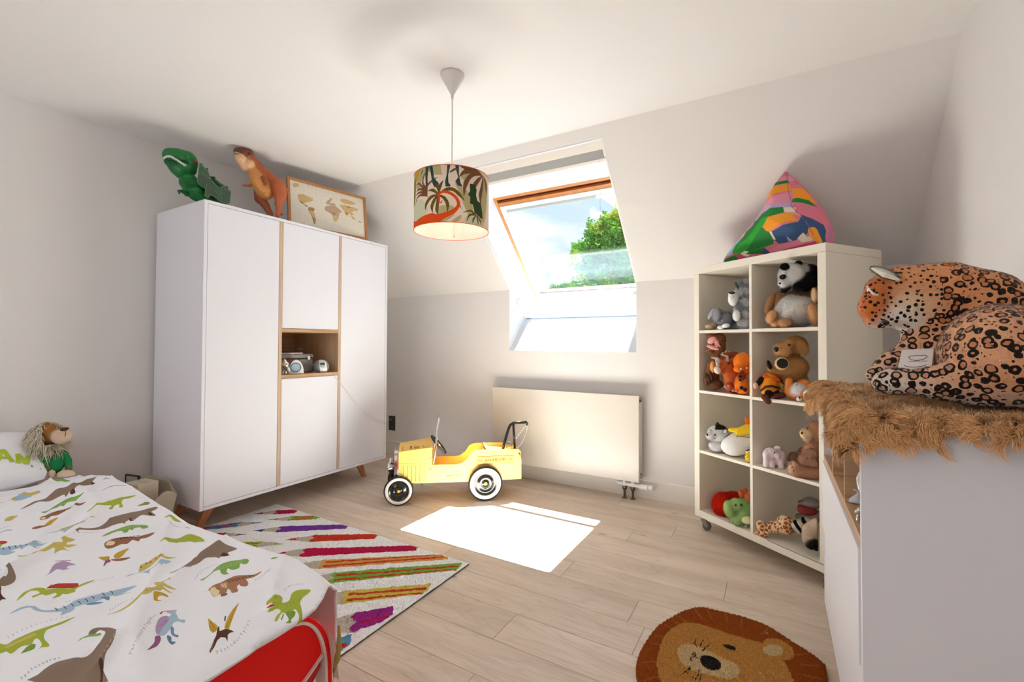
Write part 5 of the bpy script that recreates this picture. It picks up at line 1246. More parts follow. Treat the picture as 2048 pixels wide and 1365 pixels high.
t.tube('leash_handle', [(362, 880, -.02), (372, 905, -.02), (385, 935, -.01)], [9, 9, 7], mat('dark_green_plastic', '#2d4440', rough=.4)); t.tube('green_band', [(385, 905, .03), (392, 930, .03)], [10, 12], solid('#8fb59a'))
t = Toy('plush_bunny', 'beige plush foot at the very left of the top shelf', 'soft toy', cA, bk_loc(cA, 180, 1205, .04, 3), GT)
t.E(175, 1200, 0, 30, 20, '#bfa98c').E(205, 1190, .02, 26, 26, '#b59f82'); t.body(furn=1000, ln=.004)
# panda lying on the brown plush
t = Toy('plush_panda', 'black and white panda plush lying on the big brown plush', 'soft toy', cA, bk_loc(cA, 850, 1170, .12, 3), GT)
wt, bl = '#e9e4d8', '#100f12'
t.E(765, 830, -.06, 95, 82, wt).E(708, 885, -.09, 38, 30, wt).E(830, 800, 0, 60, 60, wt).E(900, 840, .03, 70, 85, bl).E(870, 890, -.03, 60, 50, bl).C([(880, 860, -.06), (810, 915, -.10)], [52, 30], bl).C([(740, 900, -.07), (715, 935, -.08)], [30, 22], bl)
t.body(furn=9000, ln=.008, k=.012, floor=False)
t.E(716, 768, -.115, 32, 24, bl, ry=.012); t.body('ear', n=22, furn=500, ln=.005, floor=False); t.E(815, 745, -.05, 26, 18, bl, ry=.012); t.body('ear', n=22, furn=300, ln=.005, floor=False)
t.E(702, 842, -.125, 24, 17, '#15120f', a=15); t.body('eye_patch', n=20, floor=False, furn=200, ln=.003); t.ball('eye', 700, 842, -.142, 6, M_EYE); t.ball('nose', 682, 888, -.125, 9, M_EYE, rz=7)
# big brown plush with white belly
t = Toy('plush_dog', 'large brown plush with white belly and long ears under the panda', 'soft toy', cA, bk_loc(cA, 790, 1195, .11, 3), GT)
br, lb, wb = '#8c6a4c', '#b58a63', '#ece7df'
t.E(800, 1075, .03, 185, 125, br, ry=.13).E(870, 950, .05, 90, 60, br).E(660, 1000, .0, 62, 52, br)
def bel(V, C):
    c = t.L(790, 1090, -.08); d = ((V[:, 0]-c.x)/(158/t.sx))**2+((V[:, 2]-c.z)/(118/t.sz))**2; m_ = (d+.12*np.sin(V[:, 0]*60) < 1) & (V[:, 1] < .03)
    return np.where(m_[:, None], np.array((.86, .84, .80)), C)
t.body(furn=12000, ln=.010, k=.03, colfn=bel, n=54)
t.ear('ear', (640, 960, -.03), (580, 1105, -.04), 62, '#8a6647', None, .014, furn=900); t.ear('ear', (925, 920, -.10), (932, 1030, -.12), 44, '#a98663', '#c4a384', .012, furn=500)
t.E(620, 1130, -.07, 38, 48, lb, a=-25).E(650, 1175, -.05, 40, 30, lb); t.body('paw', n=28, furn=900, ln=.005)
t.E(715, 1170, -.10, 48, 30, '#a87f5a'); t.body('paw', n=26, furn=800, ln=.005); t.E(920, 1110, -.11, 36, 80, '#a9805c', a=10); t.body('paw', n=28, furn=1200, ln=.006)

# ================================================================ row 2
# brown dinosaur with open pink mouth
t = Toy('plush_dinosaur', 'brown plush dinosaur with wide open pink mouth', 'soft toy', cB, bk_loc(cB, 340, 880, .05, 2), GT)
b1, b2, pk = '#6b452c', '#a06f3c', '#d88684'
t.E(420, 260, 0, 85, 95, b1, a=-20).E(330, 205, -.01, 60, 30, b1, a=-10).E(300, 395, -.02, 60, 26, b1, a=-25).C([(440, 340, 0), (350, 560, 0)], [62, 70], b1).C([(350, 560, 0), (330, 760, 0)], [75, 90], b1)
t.body(n=56, k=.012, furn=4000, ln=.004)
t.E(335, 255, -.045, 62, 40, pk, a=35, ry=.02); t.E(345, 345, -.045, 82, 22, pk, a=-18, ry=.018).E(395, 300, -.04, 30, 55, pk, ry=.018); t.body('mouth', n=36, k=.006, floor=False)
for i in range(10): t.ball('tooth', 345+i*10, 225+i*12, -.066, 6, mat('tooth_cream', '#e8d9cf', rough=.5), rz=7)
for i in range(5): t.ball('tooth', 268+i*22, 380-i*6, -.062, 4.5, MATS['tooth_cream'], rz=6)
t.ball('eye', 462, 262, -.06, 9, M_EYE); t.ball('eye', 480, 262, -.055, 8, M_EYE)
t.E(345, 590, -.06, 36, 75, '#b4824a', ry=.03); t.body('belly', n=26, floor=False)
for q in ((260, 690), (285, 730), (310, 670), (330, 720), (270, 780), (300, 760)):
    t.E(q[0], q[1], -.07, 18, 40, '#50372a')
t.E(360, 800, -.04, 110, 60, '#5c3d2a'); t.body('paw', n=40, k=.004, furn=2000, ln=.004)
# rust triceratops
t = Toy('plush_triceratops', 'rust brown plush triceratops with pale horns and frill', 'soft toy', cB, bk_loc(cB, 560, 890, .05, 2), GT)
r1 = '#a4552f'
t.E(500, 580, -.02, 105, 90, r1, a=-20).E(430, 620, -.05, 60, 55, r1).E(600, 560, .02, 80, 110, r1).C([(560, 640, 0), (610, 800, 0)], [95, 110], r1).E(540, 830, -.06, 50, 50, '#9c4f33').E(640, 860, -.05, 60, 40, '#8c3f30')
t.body(n=54, k=.012, furn=5000, ln=.004)
t.E(560, 470, .01, 130, 75, '#7a3c28', ry=.012, a=15); t.body('frill', n=34, furn=1500, ln=.004, floor=False)
for i, q in enumerate(((470, 412), (510, 400), (550, 398), (595, 405), (635, 430), (665, 460))): t.ball('frill_knob', q[0], q[1], .012, 17, mat('felt_rose', '#b98a7e', rough=.9), rz=14)
M_HORN = mat('felt_horn', '#c8bcae', rough=.9)
t.tube('horn', [(430, 520, -.06), (400, 480, -.075), (320, 465, -.085)], [24, 19, 5], M_HORN); t.tube('horn', [(530, 510, -.06), (520, 455, -.07), (440, 428, -.08)], [22, 18, 5], M_HORN); t.tube('nose_horn', [(410, 575, -.085), (395, 520, -.10), (375, 490, -.105)], [28, 18, 5], M_HORN)
t.E(400, 625, -.088, 42, 48, '#b9b0a8', ry=.02, a=20); t.body('beak', n=24, floor=False); t.ball('eye', 543, 542, -.062, 12, M_EYE)
for q in ((500, 830), (540, 822), (600, 880), (640, 888)): t.ball('toe', q[0], q[1], -.105, 18, mat('felt_toe', '#c98f84', rough=.9), rz=13)
# orange dinosaur
t = Toy('plush_dinosaur', 'bright orange plush dinosaur cut off by the shelf divider', 'soft toy', cB, bk_loc(cB, 720, 930, .04, 2), GT)
o1 = '#d9651f'
t.E(710, 520, 0, 115, 115, o1, a=-15).E(660, 610, -.04, 60, 45, o1).E(740, 640, 0, 80, 50, '#c9551c').E(700, 800, 0, 90, 130, o1).E(750, 880, -.02, 60, 50, o1)
def cutx(P, X=None):
    return P[..., 0]-cutx.x
cutx.x = t.L(803, 700, -.02).x
t.body(n=50, k=.014, m=M_KNIT, cut=cutx)
t.E(700, 700, -.04, 55, 50, '#6b2f24'); t.body('jaw', n=24, floor=False, cut=cutx)
for q in ((695, 610), (768, 598)): t.ball('eye', q[0], q[1], -.085, 13, mat('eye_cream', '#efd9c0', rough=.4), rz=9)
for q in ((683, 705, 20), (684, 750, 16), (700, 845, 24), (746, 868, 26)): t.ball('pad', q[0], q[1], -.068, q[2], mat('pad_black', '#1d1210', rough=.9))
# brown dog with big paw
t = Toy('plush_dog', 'light brown plush dog showing its dark round paw sole', 'soft toy', cB, bk_loc(cB, 1330, 860, .13, 2), GT)
c1, c2 = '#9c7148', '#b08457'
t.E(1370, 320, 0, 150, 115, c1).E(1210, 380, -.05, 115, 85, c2, a=-20).E(1270, 300, -.04, 70, 50, c2).E(1330, 590, 0, 200, 150, c1).C([(1230, 640, -.02), (1080, 600, -.05)], [90, 60], c1).E(1350, 740, 0, 170, 90, '#8a6440')
t.body(n=56, k=.016, furn=11000, ln=.007)
t.ear('ear', (1425, 260, -.07), (1500, 440, -.09), 130, '#8f6640', None, .014, furn=1200)
t.ball('nose', 1132, 366, -.13, 33, M_EYE, rz=33); t.ball('eye', 1292, 312, -.105, 17, M_EYE)
t.E(1198, 545, -.125, 82, 76, '#c9ab82', ry=.02); t.body('paw', n=28, furn=900, ln=.004, floor=False)
sole = MB(); c = t.L(1208, 542, -.148); sole.lathe([(.0001, .004), (70/t.sx*.9, .003), (70/t.sx, -.002)], 24, M=Matrix.Translation(c) @ Matrix.Rotation(PI/2, 4, 'X')); sole.build('paw_sole', mat('sole_black', '#1c1512', rough=.9), t.root)
t.E(1045, 560, -.08, 30, 60, '#1f1713', a=15); t.body('paw_sole', n=20, floor=False)
# figure in orange tunic
t = Toy('cloth_doll', 'cloth doll in orange tunic with brown belt, one boot over the edge', 'doll', cB, bk_loc(cB, 1060, 950, .05, 2), GT)
t.C([(1060, 730, .0), (1050, 860, -.01)], [85, 110], '#d97a1e').E(1160, 800, .01, 40, 70, '#d97a1e'); t.body('tunic', n=40, k=.01, m=M_KNIT)
t.C([(950, 740, -.01), (900, 800, -.02)], [38, 30], '#211a17'); t.body('sleeve', n=22, floor=False); t.ball('hand', 876, 818, -.03, 34, mat('felt_skin', '#e2b9a0', rough=.9), rz=40)
t.C([(990, 700, -.02), (1160, 750, -.03)], [26, 22], '#b5451a').C([(1000, 690, 0), (1080, 680, 0)], [30, 26], '#c0501d'); t.body('scarf', n=26, floor=False)
t.tube('belt', [(940, 880, -.055), (1000, 830, -.07), (1080, 822, -.075), (1170, 850, -.05)], [16, 16, 16, 14], mat('felt_belt', '#42241a', rough=.9))
t.C([(1050, 890, -.03), (1020, 950, -.075)], [50, 42], '#1e1712').C([(1100, 880, -.02), (1150, 940, -.04)], [50, 44], '#1e1712'); t.body('trousers', n=26, floor=False)
t.C([(990, 960, -.085), (1035, 1015, -.10)], [42, 36], '#4e2a20'); t.body('boot', n=26, floor=False); t.C([(1130, 950, -.05), (1215, 935, -.05)], [36, 36], '#4e2a20'); t.body('boot', n=26, floor=False)
t.tube('yellow_trim', [(1190, 790, -.03), (1210, 850, -.03), (1245, 900, -.02)], [14, 16, 10], solid('#b99a3c'))
# small orange and white cat-like toy
t = Toy('plush_fox', 'small orange and cream plush lying behind the doll', 'soft toy', cB, bk_loc(cB, 1390, 980, .06, 2), GT)
t.C([(1290, 760, 0), (1290, 860, .0)], [42, 50], '#cf7a3c').E(1400, 880, 0, 110, 85, '#e0d3c6').E(1470, 800, .02, 85, 55, '#cf7a3c', a=10).C([(1300, 900, 0), (1400, 970, -.01)], [55, 40], '#c87136').E(1460, 930, -.02, 45, 60, '#b86a3a')
t.body(n=46, k=.012, furn=3500, ln=.004); t.ball('snout', 1415, 985, -.06, 36, solid('#e2d2c2'), rz=26); t.ball('nose', 1422, 965, -.078, 12, M_EYE)
t.ball('bell', 1372, 797, -.05, 22, solid('#b9ada3'), rz=20)
t = Toy('toy_ball', 'white round toy at the front edge beside the fur throw', 'ball', cB, bk_loc(cB, 1510, 1010, .04, 2), GT)
t.E(1512, 940, 0, 50, 70, '#dfe2e8'); t.body(n=26, m=M_VINYL)

# ================================================================ row 1
t = Toy('plush_husky', 'black and white husky puppy plush on the third shelf', 'soft toy', cC, bk_loc(cC, 240, 305, .05, 1), GT)
hw_, hb = '#e4ddd2', '#26221f'
t.E(245, 175, 0, 78, 62, hw_).E(190, 195, -.04, 34, 26, hw_, a=10).E(235, 270, 0, 60, 40, hw_).E(300, 260, .03, 60, 50, hw_)
def hus(V, C):
    c = t.L(268, 140, 0); return np.where((((V[:, 2] > c.z-.1*abs(c.x-V[:, 0])) & (V[:, 0] > t.L(222, 0, 0).x)))[:, None], np.array(lin(hb)[:3]), C)
t.body(n=44, k=.01, furn=5000, ln=.007, colfn=hus)
t.ear('ear', (243, 130, -.01), (240, 92, -.01), 26, hb, None, .008); t.ear('ear', (285, 170, -.06), (310, 148, -.065), 34, hb, '#efe6dc', .008)
t.ball('nose', 165, 185, -.075, 8, M_EYE, rz=10); t.ball('eye', 222, 185, -.075, 7, M_EYE); t.ball('eye', 190, 150, -.045, 5, M_EYE)
t = Toy('plush_egg', 'big white egg shaped plush with yellow hat and thin black legs', 'soft toy', cC, bk_loc(cC, 370, 345, .06, 1), GT)
t.E(370, 265, 0, 108, 74, '#d9d3d4', a=12).E(420, 240, .02, 100, 80, '#d9d3d4'); cutx.x = t.L(481, 260, -.02).x
t.body(n=44, k=.02, cut=cutx)
t.C([(335, 148, -.02), (400, 155, -.03), (480, 130, 0)], [16, 22, 36], '#e0a526').C([(390, 175, -.05), (470, 160, -.04)], [16, 22], '#e0a526'); t.body('hat', n=34, k=.006, floor=False, cut=cutx)
t.C([(465, 95, .0), (450, 60, .0)], [26, 8], '#b4531f').C([(480, 100, 0), (478, 55, 0)], [20, 6], '#c9652a'); t.body('crest', n=20, floor=False, cut=cutx)
t.tube('leg', [(385, 195, -.085), (430, 200, -.08), (478, 205, -.06)], 2, M_BLACKP); t.tube('leg', [(378, 205, -.088), (388, 192, -.088), (382, 182, -.086)], 2, M_BLACKP); t.tube('leg', [(330, 178, -.07), (310, 190, -.075), (300, 200, -.078)], 2, M_BLACKP)
t = Toy('plush_tiger', 'tiny yellow plush with dark spots beside the divider', 'soft toy', cC, bk_loc(cC, 468, 395, .03, 1), GT)
cutx.x = t.L(483, 350, 0).x
def spt(V, C):
    w = np.sin(V[:, 0]*420+1)*np.sin(V[:, 2]*380); return np.where((w > .55)[:, None], np.array(lin('#5a3410')[:3]), C)
t.E(470, 350, 0, 28, 46, '#e2a92f').E(470, 305, 0, 22, 18, '#c7b8a6'); t.body(n=30, k=.006, cut=cutx, colfn=spt); t.C([(452, 300, -.02), (475, 296, -.02)], [5, 6], '#1d1712'); t.body('brow', n=14, floor=False)
# lilac vinyl elephant lamp
t = Toy('night_light', 'pale lilac vinyl elephant night light', 'night light', cC, bk_loc(cC, 655, 435, .08, 1), GT)
u1 = '#c8b8bd'
t.E(670, 350, .01, 78, 62, u1).E(630, 325, -.03, 52, 44, u1).E(600, 335, -.05, 28, 34, u1).C([(600, 350, -.05), (598, 405, -.05)], [20, 22], u1).C([(705, 380, -.03), (708, 425, -.03)], [22, 22], u1).C([(640, 390, -.04), (640, 415, -.04)], [22, 24], u1).C([(745, 370, .03), (750, 425, .03)], [14, 14], u1)
t.body(n=50, k=.008, m=M_VINYL)
t.ear('ear', (670, 318, -.055), (690, 362, -.06), 44, '#bfafb5', None, .006); t.E(668, 283, -.03, 12, 14, '#d6c3b8').E(682, 278, -.03, 12, 12, '#d6c3b8').E(695, 285, -.03, 10, 12, '#d6c3b8'); t.body('tuft', n=20, k=.004, m=M_VINYL, floor=False)
t.ball('eye', 661, 317, -.083, 6, M_EYE); t.ball('cheek', 598, 300, -.07, 6, solid('#e6dadd'))
# teddy bear sitting sideways, small cub beside
t = Toy('teddy_bear', 'sandy brown teddy bear sitting at the right of the third shelf', 'soft toy', cC, bk_loc(cC, 900, 500, .07, 1), GT)
tb, tp_ = '#a3785c', '#caa48a'
t.E(965, 165, .02, 62, 78, tb).E(895, 190, -.01, 40, 50, tp_, a=15).E(940, 330, .02, 70, 110, tb).C([(930, 330, -.05), (880, 370, -.07), (950, 395, -.08)], [45, 36, 30], '#94705b').C([(950, 460, -.04), (830, 450, -.05)], [58, 50], tb).E(795, 430, -.05, 34, 50, '#c5a088', a=-15)
t.body(n=58, k=.012, furn=9000, ln=.007)
t.E(872, 185, -.045, 22, 32, '#d3ab82', a=25); t.body('muzzle', n=20, floor=False); t.ball('nose', 862, 172, -.062, 10, M_EYE); t.ball('eye', 902, 138, -.06, 5, M_EYE)
for q in ((780, 400), (790, 425), (800, 450)): t.ball('sole_print', q[0], q[1], -.085, 6, solid('#8f6d5c'), rz=8)
t = Toy('plush_bear', 'small brown plush cub lying beside the sandy teddy bear', 'soft toy', cC, bk_loc(cC, 830, 430, .15, 1), GT)
t.E(805, 355, 0, 44, 38, '#7d5f48').E(860, 330, .01, 40, 34, '#8a6a52').E(870, 300, 0, 26, 18, '#7d5f48'); t.body(n=36, furn=2500, ln=.006)

# ================================================================ row 0
t = Toy('plush_ball', 'fluffy bright red plush ball on the lowest shelf', 'soft toy', cC, bk_loc(cC, 300, 790, .09, 0), GT)
t.E(280, 705, 0, 75, 84, '#e0260f').E(360, 690, .05, 80, 75, '#d8240f'); t.body(n=40, k=.03, furn=9000, ln=.013, wd=.0014)
t = Toy('plush_dinosaur', 'green plush dinosaur with brown back plates on the lowest shelf', 'soft toy', cC, bk_loc(cC, 400, 850, .05, 0), GT)
d1_, d2_ = '#6d8a52', '#83a065'; cutx.x = t.L(482, 760, -.03).x
t.E(325, 735, -.04, 40, 62, d2_, a=10).E(375, 705, -.02, 50, 48, d2_).E(440, 730, .01, 75, 80, d1_).C([(430, 780, -.03), (375, 825, -.05)], [40, 32], d2_).C([(470, 800, 0), (470, 870, -.01)], [40, 34], d1_)
t.body(n=50, k=.014, furn=4000, ln=.004, cut=cutx)
t.E(455, 815, -.05, 45, 28, '#b9b98e'); t.body('belly', n=20, floor=False, cut=cutx)
for a_, b_, w_ in (((425, 655, 0), (405, 590, 0), 44), ((455, 640, .01), (430, 575, .01), 50), ((475, 680, -.03), (450, 620, -.04), 44), ((480, 640, 0), (478, 590, 0), 40)): t.ear('back_plate', a_, b_, w_, '#8a4228', '#a2543a', .006)
t.ball('eye', 373, 705, -.075, 8, M_EYE); t.ball('eye_patch', 415, 703, -.045, 9, solid('#2f3a24'))
for q in ((352, 835), (372, 848), (395, 846), (450, 860), (465, 880)): t.ball('toe', q[0], q[1], -.068, 9, solid('#95a878'))
# giraffe patterned plush
t = Toy('plush_giraffe', 'giraffe patterned plush lying on its side, lowest right shelf', 'soft toy', cC, bk_loc(cC, 690, 910, .07, 0), GT)
def gir(V, C):
    rs = np.random.RandomState(3); lo, hi = V.min(0), V.max(0); S_ = lo+rs.rand(420, 3)*(hi-lo); d = np.linalg.norm(V[:, None]-S_[None], axis=2); d.sort(1)
    return np.where((d[:, 1]-d[:, 0] < .0032)[:, None], np.array(lin('#e8cba8')[:3]), np.array(lin('#a85a28')[:3]))
t.E(745, 850, .0, 75, 68, '#8c4a1f').E(670, 870, 0, 70, 45, '#8c4a1f').E(600, 880, -.01, 50, 28, '#8c4a1f').C([(560, 850, -.02), (570, 915, -.03)], [34, 26], '#8c4a1f').C([(575, 910, -.03), (600, 925, -.03)], [22, 12], '#8c4a1f')
t.body(n=84, k=.012, colfn=gir)
t.ear('ear', (590, 900, -.055), (615, 915, -.06), 14, '#c7b6a6'); t.C([(535, 905, -.02), (510, 918, -.02)], [12, 8], '#b8906a'); t.body('horn', n=14)
# zebra-like black and white plush
t = Toy('plush_badger', 'black and cream striped plush badger beside the giraffe plush', 'soft toy', cC, bk_loc(cC, 850, 905, .08, 0), GT)
def zeb(V, C):
    c = t.L(840, 860, 0); a_ = (V[:, 0]-c.x)*.8+(V[:, 2]-c.z)*.6; w = np.sin(a_*190+.8); return np.where((w > .1)[:, None], np.array(lin('#14110f')[:3]), np.array(lin('#e2d8c8')[:3]))
t.E(845, 865, -.02, 52, 48, '#e2d8c8').E(890, 845, .01, 55, 45, '#e2d8c8').E(815, 860, -.03, 30, 30, '#e2d8c8'); t.body(n=54, k=.01, furn=3000, ln=.004, colfn=zeb); t.ball('eye', 812, 852, -.07, 4, M_EYE)
t = Toy('plush_elephant', 'grey plush elephant in dark red, back of the lowest shelf', 'soft toy', cC, bk_loc(cC, 920, 800, .2, 0), GT)
t.E(930, 690, 0, 70, 36, '#77706b').E(870, 690, 0, 36, 18, '#6c6560').E(940, 780, 0, 80, 45, '#7b6f6b').E(850, 790, .0, 36, 20, '#6f6762'); t.body(n=40, furn=3000, ln=.006)
t.E(900, 745, -.02, 75, 32, '#6a2a28').E(880, 720, 0, 50, 26, '#5c2422'); t.body('jacket', n=30, floor=False)
t.C([(835, 680, -.02), (885, 672, -.02)], [5, 4], '#3b3530'); t.body('tusk', n=14, floor=False)
t = Toy('plush_sloth', 'beige plush with black feet, front of the lowest right shelf', 'soft toy', cC, bk_loc(cC, 930, 1025, .05, 0), GT)
cutx.x = t.L(977, 900, -.02).x
t.C([(975, 850, .01), (915, 890, 0), (905, 960, -.01)], [50, 45, 38], '#b3a08e').E(960, 900, .02, 40, 60, '#a8957f').E(935, 990, -.02, 50, 38, '#15120f').E(975, 1000, 0, 40, 40, '#15120f')
t.body(n=48, k=.01, furn=3000, ln=.004, cut=cutx)
# ================================================================ things in the wardrobe niche
G_N = 'things in the wardrobe niche'
def leather_case():
    r = empty('vanity_case', (-3.02, 1.93, nz0), label='grey hard case with tan label plate in the wardrobe niche', cat='case')
    M_ = mat('case_grey', '#8e8b86', rough=.6)
    MB().box(-.09, .09, -.13, .185, .001, .10).build('case_base', M_, r, bevel=.012); MB().box(-.092, .092, -.132, .187, .103, .135).build('lid', M_, r, bevel=.010)
    MB().box(.0901, .0925, -.02, .075, .045, .10).build('label_plate', mat('tan_leather', '#7a4b34', rough=.6), r, bevel=.001)
    MB().box(.088, .094, .135, .155, .09, .12).build('clasp', M_CHROME, r, bevel=.001)
    return r
leather_case()
r = empty('tablet', (-2.985, 1.90, nz0+.1355), .03, 'pink edged tablet lying flat on the grey case', 'tablet')
MB().box(-.07, .055, -.10, .13, .001, .009).build('shell', mat('tablet_pink', '#d8b9b8', rough=.4), r, bevel=.003); MB().box(-.066, .051, -.096, .126, .0092, .0102).build('screen', M_BLACKP, r)
r = empty('tablet', (-2.995, 1.90, nz0+.1462), -.05, 'dark tablet lying on top of the pink edged tablet', 'tablet')
MB().box(-.065, .04, -.10, .11, .001, .010).build('shell', mat('tablet_dark', '#28282c', rough=.4), r, bevel=.003); MB().box(-.061, .036, -.096, .106, .0101, .0108).build('screen', M_BLACKP, r)
MB().tube([(.02, .10, .012), (.03, .13, .028), (-.02, .17, .022), (.01, .20, -.005)], .002, 6).build('cable', mat('cable_grey', '#707070'), r, smooth=True)
# silver piggy bank
t = Toy('money_bank', 'shiny silver animal money bank at the left of the niche', 'money bank', (550, 650, 11.37), (-2.86, 1.845, nz0+.0005))
def cutw(P): return cutw.y-P[..., 0]
t.E(230, 900, 0, 95, 85, '#ffffff', a=35).E(300, 1010, -.01, 50, 55, '#ffffff').C([(230, 830, -.015), (215, 800, -.015)], [40, 26], '#ffffff').C([(245, 1060, 0), (250, 1110, -.005)], [34, 30], '#ffffff').C([(190, 1060, .015), (185, 1110, .01)], [34, 30], '#ffffff').E(325, 1050, -.02, 26, 24, '#ffffff')
t.body(n=54, k=.006, m=M_CHROME); t.ball('ear', 285, 900, -.03, 18, M_CHROME, rz=16)
# half-round clock with blue face
t = Toy('alarm_clock', 'white half round alarm clock with pale blue dial in the niche', 'clock', (550, 650, 11.37), (-2.845, 1.925, nz0+.0005))
o = t.L(480, 1110, 0); sxm, szm = t.sx, t.sz
W2_, H2_ = 175/sxm, 300/szm
prof = [(-W2_, 0)]+[(W2_*math.cos(a)*(1.0 if math.cos(a) > 0 else 1.0), .006+H2_*math.sin(a)) for a in [PI-PI*i/24 for i in range(25)]]+[(W2_, 0)]
Mc = Matrix.Translation((o.x, 0, 0)); MB().prism(prof, -.018, .018, 'y', M=Mc).build('case', M_WHITEP, t.root, bevel=.004)
c = t.L(475, 970, -.019); R_ = 100/sxm
Mf = Matrix.Translation((c.x, -.0185, c.z)) @ Matrix.Rotation(PI/2, 4, 'X')
MB().lathe([(R_*1.02, .0), (R_*1.08, .004), (R_*1.16, .003), (R_*1.2, -.001)], 36, M=Mf).build('bezel', mat('bezel_dark', '#4a5058', rough=.4), t.root, smooth=True)
MB().lathe([(.0001, .001), (R_*1.03, .001)], 36, M=Mf).build('dial', mat('dial_blue', '#a9c6dc', rough=.4), t.root)
MB().box(-.001, .001, 0, R_*.7, .0015, .0022, M=Mf).box(-.001, .001, 0, R_*.5, .0015, .0022, M=Mf @ Matrix.Rotation(-2, 4, 'Z')).build('hands', mat('hand_white', '#dfe8ee'), t.root)
# egg shaped clock radio
t = Toy('clock_radio', 'egg shaped grey and white digital thermometer clock in the niche', 'clock', (550, 650, 11.37), (-2.86, 2.115, nz0+.0005))
t.E(1050, 945, 0, 180, 150, '#7d8187', ry=.045).E(1050, 1000, 0, 165, 90, '#7d8187', ry=.04)
def egg(V, C):
    c = t.L(1095, 950, 0); x = (V[:, 0]-c.x)*t.sx-(V[:, 2]-c.z)*t.sz*-.12; return np.where(((np.abs(x) < 82) & (V[:, 1] < .02))[:, None], np.array(lin('#e9ecef')[:3]), C)
M_SM = mat('smooth_vinyl', '#ffffff', rough=.35, attr=True)
t.body(n=60, k=.01, m=M_SM, colfn=egg)
c = t.L(1080, 890, -.047); Mq = Matrix.Translation(c) @ Matrix.Rotation(math.radians(-14), 4, 'X')
MB().box(-52/t.sx, 52/t.sx, -.003, .003, -28/t.sz, 28/t.sz, M=Mq).build('display', mat('lcd', '#4c5a50', rough=.2), t.root, bevel=.001)
text_obj('22.5', .0065, mat('lcd_digit', '#1c211e'), t.root, Mq @ Matrix.Translation((0, -.0034, 0)) @ RT, 'digits', .0001)
for q in ((1050, 955), (1095, 970), (1130, 955)): t.ball('button', q[0], q[1], -.048, 13, mat('button_blue', '#35435c', rough=.4), rz=8, ry=.004)
t.tube('stand', [(870, 900, .02), (885, 1000, .0), (940, 1075, -.01), (865, 1085, -.005)], 12, mat('stand_white', '#e8ddd2', rough=.4))
# white lead from the clock down the doors to the socket
cp = [at(655, 745, 'x', -2.815), at(662, 747, 'x', -2.80), at(668, 752, 'x', -2.792), at(678, 766, 'x', -2.79), at(690, 780, 'x', -2.79), at(704, 800, 'x', -2.79), at(722, 821, 'x', -2.79), at(745, 837, 'x', -2.79), at(762, 845, 'x', -2.79), at(772.5, 848, 'x', -2.795)]
cp2 = [at(665, 749, 'x', -2.792), at(679, 764, 'x', -2.789), at(694, 783, 'x', -2.789), at(712, 806, 'x', -2.789), at(733, 825, 'x', -2.789), at(755, 839, 'x', -2.789), at(772.5, 846, 'x', -2.795)]
wl = Vector((-2.80, 2.4, .5))
tail = [Vector((-2.86, 2.725, .47)), Vector((-3.1, 2.95, .40)), Vector((-3.33, 3.295, .345))]
MB().tube([p-wl for p in cp+tail], .0013, 6).tube([p-wl for p in cp2+[q+Vector((.004, .004, .004)) for q in tail]], .0011, 6).build('cable', mat('cable_white', '#dcd9dc', rough=.4), None, smooth=True, label='thin white lead hanging across the wardrobe doors towards the socket', cat='cable').location = wl

# ================================================================ on top of the wardrobe
cG, cT = (320, 280, 9.75), (455, 280, 8.53)
ztop = wz1+.0005
t = Toy('dinosaur_carrier', 'green plastic dinosaur head case with toothy grin and clear side', 'toy case', cG, (-3.0, 1.40, ztop))
gA, gB = '#0c6e2f', '#0a5524'
t.E(330, 330, 0, 260, 150, gA, a=12, ry=.055).E(170, 290, 0, 110, 105, gA, ry=.045).E(560, 350, 0, 120, 110, gA, ry=.05)
t.E(630, 470, .01, 115, 150, gA, ry=.05); t.body('head', n=60, k=.02, m=M_VINYL, floor=False)
t.C([(180, 420, .0), (330, 520, 0), (560, 560, 0)], [95, 130, 140], gB).E(480, 590, 0, 215, 130, gA, a=25, ry=.05).C([(300, 560, 0), (420, 650, 0)], [90, 120], gA)
t.body('lower_jaw', n=56, k=.02, m=M_VINYL, floor=False)
top_l = [(75, 350), (110, 325), (160, 318), (220, 325), (280, 365), (340, 400), (400, 440), (460, 480), (515, 505)]
tm = MB()
for i in range(len(top_l)*2-2):
    j = i//2; f = .5*(i % 2); x = top_l[j][0]+(top_l[min(j+1, 8)][0]-top_l[j][0])*f; y_ = top_l[j][1]+(top_l[min(j+1, 8)][1]-top_l[j][1])*f
    d = -.053 if x > 150 else -.04-(x-60)/90*.013
    p0, p1, p2 = t.L(x-16, y_-8, d), t.L(x+16, y_-8, d), t.L(x+2, y_+36, d-.003); q0, q1 = p0+Vector((0, .012, 0)), p1+Vector((0, .012, 0))
    tm.add([p0, p1, p2, q0, q1], [(0, 2, 1), (0, 3, 2), (1, 2, 4), (3, 4, 2), (0, 1, 4, 3)])
tm.build('teeth', mat('teeth_white', '#e8e9e4', rough=.4), t.root)
t.tube('gum_line', [(70, 345, -.04), (110, 318, -.046), (160, 308, -.052), (225, 318, -.054), (290, 358, -.055), (350, 392, -.055), (420, 440, -.055), (520, 495, -.05)], 9, MATS['teeth_white'])
t.ball('eye', 548, 345, -.05, 20, mat('eye_green', '#2aa04a', rough=.2)); t.E(595, 290, -.02, 60, 30, '#4a5a2a', a=30, ry=.02).E(690, 425, -.03, 34, 34, '#8a3416', ry=.02); t.body('brow', n=26, m=M_VINYL, floor=False)
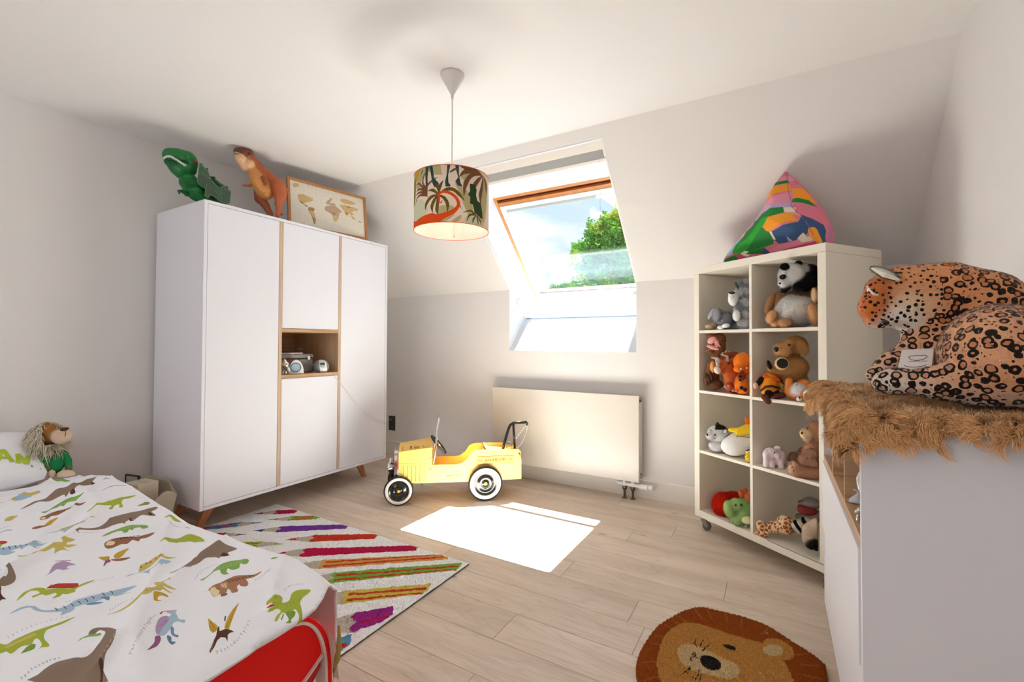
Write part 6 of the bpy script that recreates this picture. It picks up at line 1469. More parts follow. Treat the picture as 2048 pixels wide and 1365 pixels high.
t.C([(490, 700, .01), (560, 800, 0), (680, 960, 0), (790, 1080, .0)], [120, 150, 190, 150], gA).C([(450, 850, 0), (480, 900, 0)], [60, 50], gB).E(690, 1010, -.02, 160, 100, gA, ry=.05)
t.C([(700, 1080, 0), (1050, 1180, .02), (1250, 1230, .03)], [110, 80, 60], gB).C([(1000, 760, .04), (1180, 900, .045)], [60, 50], gB).E(1240, 960, .05, 90, 70, gA, ry=.02)
def rib(P): return 0
t.body('body', n=70, k=.02, m=M_VINYL)
for i in range(9):
    y_ = 735+i*32; t.tube('belly_ridge', [(400+i*17, y_, -.045), (500+i*14, y_+4, -.068), (620+i*14, y_-4, -.066)], 8, mat('ridge_green', gA, rough=.35))
t.C([(520, 1060, -.03), (440, 1000, -.05), (370, 1000, -.06)], [46, 34, 26], gB).C([(370, 1000, -.06), (375, 1050, -.07)], [24, 14], gB).C([(440, 1000, -.05), (350, 985, -.07)], [20, 12], gB); t.body('arm', n=36, k=.004, m=M_VINYL, floor=False)
pan = [(770, 450), (840, 505), (945, 620), (990, 760), (1060, 850), (1155, 935), (1240, 900), (1385, 1010), (1360, 1250), (1190, 1210), (1000, 1065), (930, 1140), (870, 1080), (890, 960), (770, 880), (722, 815)]
pm = MB(); n = len(pan)
fr_ = [t.L(x, y_, -.075) for x, y_ in pan]; bk_ = [t.L(x, y_, -.03) for x, y_ in pan]
for v in fr_+bk_: v.z = max(v.z, .002)
pm.add(fr_+bk_, [tuple(range(n))[::-1]]+[(i, (i+1) % n, n+(i+1) % n, n+i) for i in range(n)]+[tuple(range(n, 2*n))])
mpn = mat('smoky_green_window', '#3d5a41', rough=.18, spec=.6, var=(22, .25)); pm.build('window_lid', mpn, t.root)
MB().tube(fr_+[fr_[0]], .0016, 6).build('window_rim', mat('rim_pale_green', '#6f9a78', rough=.4), t.root)
for a_, b_ in (((920, 860), (880, 960)), ((990, 765), (780, 620)), ((1200, 960), (1190, 1080)), ((1060, 990), (1220, 1140))): MB().tube([t.L(*a_, -.077), t.L(*b_, -.077)], .0011, 5).build('window_rib', MATS['rim_pale_green'], t.root)
for k, q in enumerate(((800, 480), (910, 570), (1050, 740), (1300, 930))): t.ball('back_plate', q[0], q[1], .01, 34, mat('ridge_dark', gB, rough=.4), rz=26, ry=.012)

t = Toy('tyrannosaurus_figure', 'rust brown rubber tyrannosaurus figure with pale throat on the wardrobe', 'dinosaur figure', cT, (-2.93, 1.79, ztop))
b1, b2, b3, b4 = '#7e3f22', '#a9562c', '#c98a4a', '#e2b48c'
t.E(190, 210, -.03, 85, 75, '#6b3322', a=20, ry=.03).E(340, 260, -.02, 95, 80, b1, a=20, ry=.035).C([(230, 180, -.02), (380, 220, -.01)], [50, 60], '#6b3322')
t.E(230, 330, -.03, 90, 75, b4, a=40, ry=.028).E(370, 430, -.02, 95, 90, b4, ry=.035).C([(180, 290, -.03), (290, 470, -.02)], [50, 60], b4)
t.C([(420, 330, 0), (520, 500, 0), (680, 640, 0)], [80, 90, 120], b2).C([(420, 500, -.01), (520, 700, -.015), (640, 880, -.01)], [85, 130, 150], b3).C([(680, 650, .01), (850, 800, .02)], [120, 150], b2)
t.C([(850, 780, .02), (960, 900, .09), (1080, 1000, .16)], [130, 100, 50], b2)
def trx(V, C): 
    s_ = (np.sin(V[:, 0]*260+V[:, 2]*60)*np.sin(V[:, 2]*240) > .6)[:, None]; return np.where(s_, C*.82, C)
t.body(n=78, k=.012, m=M_VINYL, floor=False, colfn=trx)
t.C([(860, 800, -.05), (900, 950, -.055), (870, 1080, -.06), (880, 1200, -.06)], [110, 105, 60, 44], b2).C([(880, 1200, -.06), (850, 1290, -.075)], [44, 36], b2).C([(860, 1270, -.06), (930, 1270, -.065)], [30, 20], b1)
t.body('leg', n=50, k=.008, m=M_VINYL)
t.C([(540, 880, .03), (560, 1000, .02), (650, 1120, .01), (730, 1260, .0)], [90, 95, 66, 50], '#8f4726').C([(730, 1260, 0), (690, 1300, -.01)], [44, 34], '#8f4726'); t.body('leg', n=50, k=.008, m=M_VINYL)
t.C([(430, 730, -.02), (380, 780, -.03), (290, 775, -.04), (250, 770, -.045)], [30, 22, 16, 8], b2).C([(320, 778, -.04), (280, 795, -.05)], [12, 6], b2); t.body('arm', n=34, k=.003, m=M_VINYL, floor=False)
t.C([(600, 640, -.06), (650, 740, -.07), (630, 770, -.08)], [34, 26, 16], '#8f4726'); t.body('arm', n=28, k=.003, m=M_VINYL, floor=False)
t.ball('eye', 365, 235, -.075, 20, mat('eye_amber', '#5a2c10', rough=.1)); 
tm = MB()
for i in range(17):
    f = i/16; x = 120+f*190; y_ = 205+f*f*100; p0, p1, p2 = t.L(x-5, y_, -.07), t.L(x+6, y_, -.07), t.L(x, y_+16, -.073); tm.add([p0, p1, p2, p0+Vector((0, .006, 0))], [(0, 2, 1), (0, 3, 2), (1, 2, 3)])
tm.build('teeth', MATS['teeth_white'], t.root)
for i in range(14): f = i/13; t.ball('back_scale', 455+f*400, 290+f*440, -.005, 16, mat('scale_brown', '#6a3a22', rough=.5), rz=13, ry=.006)

# map in a frame
tl, tr_, br_, bl_ = Vector((-2.955, 1.90, 2.283)), Vector((-2.85, 2.492, 2.297)), Vector((-2.812, 2.50, ztop+.002)), Vector((-2.918, 1.895, ztop+.002))
ux = (br_-bl_).normalized(); nrm_ = ux.cross(Vector((0, 0, 1))).normalized(); 
if nrm_.x < 0: nrm_ = -nrm_
uz = ((tl-bl_)-ux*(tl-bl_).dot(ux)).normalized(); nn_ = ux.cross(uz)
mp_ = bpy.data.objects.new('framed_map', None); link(mp_, None, 'pinboard world map in a slim wooden frame leaning on the wardrobe', 'picture')
mp_.matrix_world = Matrix(((ux.x, nn_.x*-1, uz.x, bl_.x), (ux.y, nn_.y*-1, uz.y, bl_.y), (ux.z, nn_.z*-1, uz.z, bl_.z), (0, 0, 0, 1)))
MW, MH = (br_-bl_).length, .352
M_FRW = grain_mat('frame_oak', '#9c6a3c', '#b98250', (30, 30, 30))
def mring(m_, x0, x1, z0, z1, w, y0, y1): return m_.box(x0, x0+w, y0, y1, z0, z1).box(x1-w, x1, y0, y1, z0, z1).box(x0+w, x1-w, y0, y1, z0, z0+w).box(x0+w, x1-w, y0, y1, z1-w, z1)
mring(MB(), 0, MW, 0, MH, .018, -.012, .010).build('frame', M_FRW, mp_, bevel=.0015)
mc_ = {'paper': '#dcd6c8', 'tan': '#c9aa78', 'brown': '#a2805c', 'rose': '#b79a86', 'olive': '#a08c4c', 'grid': '#cfc8ba'}; MK = list(mc_)
def mq(x, y): # crop (560,330) scale 7.18 -> board
    # board corners in the crop: top-left (137,200), top-right (1165,440), bottom-right (1195,1030)
    u = (x-137)/(1165-137); top = 200+u*240; bot = 800+u*230; v = (y-top)/(bot-top)*.94; return (.018+u*(MW-.036), MH-.018-v*(MH-.05))
def MPp(c, pts, jit=0): msx.append((smoothpoly([mq(*q) for q in pts], 3), MK.index(c)))
msx = []
for i in range(1, 18): x = .018+(MW-.036)*i/18; msx.append(([(x, .02), (x+.0007, .02), (x+.0007, MH-.02), (x, MH-.02)], MK.index('grid')))
for i in range(1, 11): z = .018+(MH-.036)*i/11; msx.append(([(.02, z), (MW-.02, z), (MW-.02, z+.0007), (.02, z+.0007)], MK.index('grid')))
MPp('tan', [(235, 430), (290, 410), (340, 430), (420, 470), (430, 500), (380, 530), (340, 540), (300, 560), (260, 530), (240, 480)]); MPp('olive', [(250, 510), (300, 540), (300, 570), (270, 550)]); MPp('brown', [(300, 560), (340, 580), (360, 610), (330, 600)])
MPp('tan', [(180, 260), (230, 250), (260, 280), (210, 320), (180, 300)]); MPp('brown', [(370, 620), (430, 620), (450, 660), (420, 690), (460, 790), (450, 870), (430, 870), (400, 740), (370, 680)]); MPp('tan', [(380, 660), (440, 700), (450, 780), (420, 760)])
MPp('rose', [(620, 500), (650, 480), (680, 440), (690, 480), (660, 530), (720, 530), (750, 560), (700, 570), (640, 560), (610, 540)]); MPp('rose', [(590, 600), (620, 580), (700, 570), (760, 590), (830, 670), (790, 690), (780, 760), (740, 830), (700, 800), (690, 720), (640, 680), (590, 650)]); MPp('brown', [(590, 640), (640, 660), (700, 690), (740, 680), (720, 720), (690, 710)]); MPp('tan', [(700, 740), (770, 740), (750, 820), (710, 810)])
MPp('tan', [(800, 560), (860, 550), (960, 570), (1040, 590), (1030, 640), (980, 660), (1010, 700), (960, 720), (940, 680), (910, 730), (880, 680), (840, 620)]); MPp('olive', [(890, 570), (960, 575), (975, 590), (930, 600)]); MPp('olive', [(870, 670), (920, 680), (905, 725), (885, 700)]); MPp('tan', [(820, 450), (960, 470), (1050, 520), (960, 540), (840, 510)])
MPp('tan', [(960, 700), (990, 740), (1030, 780), (1000, 790), (970, 750)]); MPp('brown', [(1070, 810), (1130, 830), (1110, 835), (1080, 825)]); MPp('brown', [(1050, 600), (1065, 620), (1050, 650), (1045, 630)]); MPp('brown', [(500, 640), (540, 640), (520, 650)]) if False else None
printed('map_sheet', [(.016, .016), (MW-.016, .016), (MW-.016, MH-.016), (.016, MH-.016)], msx, [mat('map_'+k, v, rough=.9, var=(90, .06)) for k, v in mc_.items()], lambda P: np.stack([P[:, 0], np.full(len(P), -.001), P[:, 1]], 1), .02, mp_, jitter=.0012, smooth=False)
MB().box(.01, MW-.01, .0, .008, .01, MH-.01).build('backing', mat('cork', '#a9825a', rough=.9), mp_)
# ================================================================ yellow pedal truck
tr = empty('pedal_truck', (-2.236, 2.285, 0), math.atan2(.388, .453), 'yellow metal pedal tow truck parked in front of the radiator', 'toy car')
M_YEL = mat('truck_yellow', '#efc367', rough=.35, spec=.5); M_YELD = mat('truck_yellow_line', '#a8701c', rough=.5)
M_TYRE = mat('tyre_black', '#141414', rough=.5); M_WALLT = mat('whitewall', '#e8e4dc', rough=.5); M_HUB = mat('hub_black', '#1a1916', rough=.15, spec=.7); M_DKB = mat('truck_text_brown', '#4a2c10', rough=.6); M_ORT = mat('truck_text_orange', '#c8641e', rough=.5)
side = [(-.004, .188), (-.004, .36), (.226, .383), (.226, .262), (.40, .257), (.435, .264), (.475, .292), (.503, .333), (.525, .346), (.557, .351), (.803, .349), (.832, .335), (.852, .305), (.866, .272), (.866, .131), (.728, .130), (.43, .130), (.30, .133), (.10, .137), (.05, .15)]
YN, YF = .03, .268
for a, b in ((YN, YN+.004), (YF-.004, YF)): MB().prism(side, a, b, 'y').build('body_side', M_YEL, tr, bevel=.0015)
# hood: top with centre ridge, sloping up to the windscreen
m_ = MB(); yc = (YN+YF)/2
vs = [(-.004, YN, .36), (-.004, yc, .395), (-.004, YF, .36), (.222, YN, .383), (.222, yc, .432), (.222, YF, .383), (-.004, YN, .14), (-.004, YF, .14), (.222, YN, .262), (.222, YF, .262), (-.004, YN+.05, .383), (.222, YN+.05, .414), (-.004, YF-.05, .383), (.222, YF-.05, .414)]
m_.add(vs, [(0, 3, 11, 10), (10, 11, 4, 1), (1, 4, 13, 12), (12, 13, 5, 2), (0, 10, 1, 12, 2, 7, 6), (3, 8, 9, 5, 13, 4, 11)])
m_.build('hood', M_YEL, tr, bevel=.002)
for (a, b) in ((.02, .035), (.07, .088), (.10, .14), (.16, .185)):
    def hz(x): return .3715+(x+.004)/.226*.026
    mm = MB()
    if b-a > .03 or abs(a-.07) < .001:
        for i in range(4 if b-a > .03 else 2):
            x = a+i*.010; mm.add([(x, YN+.012, hz(x)-.005), (x+.005, YN+.012, hz(x)-.005), (x+.007, YN+.040, hz(x)+.0085), (x+.002, YN+.040, hz(x)+.0085)], [(0, 1, 2, 3)])
    else:
        x = a; mm.add([(x, YN+.008, hz(x)-.008), (x+.003, YN+.008, hz(x)-.008), (x+.005, YN+.046, hz(x)+.012), (x+.002, YN+.046, hz(x)+.012)], [(0, 1, 2, 3)])
    mm.add([(a+.001, YN+.0081, hz(a)-.0078), (b, YN+.0081, hz(b)-.0078), (b, YN+.010, hz(b)-.0066), (a+.001, YN+.010, hz(a)-.0066)], [(0, 1, 2, 3)])
    for v in range(len(mm.v)): mm.v[v] = (mm.v[v][0], mm.v[v][1], mm.v[v][2]+.0014)
    mm.build('hood_print', M_DKB, tr)
# louvres, crease and panel beading
for i in range(6):
    x = .032+i*.028
    MB().prism([(-.004, 0), (.0, -.004), (.004, 0)], .165 if i < 1 else .152, .262, 'z', M=Matrix.Translation((x, YN, 0))).build('louvre', M_YEL, tr)
MB().tube([(-.004, YN-.0005, .279), (.226, YN-.0005, .272)], .0012, 6).build('crease', M_YEL, tr)
MB().tube([(.262, YN-.0003, .156), (.262, YN-.0003, .205), (.445, YN-.0003, .208), (.45, YN-.0003, .158), (.262, YN-.0003, .156)], .0011, 6).tube([(.24, YN-.0003, .15), (.24, YN-.0003, .225)], .0011, 6).build('beading', M_YEL, tr)
MB().box(0, .86, YN+.004, YF-.004, .137, .141).box(.62, .862, YN+.004, YF-.004, .322, .326).box(.858, .862, YN+.004, YF-.004, .137, .325).build('floor_pan', M_YEL, tr)
MB().box(.44, .60, YN+.03, YF-.03, .19, .21).box(.595, .605, YN+.03, YF-.03, .19, .33).build('seat', M_YEL, tr, bevel=.004)
MB().tube([(.632, YN+.004, .346), (.612, YF-.004, .349)], .009, 10).build('cross_bar', mat('truck_cream', '#efe0b8', rough=.3), tr, smooth=True)
for (x, z) in ((.216, .31), (.216, .232), (.66, .334)): MB().ball((x, YN-.001, z), (.004, .002, .004), 8).build('rivet', M_DKB if x < .5 else M_YELD, tr)
# sign plate
def rrect(x0, x1, z0, z1, r, n=5):
    P_ = []
    for cx, cz, a0 in ((x1-r, z1-r, 0), (x0+r, z1-r, 90), (x0+r, z0+r, 180), (x1-r, z0+r, 270)):
        for i in range(n+1): a = math.radians(a0+90*i/n); P_.append((cx+r*math.cos(a), cz+r*math.sin(a)))
    return P_
Msg = Matrix.Translation((.6735, YN, .277)) @ Matrix.Rotation(math.radians(0), 4, 'Y')
MB().prism(rrect(-.135, .135, -.029, .029, .012), -.002, -.0005, 'y', M=Msg).build('sign_rim', M_YELD, tr)
MB().prism(rrect(-.132, .132, -.026, .026, .010), -.003, -.0019, 'y', M=Msg).build('sign_plate', mat('sign_yellow', '#e3ae4a', rough=.4), tr)
RT = Matrix.Rotation(PI/2, 4, 'X')
text_obj('24 HOUR RECOVERY', .021, M_DKB, tr, Matrix.Translation((.6735, YN-.0032, .277)) @ RT @ Matrix.Diagonal((.78, 1.35, 1, 1)), 'lettering', .0002, font_bold=.0006, space=1.02)
for sx_ in (-1, 1):
    MB().prism([(-.014, -.003), (.004, -.003), (.004, -.008), (.016, 0), (.004, .008), (.004, .003), (-.014, .003)], -.0036, -.003, 'y', M=Matrix.Translation((.6735+sx_*.108, YN, .277)) @ Matrix.Diagonal((sx_, 1, 1, 1))).build('arrow', M_YELD, tr)
text_obj('MARQUANT', .026, M_ORT, tr, Matrix.Translation((.382, YN-.0016, .179)) @ RT @ Matrix.Diagonal((.72, 1.0, 1, 1)), 'lettering', .0002, font_bold=.0004)
# grille and lamps
MB().prism([(YN-.002, .17), (YF+.002, .17), (YF+.002, .345), (YF-.03, .372), (YN+.03, .372), (YN-.002, .345)], -.034, -.005, 'x').build('grille_shell', M_CHROME, tr, bevel=.004)
gm = MB()
for i in range(11): gm.box(-.037, -.034, YN+.02+i*.019, YN+.026+i*.019, .185, .34)
gm.build('grille_bars', M_BLACKM, tr)
for (y_, z_) in ((.075, .243), (.215, .243)):
    h_ = empty('headlight'); h_.parent = tr; h_.location = (-.068, y_, z_)
    MB().lathe([(.0001, .045), (.012, .040), (.024, .022), (.031, 0), (.033, -.006), (.031, -.010)], 22, M=Matrix.Rotation(PI/2, 4, 'Y')).build('shell', M_CHROME, h_, smooth=True)
    MB().lathe([(.0001, -.015), (.018, -.0135), (.031, -.009)], 22, M=Matrix.Rotation(PI/2, 4, 'Y')).build('lens', mat('lens_white', '#e9eef0', rough=.1), h_, smooth=True)
    MB().tube([(.01, 0, -.03), (.012, 0, -.065), (.03, 0, -.08)], .006, 8).build('bracket', M_BLACKM, h_)
MB().box(-.06, .0, YN+.01, YF-.01, .135, .15).box(-.055, -.04, YN+.03, YN+.05, .10, .20).box(-.055, -.04, YF-.05, YF-.03, .10, .20).build('front_frame', M_BLACKM, tr, bevel=.003)
# windscreen hoop, steering wheel
pts = [(.233, YN+.002, .262), (.243, YN+.002, .33), (.258, YN+.006, .47), (.266, YN+.012, .54), (.27, YN+.04, .575), (.272, yc, .592), (.27, YF-.04, .575), (.266, YF-.012, .54), (.258, YF-.006, .47), (.243, YF-.002, .33), (.233, YF-.002, .262)]
pp = [pts[0]]
for i in range(len(pts)-1):
    pp += [tuple((np.array(pts[i])+(np.array(pts[i+1])-pts[i])*q/3)) for q in (1, 2, 3)]
MB().tube(pp, .0065, 10).build('windscreen_hoop', M_CHROME, tr, smooth=True)
sw = empty('steering_wheel'); sw.parent = tr; sw.location = (.272, yc, .376); sw.rotation_euler = (0, math.radians(50), 0)
MB().tube([(.078*math.cos(a), .078*math.sin(a), 0) for a in [2*PI*i/36 for i in range(37)]], .008, 10, cap=False).build('rim', M_BLACKP, sw, smooth=True)
sp = MB()
for k in range(3): a = 2*PI*k/3; sp.tube([(0, 0, 0), (.075*math.cos(a), .075*math.sin(a), 0)], .004, 8)
sp.lathe([(.0001, .008), (.018, .006), (.02, -.008), (.0001, -.008)], 16); sp.build('spokes', M_CHROME, sw)
MB().tube([(.262, yc, .368), (.17, yc, .29)], .007, 8).build('steering_column', M_CHROME, tr)
# crane
cc = .15
MB().tube([(.742, cc-.03, .322), (.75, cc-.026, .36), (.775, cc-.016, .44), (.792, cc-.008, .485), (.805, cc-.003, .505), (.825, cc, .516), (.85, cc, .518), (.93, cc, .521)], .0105, 12).tube([(.93, cc, .521), (.931, cc, .516), (.931, cc, .497)], .009, 10).build('crane_arm', M_BLACKM, tr, smooth=True)
MB().tube([(.838, cc, .322), (.826, cc, .513)], .009, 10).build('crane_post', M_BLACKM, tr, smooth=True)
MB().lathe([(.0001, -.025), (.028, -.025), (.028, -.02), (.014, -.018), (.014, .018), (.028, .02), (.028, .025), (.0001, .025)], 20, M=Matrix.Translation((.79, cc-.02, .352)) @ Matrix.Rotation(PI/2, 4, 'X')).build('winch', M_CHROME, tr)
MB().tube([(.79, cc-.045, .352), (.79, cc-.06, .352), (.815, cc-.06, .36), (.815, cc-.075, .36)], .004, 8).build('winch_handle', M_CHROME, tr); MB().box(.80, .812, cc-.05, cc-.04, .326, .37).build('winch_bracket', mat('brass', '#c79a4a', rough=.3, metal=.8), tr)
def chain(a, b, sag, n):
    m_ = MB(); a, b = Vector(a), Vector(b)
    for i in range(n):
        t = (i+.5)/n; p = a.lerp(b, t)+Vector((sag*4*t*(1-t), 0, 0)); d = (b-a).normalized()
        Rm = Matrix.Translation(p) @ d.to_track_quat('X', 'Z').to_matrix().to_4x4() @ Matrix.Rotation(PI/2*(i % 2), 4, 'X')
        q = [Rm @ Vector((.0058*math.cos(w), .0030*math.sin(w), 0)) for w in [2*PI*k/8 for k in range(9)]]; m_.tube(q, .0009, 4, cap=False)
    return m_
chain((.931, cc, .495), (.842, cc-.03, .322), .022, 19).build('chain', M_CHROME, tr); chain((.925, cc, .50), (.815, cc, .36), .0, 16).build('chain', M_CHROME, tr)
MB().tube([(.842, cc-.03, .33), (.85, cc-.03, .318), (.842, cc-.03, .308), (.832, cc-.03, .315)], .003, 8).build('hook', M_CHROME, tr, smooth=True)
# wheels
def wheel(x, y, r, s_):
    w_ = empty('wheel'); w_.parent = tr; w_.location = (x, y, r+.001); w_.rotation_euler = (PI/2*(1 if s_ > 0 else -1), 0, 0)
    h = .013
    MB().lathe([(r*.90, h*1.05), (r*.96, h*.9), (r*.995, h*.4), (r, 0), (r*.995, -h*.4), (r*.96, -h*.9), (r*.88, -h), (r*.6, -h)], 48).build('tyre', M_TYRE, w_, smooth=True)
    MB().lathe([(r*.71, h*.75), (r*.74, h*1.15), (r*.82, h*1.3), (r*.90, h*1.06)], 48).build('whitewall', M_WALLT, w_, smooth=True)
    MB().lathe([(r*.0001, h*1.25), (r*.15, h*1.2), (r*.2, h*.55), (r*.28, h*.45), (r*.31, h*.95), (r*.36, h*.95), (r*.48, h*.2), (r*.60, h*.2), (r*.68, h*.85), (r*.72, h*.75)], 48).build('hub', M_HUB, w_, smooth=True)
    MB().lathe([(r*.0001, h*1.55), (r*.07, h*1.5), (r*.10, h*1.2)], 20).build('hub_cap', mat('cap_yellow', '#e3b23a', rough=.4), w_, smooth=True)
    if r > .11: MB().tube([(r*.30*math.cos(a), r*.30*math.sin(a), h*.95) for a in [2*PI*i/40 for i in range(41)]], .0016, 6, cap=False).build('hub_ring', M_CHROME, w_, smooth=True)
wheel(0, 0, .100, 1); wheel(.599, 0, .1215, 1); wheel(0, .298, .100, -1); wheel(.599, .298, .1215, -1)
MB().tube([(0, .005, .1005), (0, .293, .1005)], .007, 8).build('axle', M_BLACKM, tr); MB().tube([(.599, .005, .1225), (.599, .293, .1225)], .007, 8).build('axle', M_BLACKM, tr)
MB().box(.155, .178, .06, .24, .105, .137).build('pedal_bracket', M_BLACKM, tr, bevel=.002); MB().tube([(.18, yc, .13), (.58, yc, .125)], .005, 8).build('drive_rod', M_BLACKM, tr)
# ================================================================ crocheted lion on the bed
t = Toy('crochet_lion', 'crocheted lion doll with cream yarn mane and green jumper beside the pillow', 'soft toy', (0, 820, 4.875), (-3.14, .735, .446))
t.E(480, 240, .0, 120, 105, '#9a6a36', a=10).E(600, 262, -.05, 112, 74, '#d3b9a0', a=-8); t.body('head', n=52, k=.006, m=M_KNIT, floor=False)
t.E(630, 190, -.105, 48, 17, '#5a3626', a=10).C([(638, 200, -.118), (640, 240, -.122), (630, 268, -.12)], [6, 4, 4], '#5a3626'); t.body('nose', n=26, k=.003, floor=False)
t.ear('ear', (415, 190, -.02), (470, 125, -.01), 60, '#8a5a30', None, .010)
V_, F_, C_ = nets([E3(t.L(455, 270, .02), (165/t.sx, .085, 135/t.sz), None, '#f1e3c8')], 30, .002)
c0 = t.L(560, 240, -.06)
keep_ = np.array([not (abs(v[0]-c0.x) < 150/t.sx and abs(v[2]-c0.z) < 95/t.sz and v[1] < .0) for v in V_[F_].mean(1)])
npmesh('mane_base', V_, F_[keep_], M_KNIT, t.root, col=C_)
fur('mane', V_, F_[keep_], C_, 1900, .052, .0042, t.root, np.random.RandomState(3), seg=4, droop=.75, curl=.10, lay=.9, jit=.12, tip=1.05, N=vnormals(V_, F_))
t.E(540, 505, 0, 105, 115, '#1f7a48', ry=.07); t.body('jumper', n=44, k=.01, m=M_KNIT, floor=False)
t.C([(610, 420, -.01), (655, 500, -.03), (670, 560, -.04)], [44, 42, 32], '#237f4c').C([(670, 560, -.04), (672, 582, -.04)], [30, 30], '#6d5a34'); t.body('sleeve', n=34, k=.004, m=M_KNIT, floor=False)
t.C([(400, 420, -.02), (430, 500, -.04), (455, 550, -.05)], [46, 40, 30], '#1d7545').C([(455, 550, -.05), (470, 580, -.05)], [30, 28], '#6d5a34'); t.body('sleeve', n=34, k=.004, m=M_KNIT, floor=False)
t.E(505, 628, -.06, 40, 44, '#d5bfa6').E(645, 632, -.07, 98, 44, '#d5bfa6', a=-12).E(600, 690, -.05, 60, 34, '#c9b196').E(560, 640, -.02, 70, 40, '#7d5c3a'); t.body('paws', n=46, k=.006, m=M_KNIT)

# ================================================================ canvas basket between bed and wardrobe
bs = empty('canvas_basket', (-3.02, 1.135, 0), label='beige canvas basket on the floor between bed and wardrobe', cat='basket')
M_CAN = mat('canvas', '#a99f8c', rough=.95, bump=(300, .001))
m_ = MB(); n = 40; rows = [(0, .15, .095), (.12, .16, .105), (.25, .175, .115), (.305, .185, .125), (.32, .19, .128), (.322, .184, .122), (.30, .175, .115), (.02, .15, .095)]
vs = []
for k, (z, a, b) in enumerate(rows):
    for i in range(n):
        w = 2*PI*i/n; fl_ = (.02*math.sin(3*w+1)+.015*math.sin(5*w))*(z/.32)**2 if z > .02 else 0
        sq = 1/max(abs(math.cos(w))**4+abs(math.sin(w))**4, .01)**.25
        vs.append((a*math.cos(w)*sq*.9, b*math.sin(w)*sq*.9, max(.001, z+fl_-.05*(math.cos(w) > .3)*(z > .2)*math.cos(w))))
fs = [(k*n+i, k*n+(i+1) % n, (k+1)*n+(i+1) % n, (k+1)*n+i) for k in range(len(rows)-1) for i in range(n)]+[tuple(range(n))[::-1], tuple((len(rows)-1)*n+i for i in range(n))]
m_.add(vs, fs).build('canvas_side', M_CAN, bs, smooth=True)
r = empty('cardboard_box', (-3.02, 1.12, .03), math.radians(8), 'cream cardboard box standing in the canvas basket', 'box')
MB().box(-.06, .06, -.05, .05, 0, .315).build('carton', mat('cream_card', '#c9bda8', rough=.9), r, bevel=.002); MB().box(-.061, .061, -.001, .001, .3151, .3156).build('flap_seam', mat('seam', '#8a7f6c'), r)
r = empty('chalkboard', (-3.135, 1.12, .03), math.radians(12), 'small black framed board standing in the canvas basket', 'board')
mring(MB(), -.055, .055, 0, .335, .007, -.006, .006).build('frame', M_BLACKP, r, bevel=.001); MB().box(-.049, .049, -.003, .003, .006, .329).build('panel', mat('board_grey', '#b9b4ae', rough=.6), r)

# ================================================================ pyramid bean bag on the bookcase
pf = empty('pyramid_cushion', (BA[0], BA[1], BZ1), ang, 'pyramid shaped cushion with colourful painted strokes on top of the bookcase', 'cushion')
Y0P = .17
def pf2(x, y): u, z = BKF.at(1370+x/3.5925, 320+y/3.5925, Y0P-.10); return (u, z-BZ1)
po = [(190, 722), (230, 655), (290, 575), (350, 505), (430, 400), (500, 290), (530, 205), (585, 120), (625, 68), (640, 66), (665, 100), (700, 120), (760, 180), (810, 235), (870, 310), (915, 380), (945, 440), (967, 500), (968, 545), (955, 620), (900, 665), (700, 690), (400, 735), (230, 745)]
PO = np.array([pf2(*q) for q in po]); PO[:, 1] = np.maximum(PO[:, 1], .004)
pcol = {'pink': '#d9768c', 'rose': '#e08fa4', 'lilac': '#b9a3c4', 'orange': '#ef9a1f', 'green': '#0f7a2c', 'bright': '#1fa02a', 'navy': '#2f4f7c', 'cream': '#eadcc8', 'sky': '#9fbfd0', 'crimson': '#cf4470', 'mauve': '#b97a9c', 'lime': '#4f9a3a', 'salmon': '#e59a82'}
PC = list(pcol); psx = []
def PQ(c, pts, sm=0): P_ = [pf2(*q) for q in pts]; psx.append((smoothpoly(P_, 3) if sm else P_, PC.index(c)))
PQ('rose', [(560, 150), (660, 90), (700, 130), (560, 200)]); PQ('green', [(528, 205), (600, 165), (665, 128), (682, 150), (600, 190), (536, 222)]); PQ('orange', [(528, 226), (610, 190), (683, 158), (712, 205), (640, 240), (560, 290), (520, 315), (498, 300), (515, 260)])
PQ('rose', [(495, 335), (600, 280), (722, 215), (742, 300), (600, 320), (470, 370), (440, 390)]); PQ('lilac', [(560, 335), (650, 312), (745, 300), (752, 335), (640, 345), (560, 375), (500, 430), (440, 490), (405, 520), (420, 460), (490, 375)])
PQ('cream', [(705, 340), (765, 335), (772, 372), (720, 378)]); PQ('salmon', [(715, 375), (795, 372), (800, 400), (770, 392), (720, 385)]); PQ('cream', [(340, 520), (400, 450), (500, 370), (470, 410), (410, 480), (400, 540), (370, 565)])
PQ('navy', [(432, 402), (470, 340), (500, 300), (492, 330), (455, 388)]); PQ('lime', [(348, 495), (398, 455), (395, 480), (355, 512)]); PQ('sky', [(190, 722), (240, 650), (300, 575), (350, 515), (378, 572), (340, 615), (330, 650), (300, 680), (235, 700)]); PQ('navy', [(205, 708), (250, 640), (310, 570), (300, 600), (250, 670)])
PQ('cream', [(340, 655), (430, 650), (445, 665), (400, 690), (360, 675)])
PQ('green', [(340, 640), (345, 605), (400, 560), (405, 497), (425, 512), (480, 470), (485, 430), (500, 440), (560, 380), (620, 350), (700, 338), (718, 378), (640, 405), (600, 440), (600, 490), (635, 565), (620, 600), (560, 620), (430, 655)])
PQ('bright', [(318, 672), (325, 650), (400, 600), (455, 560), (500, 500), (555, 425), (615, 410), (610, 460), (560, 500), (520, 545), (470, 600), (430, 640), (380, 665), (345, 680)])
PQ('green', [(430, 655), (545, 625), (550, 650), (500, 670), (400, 675)]); PQ('green', [(195, 724), (320, 680), (385, 690), (250, 730)]); PQ('crimson', [(325, 682), (370, 668), (375, 700), (330, 708)])
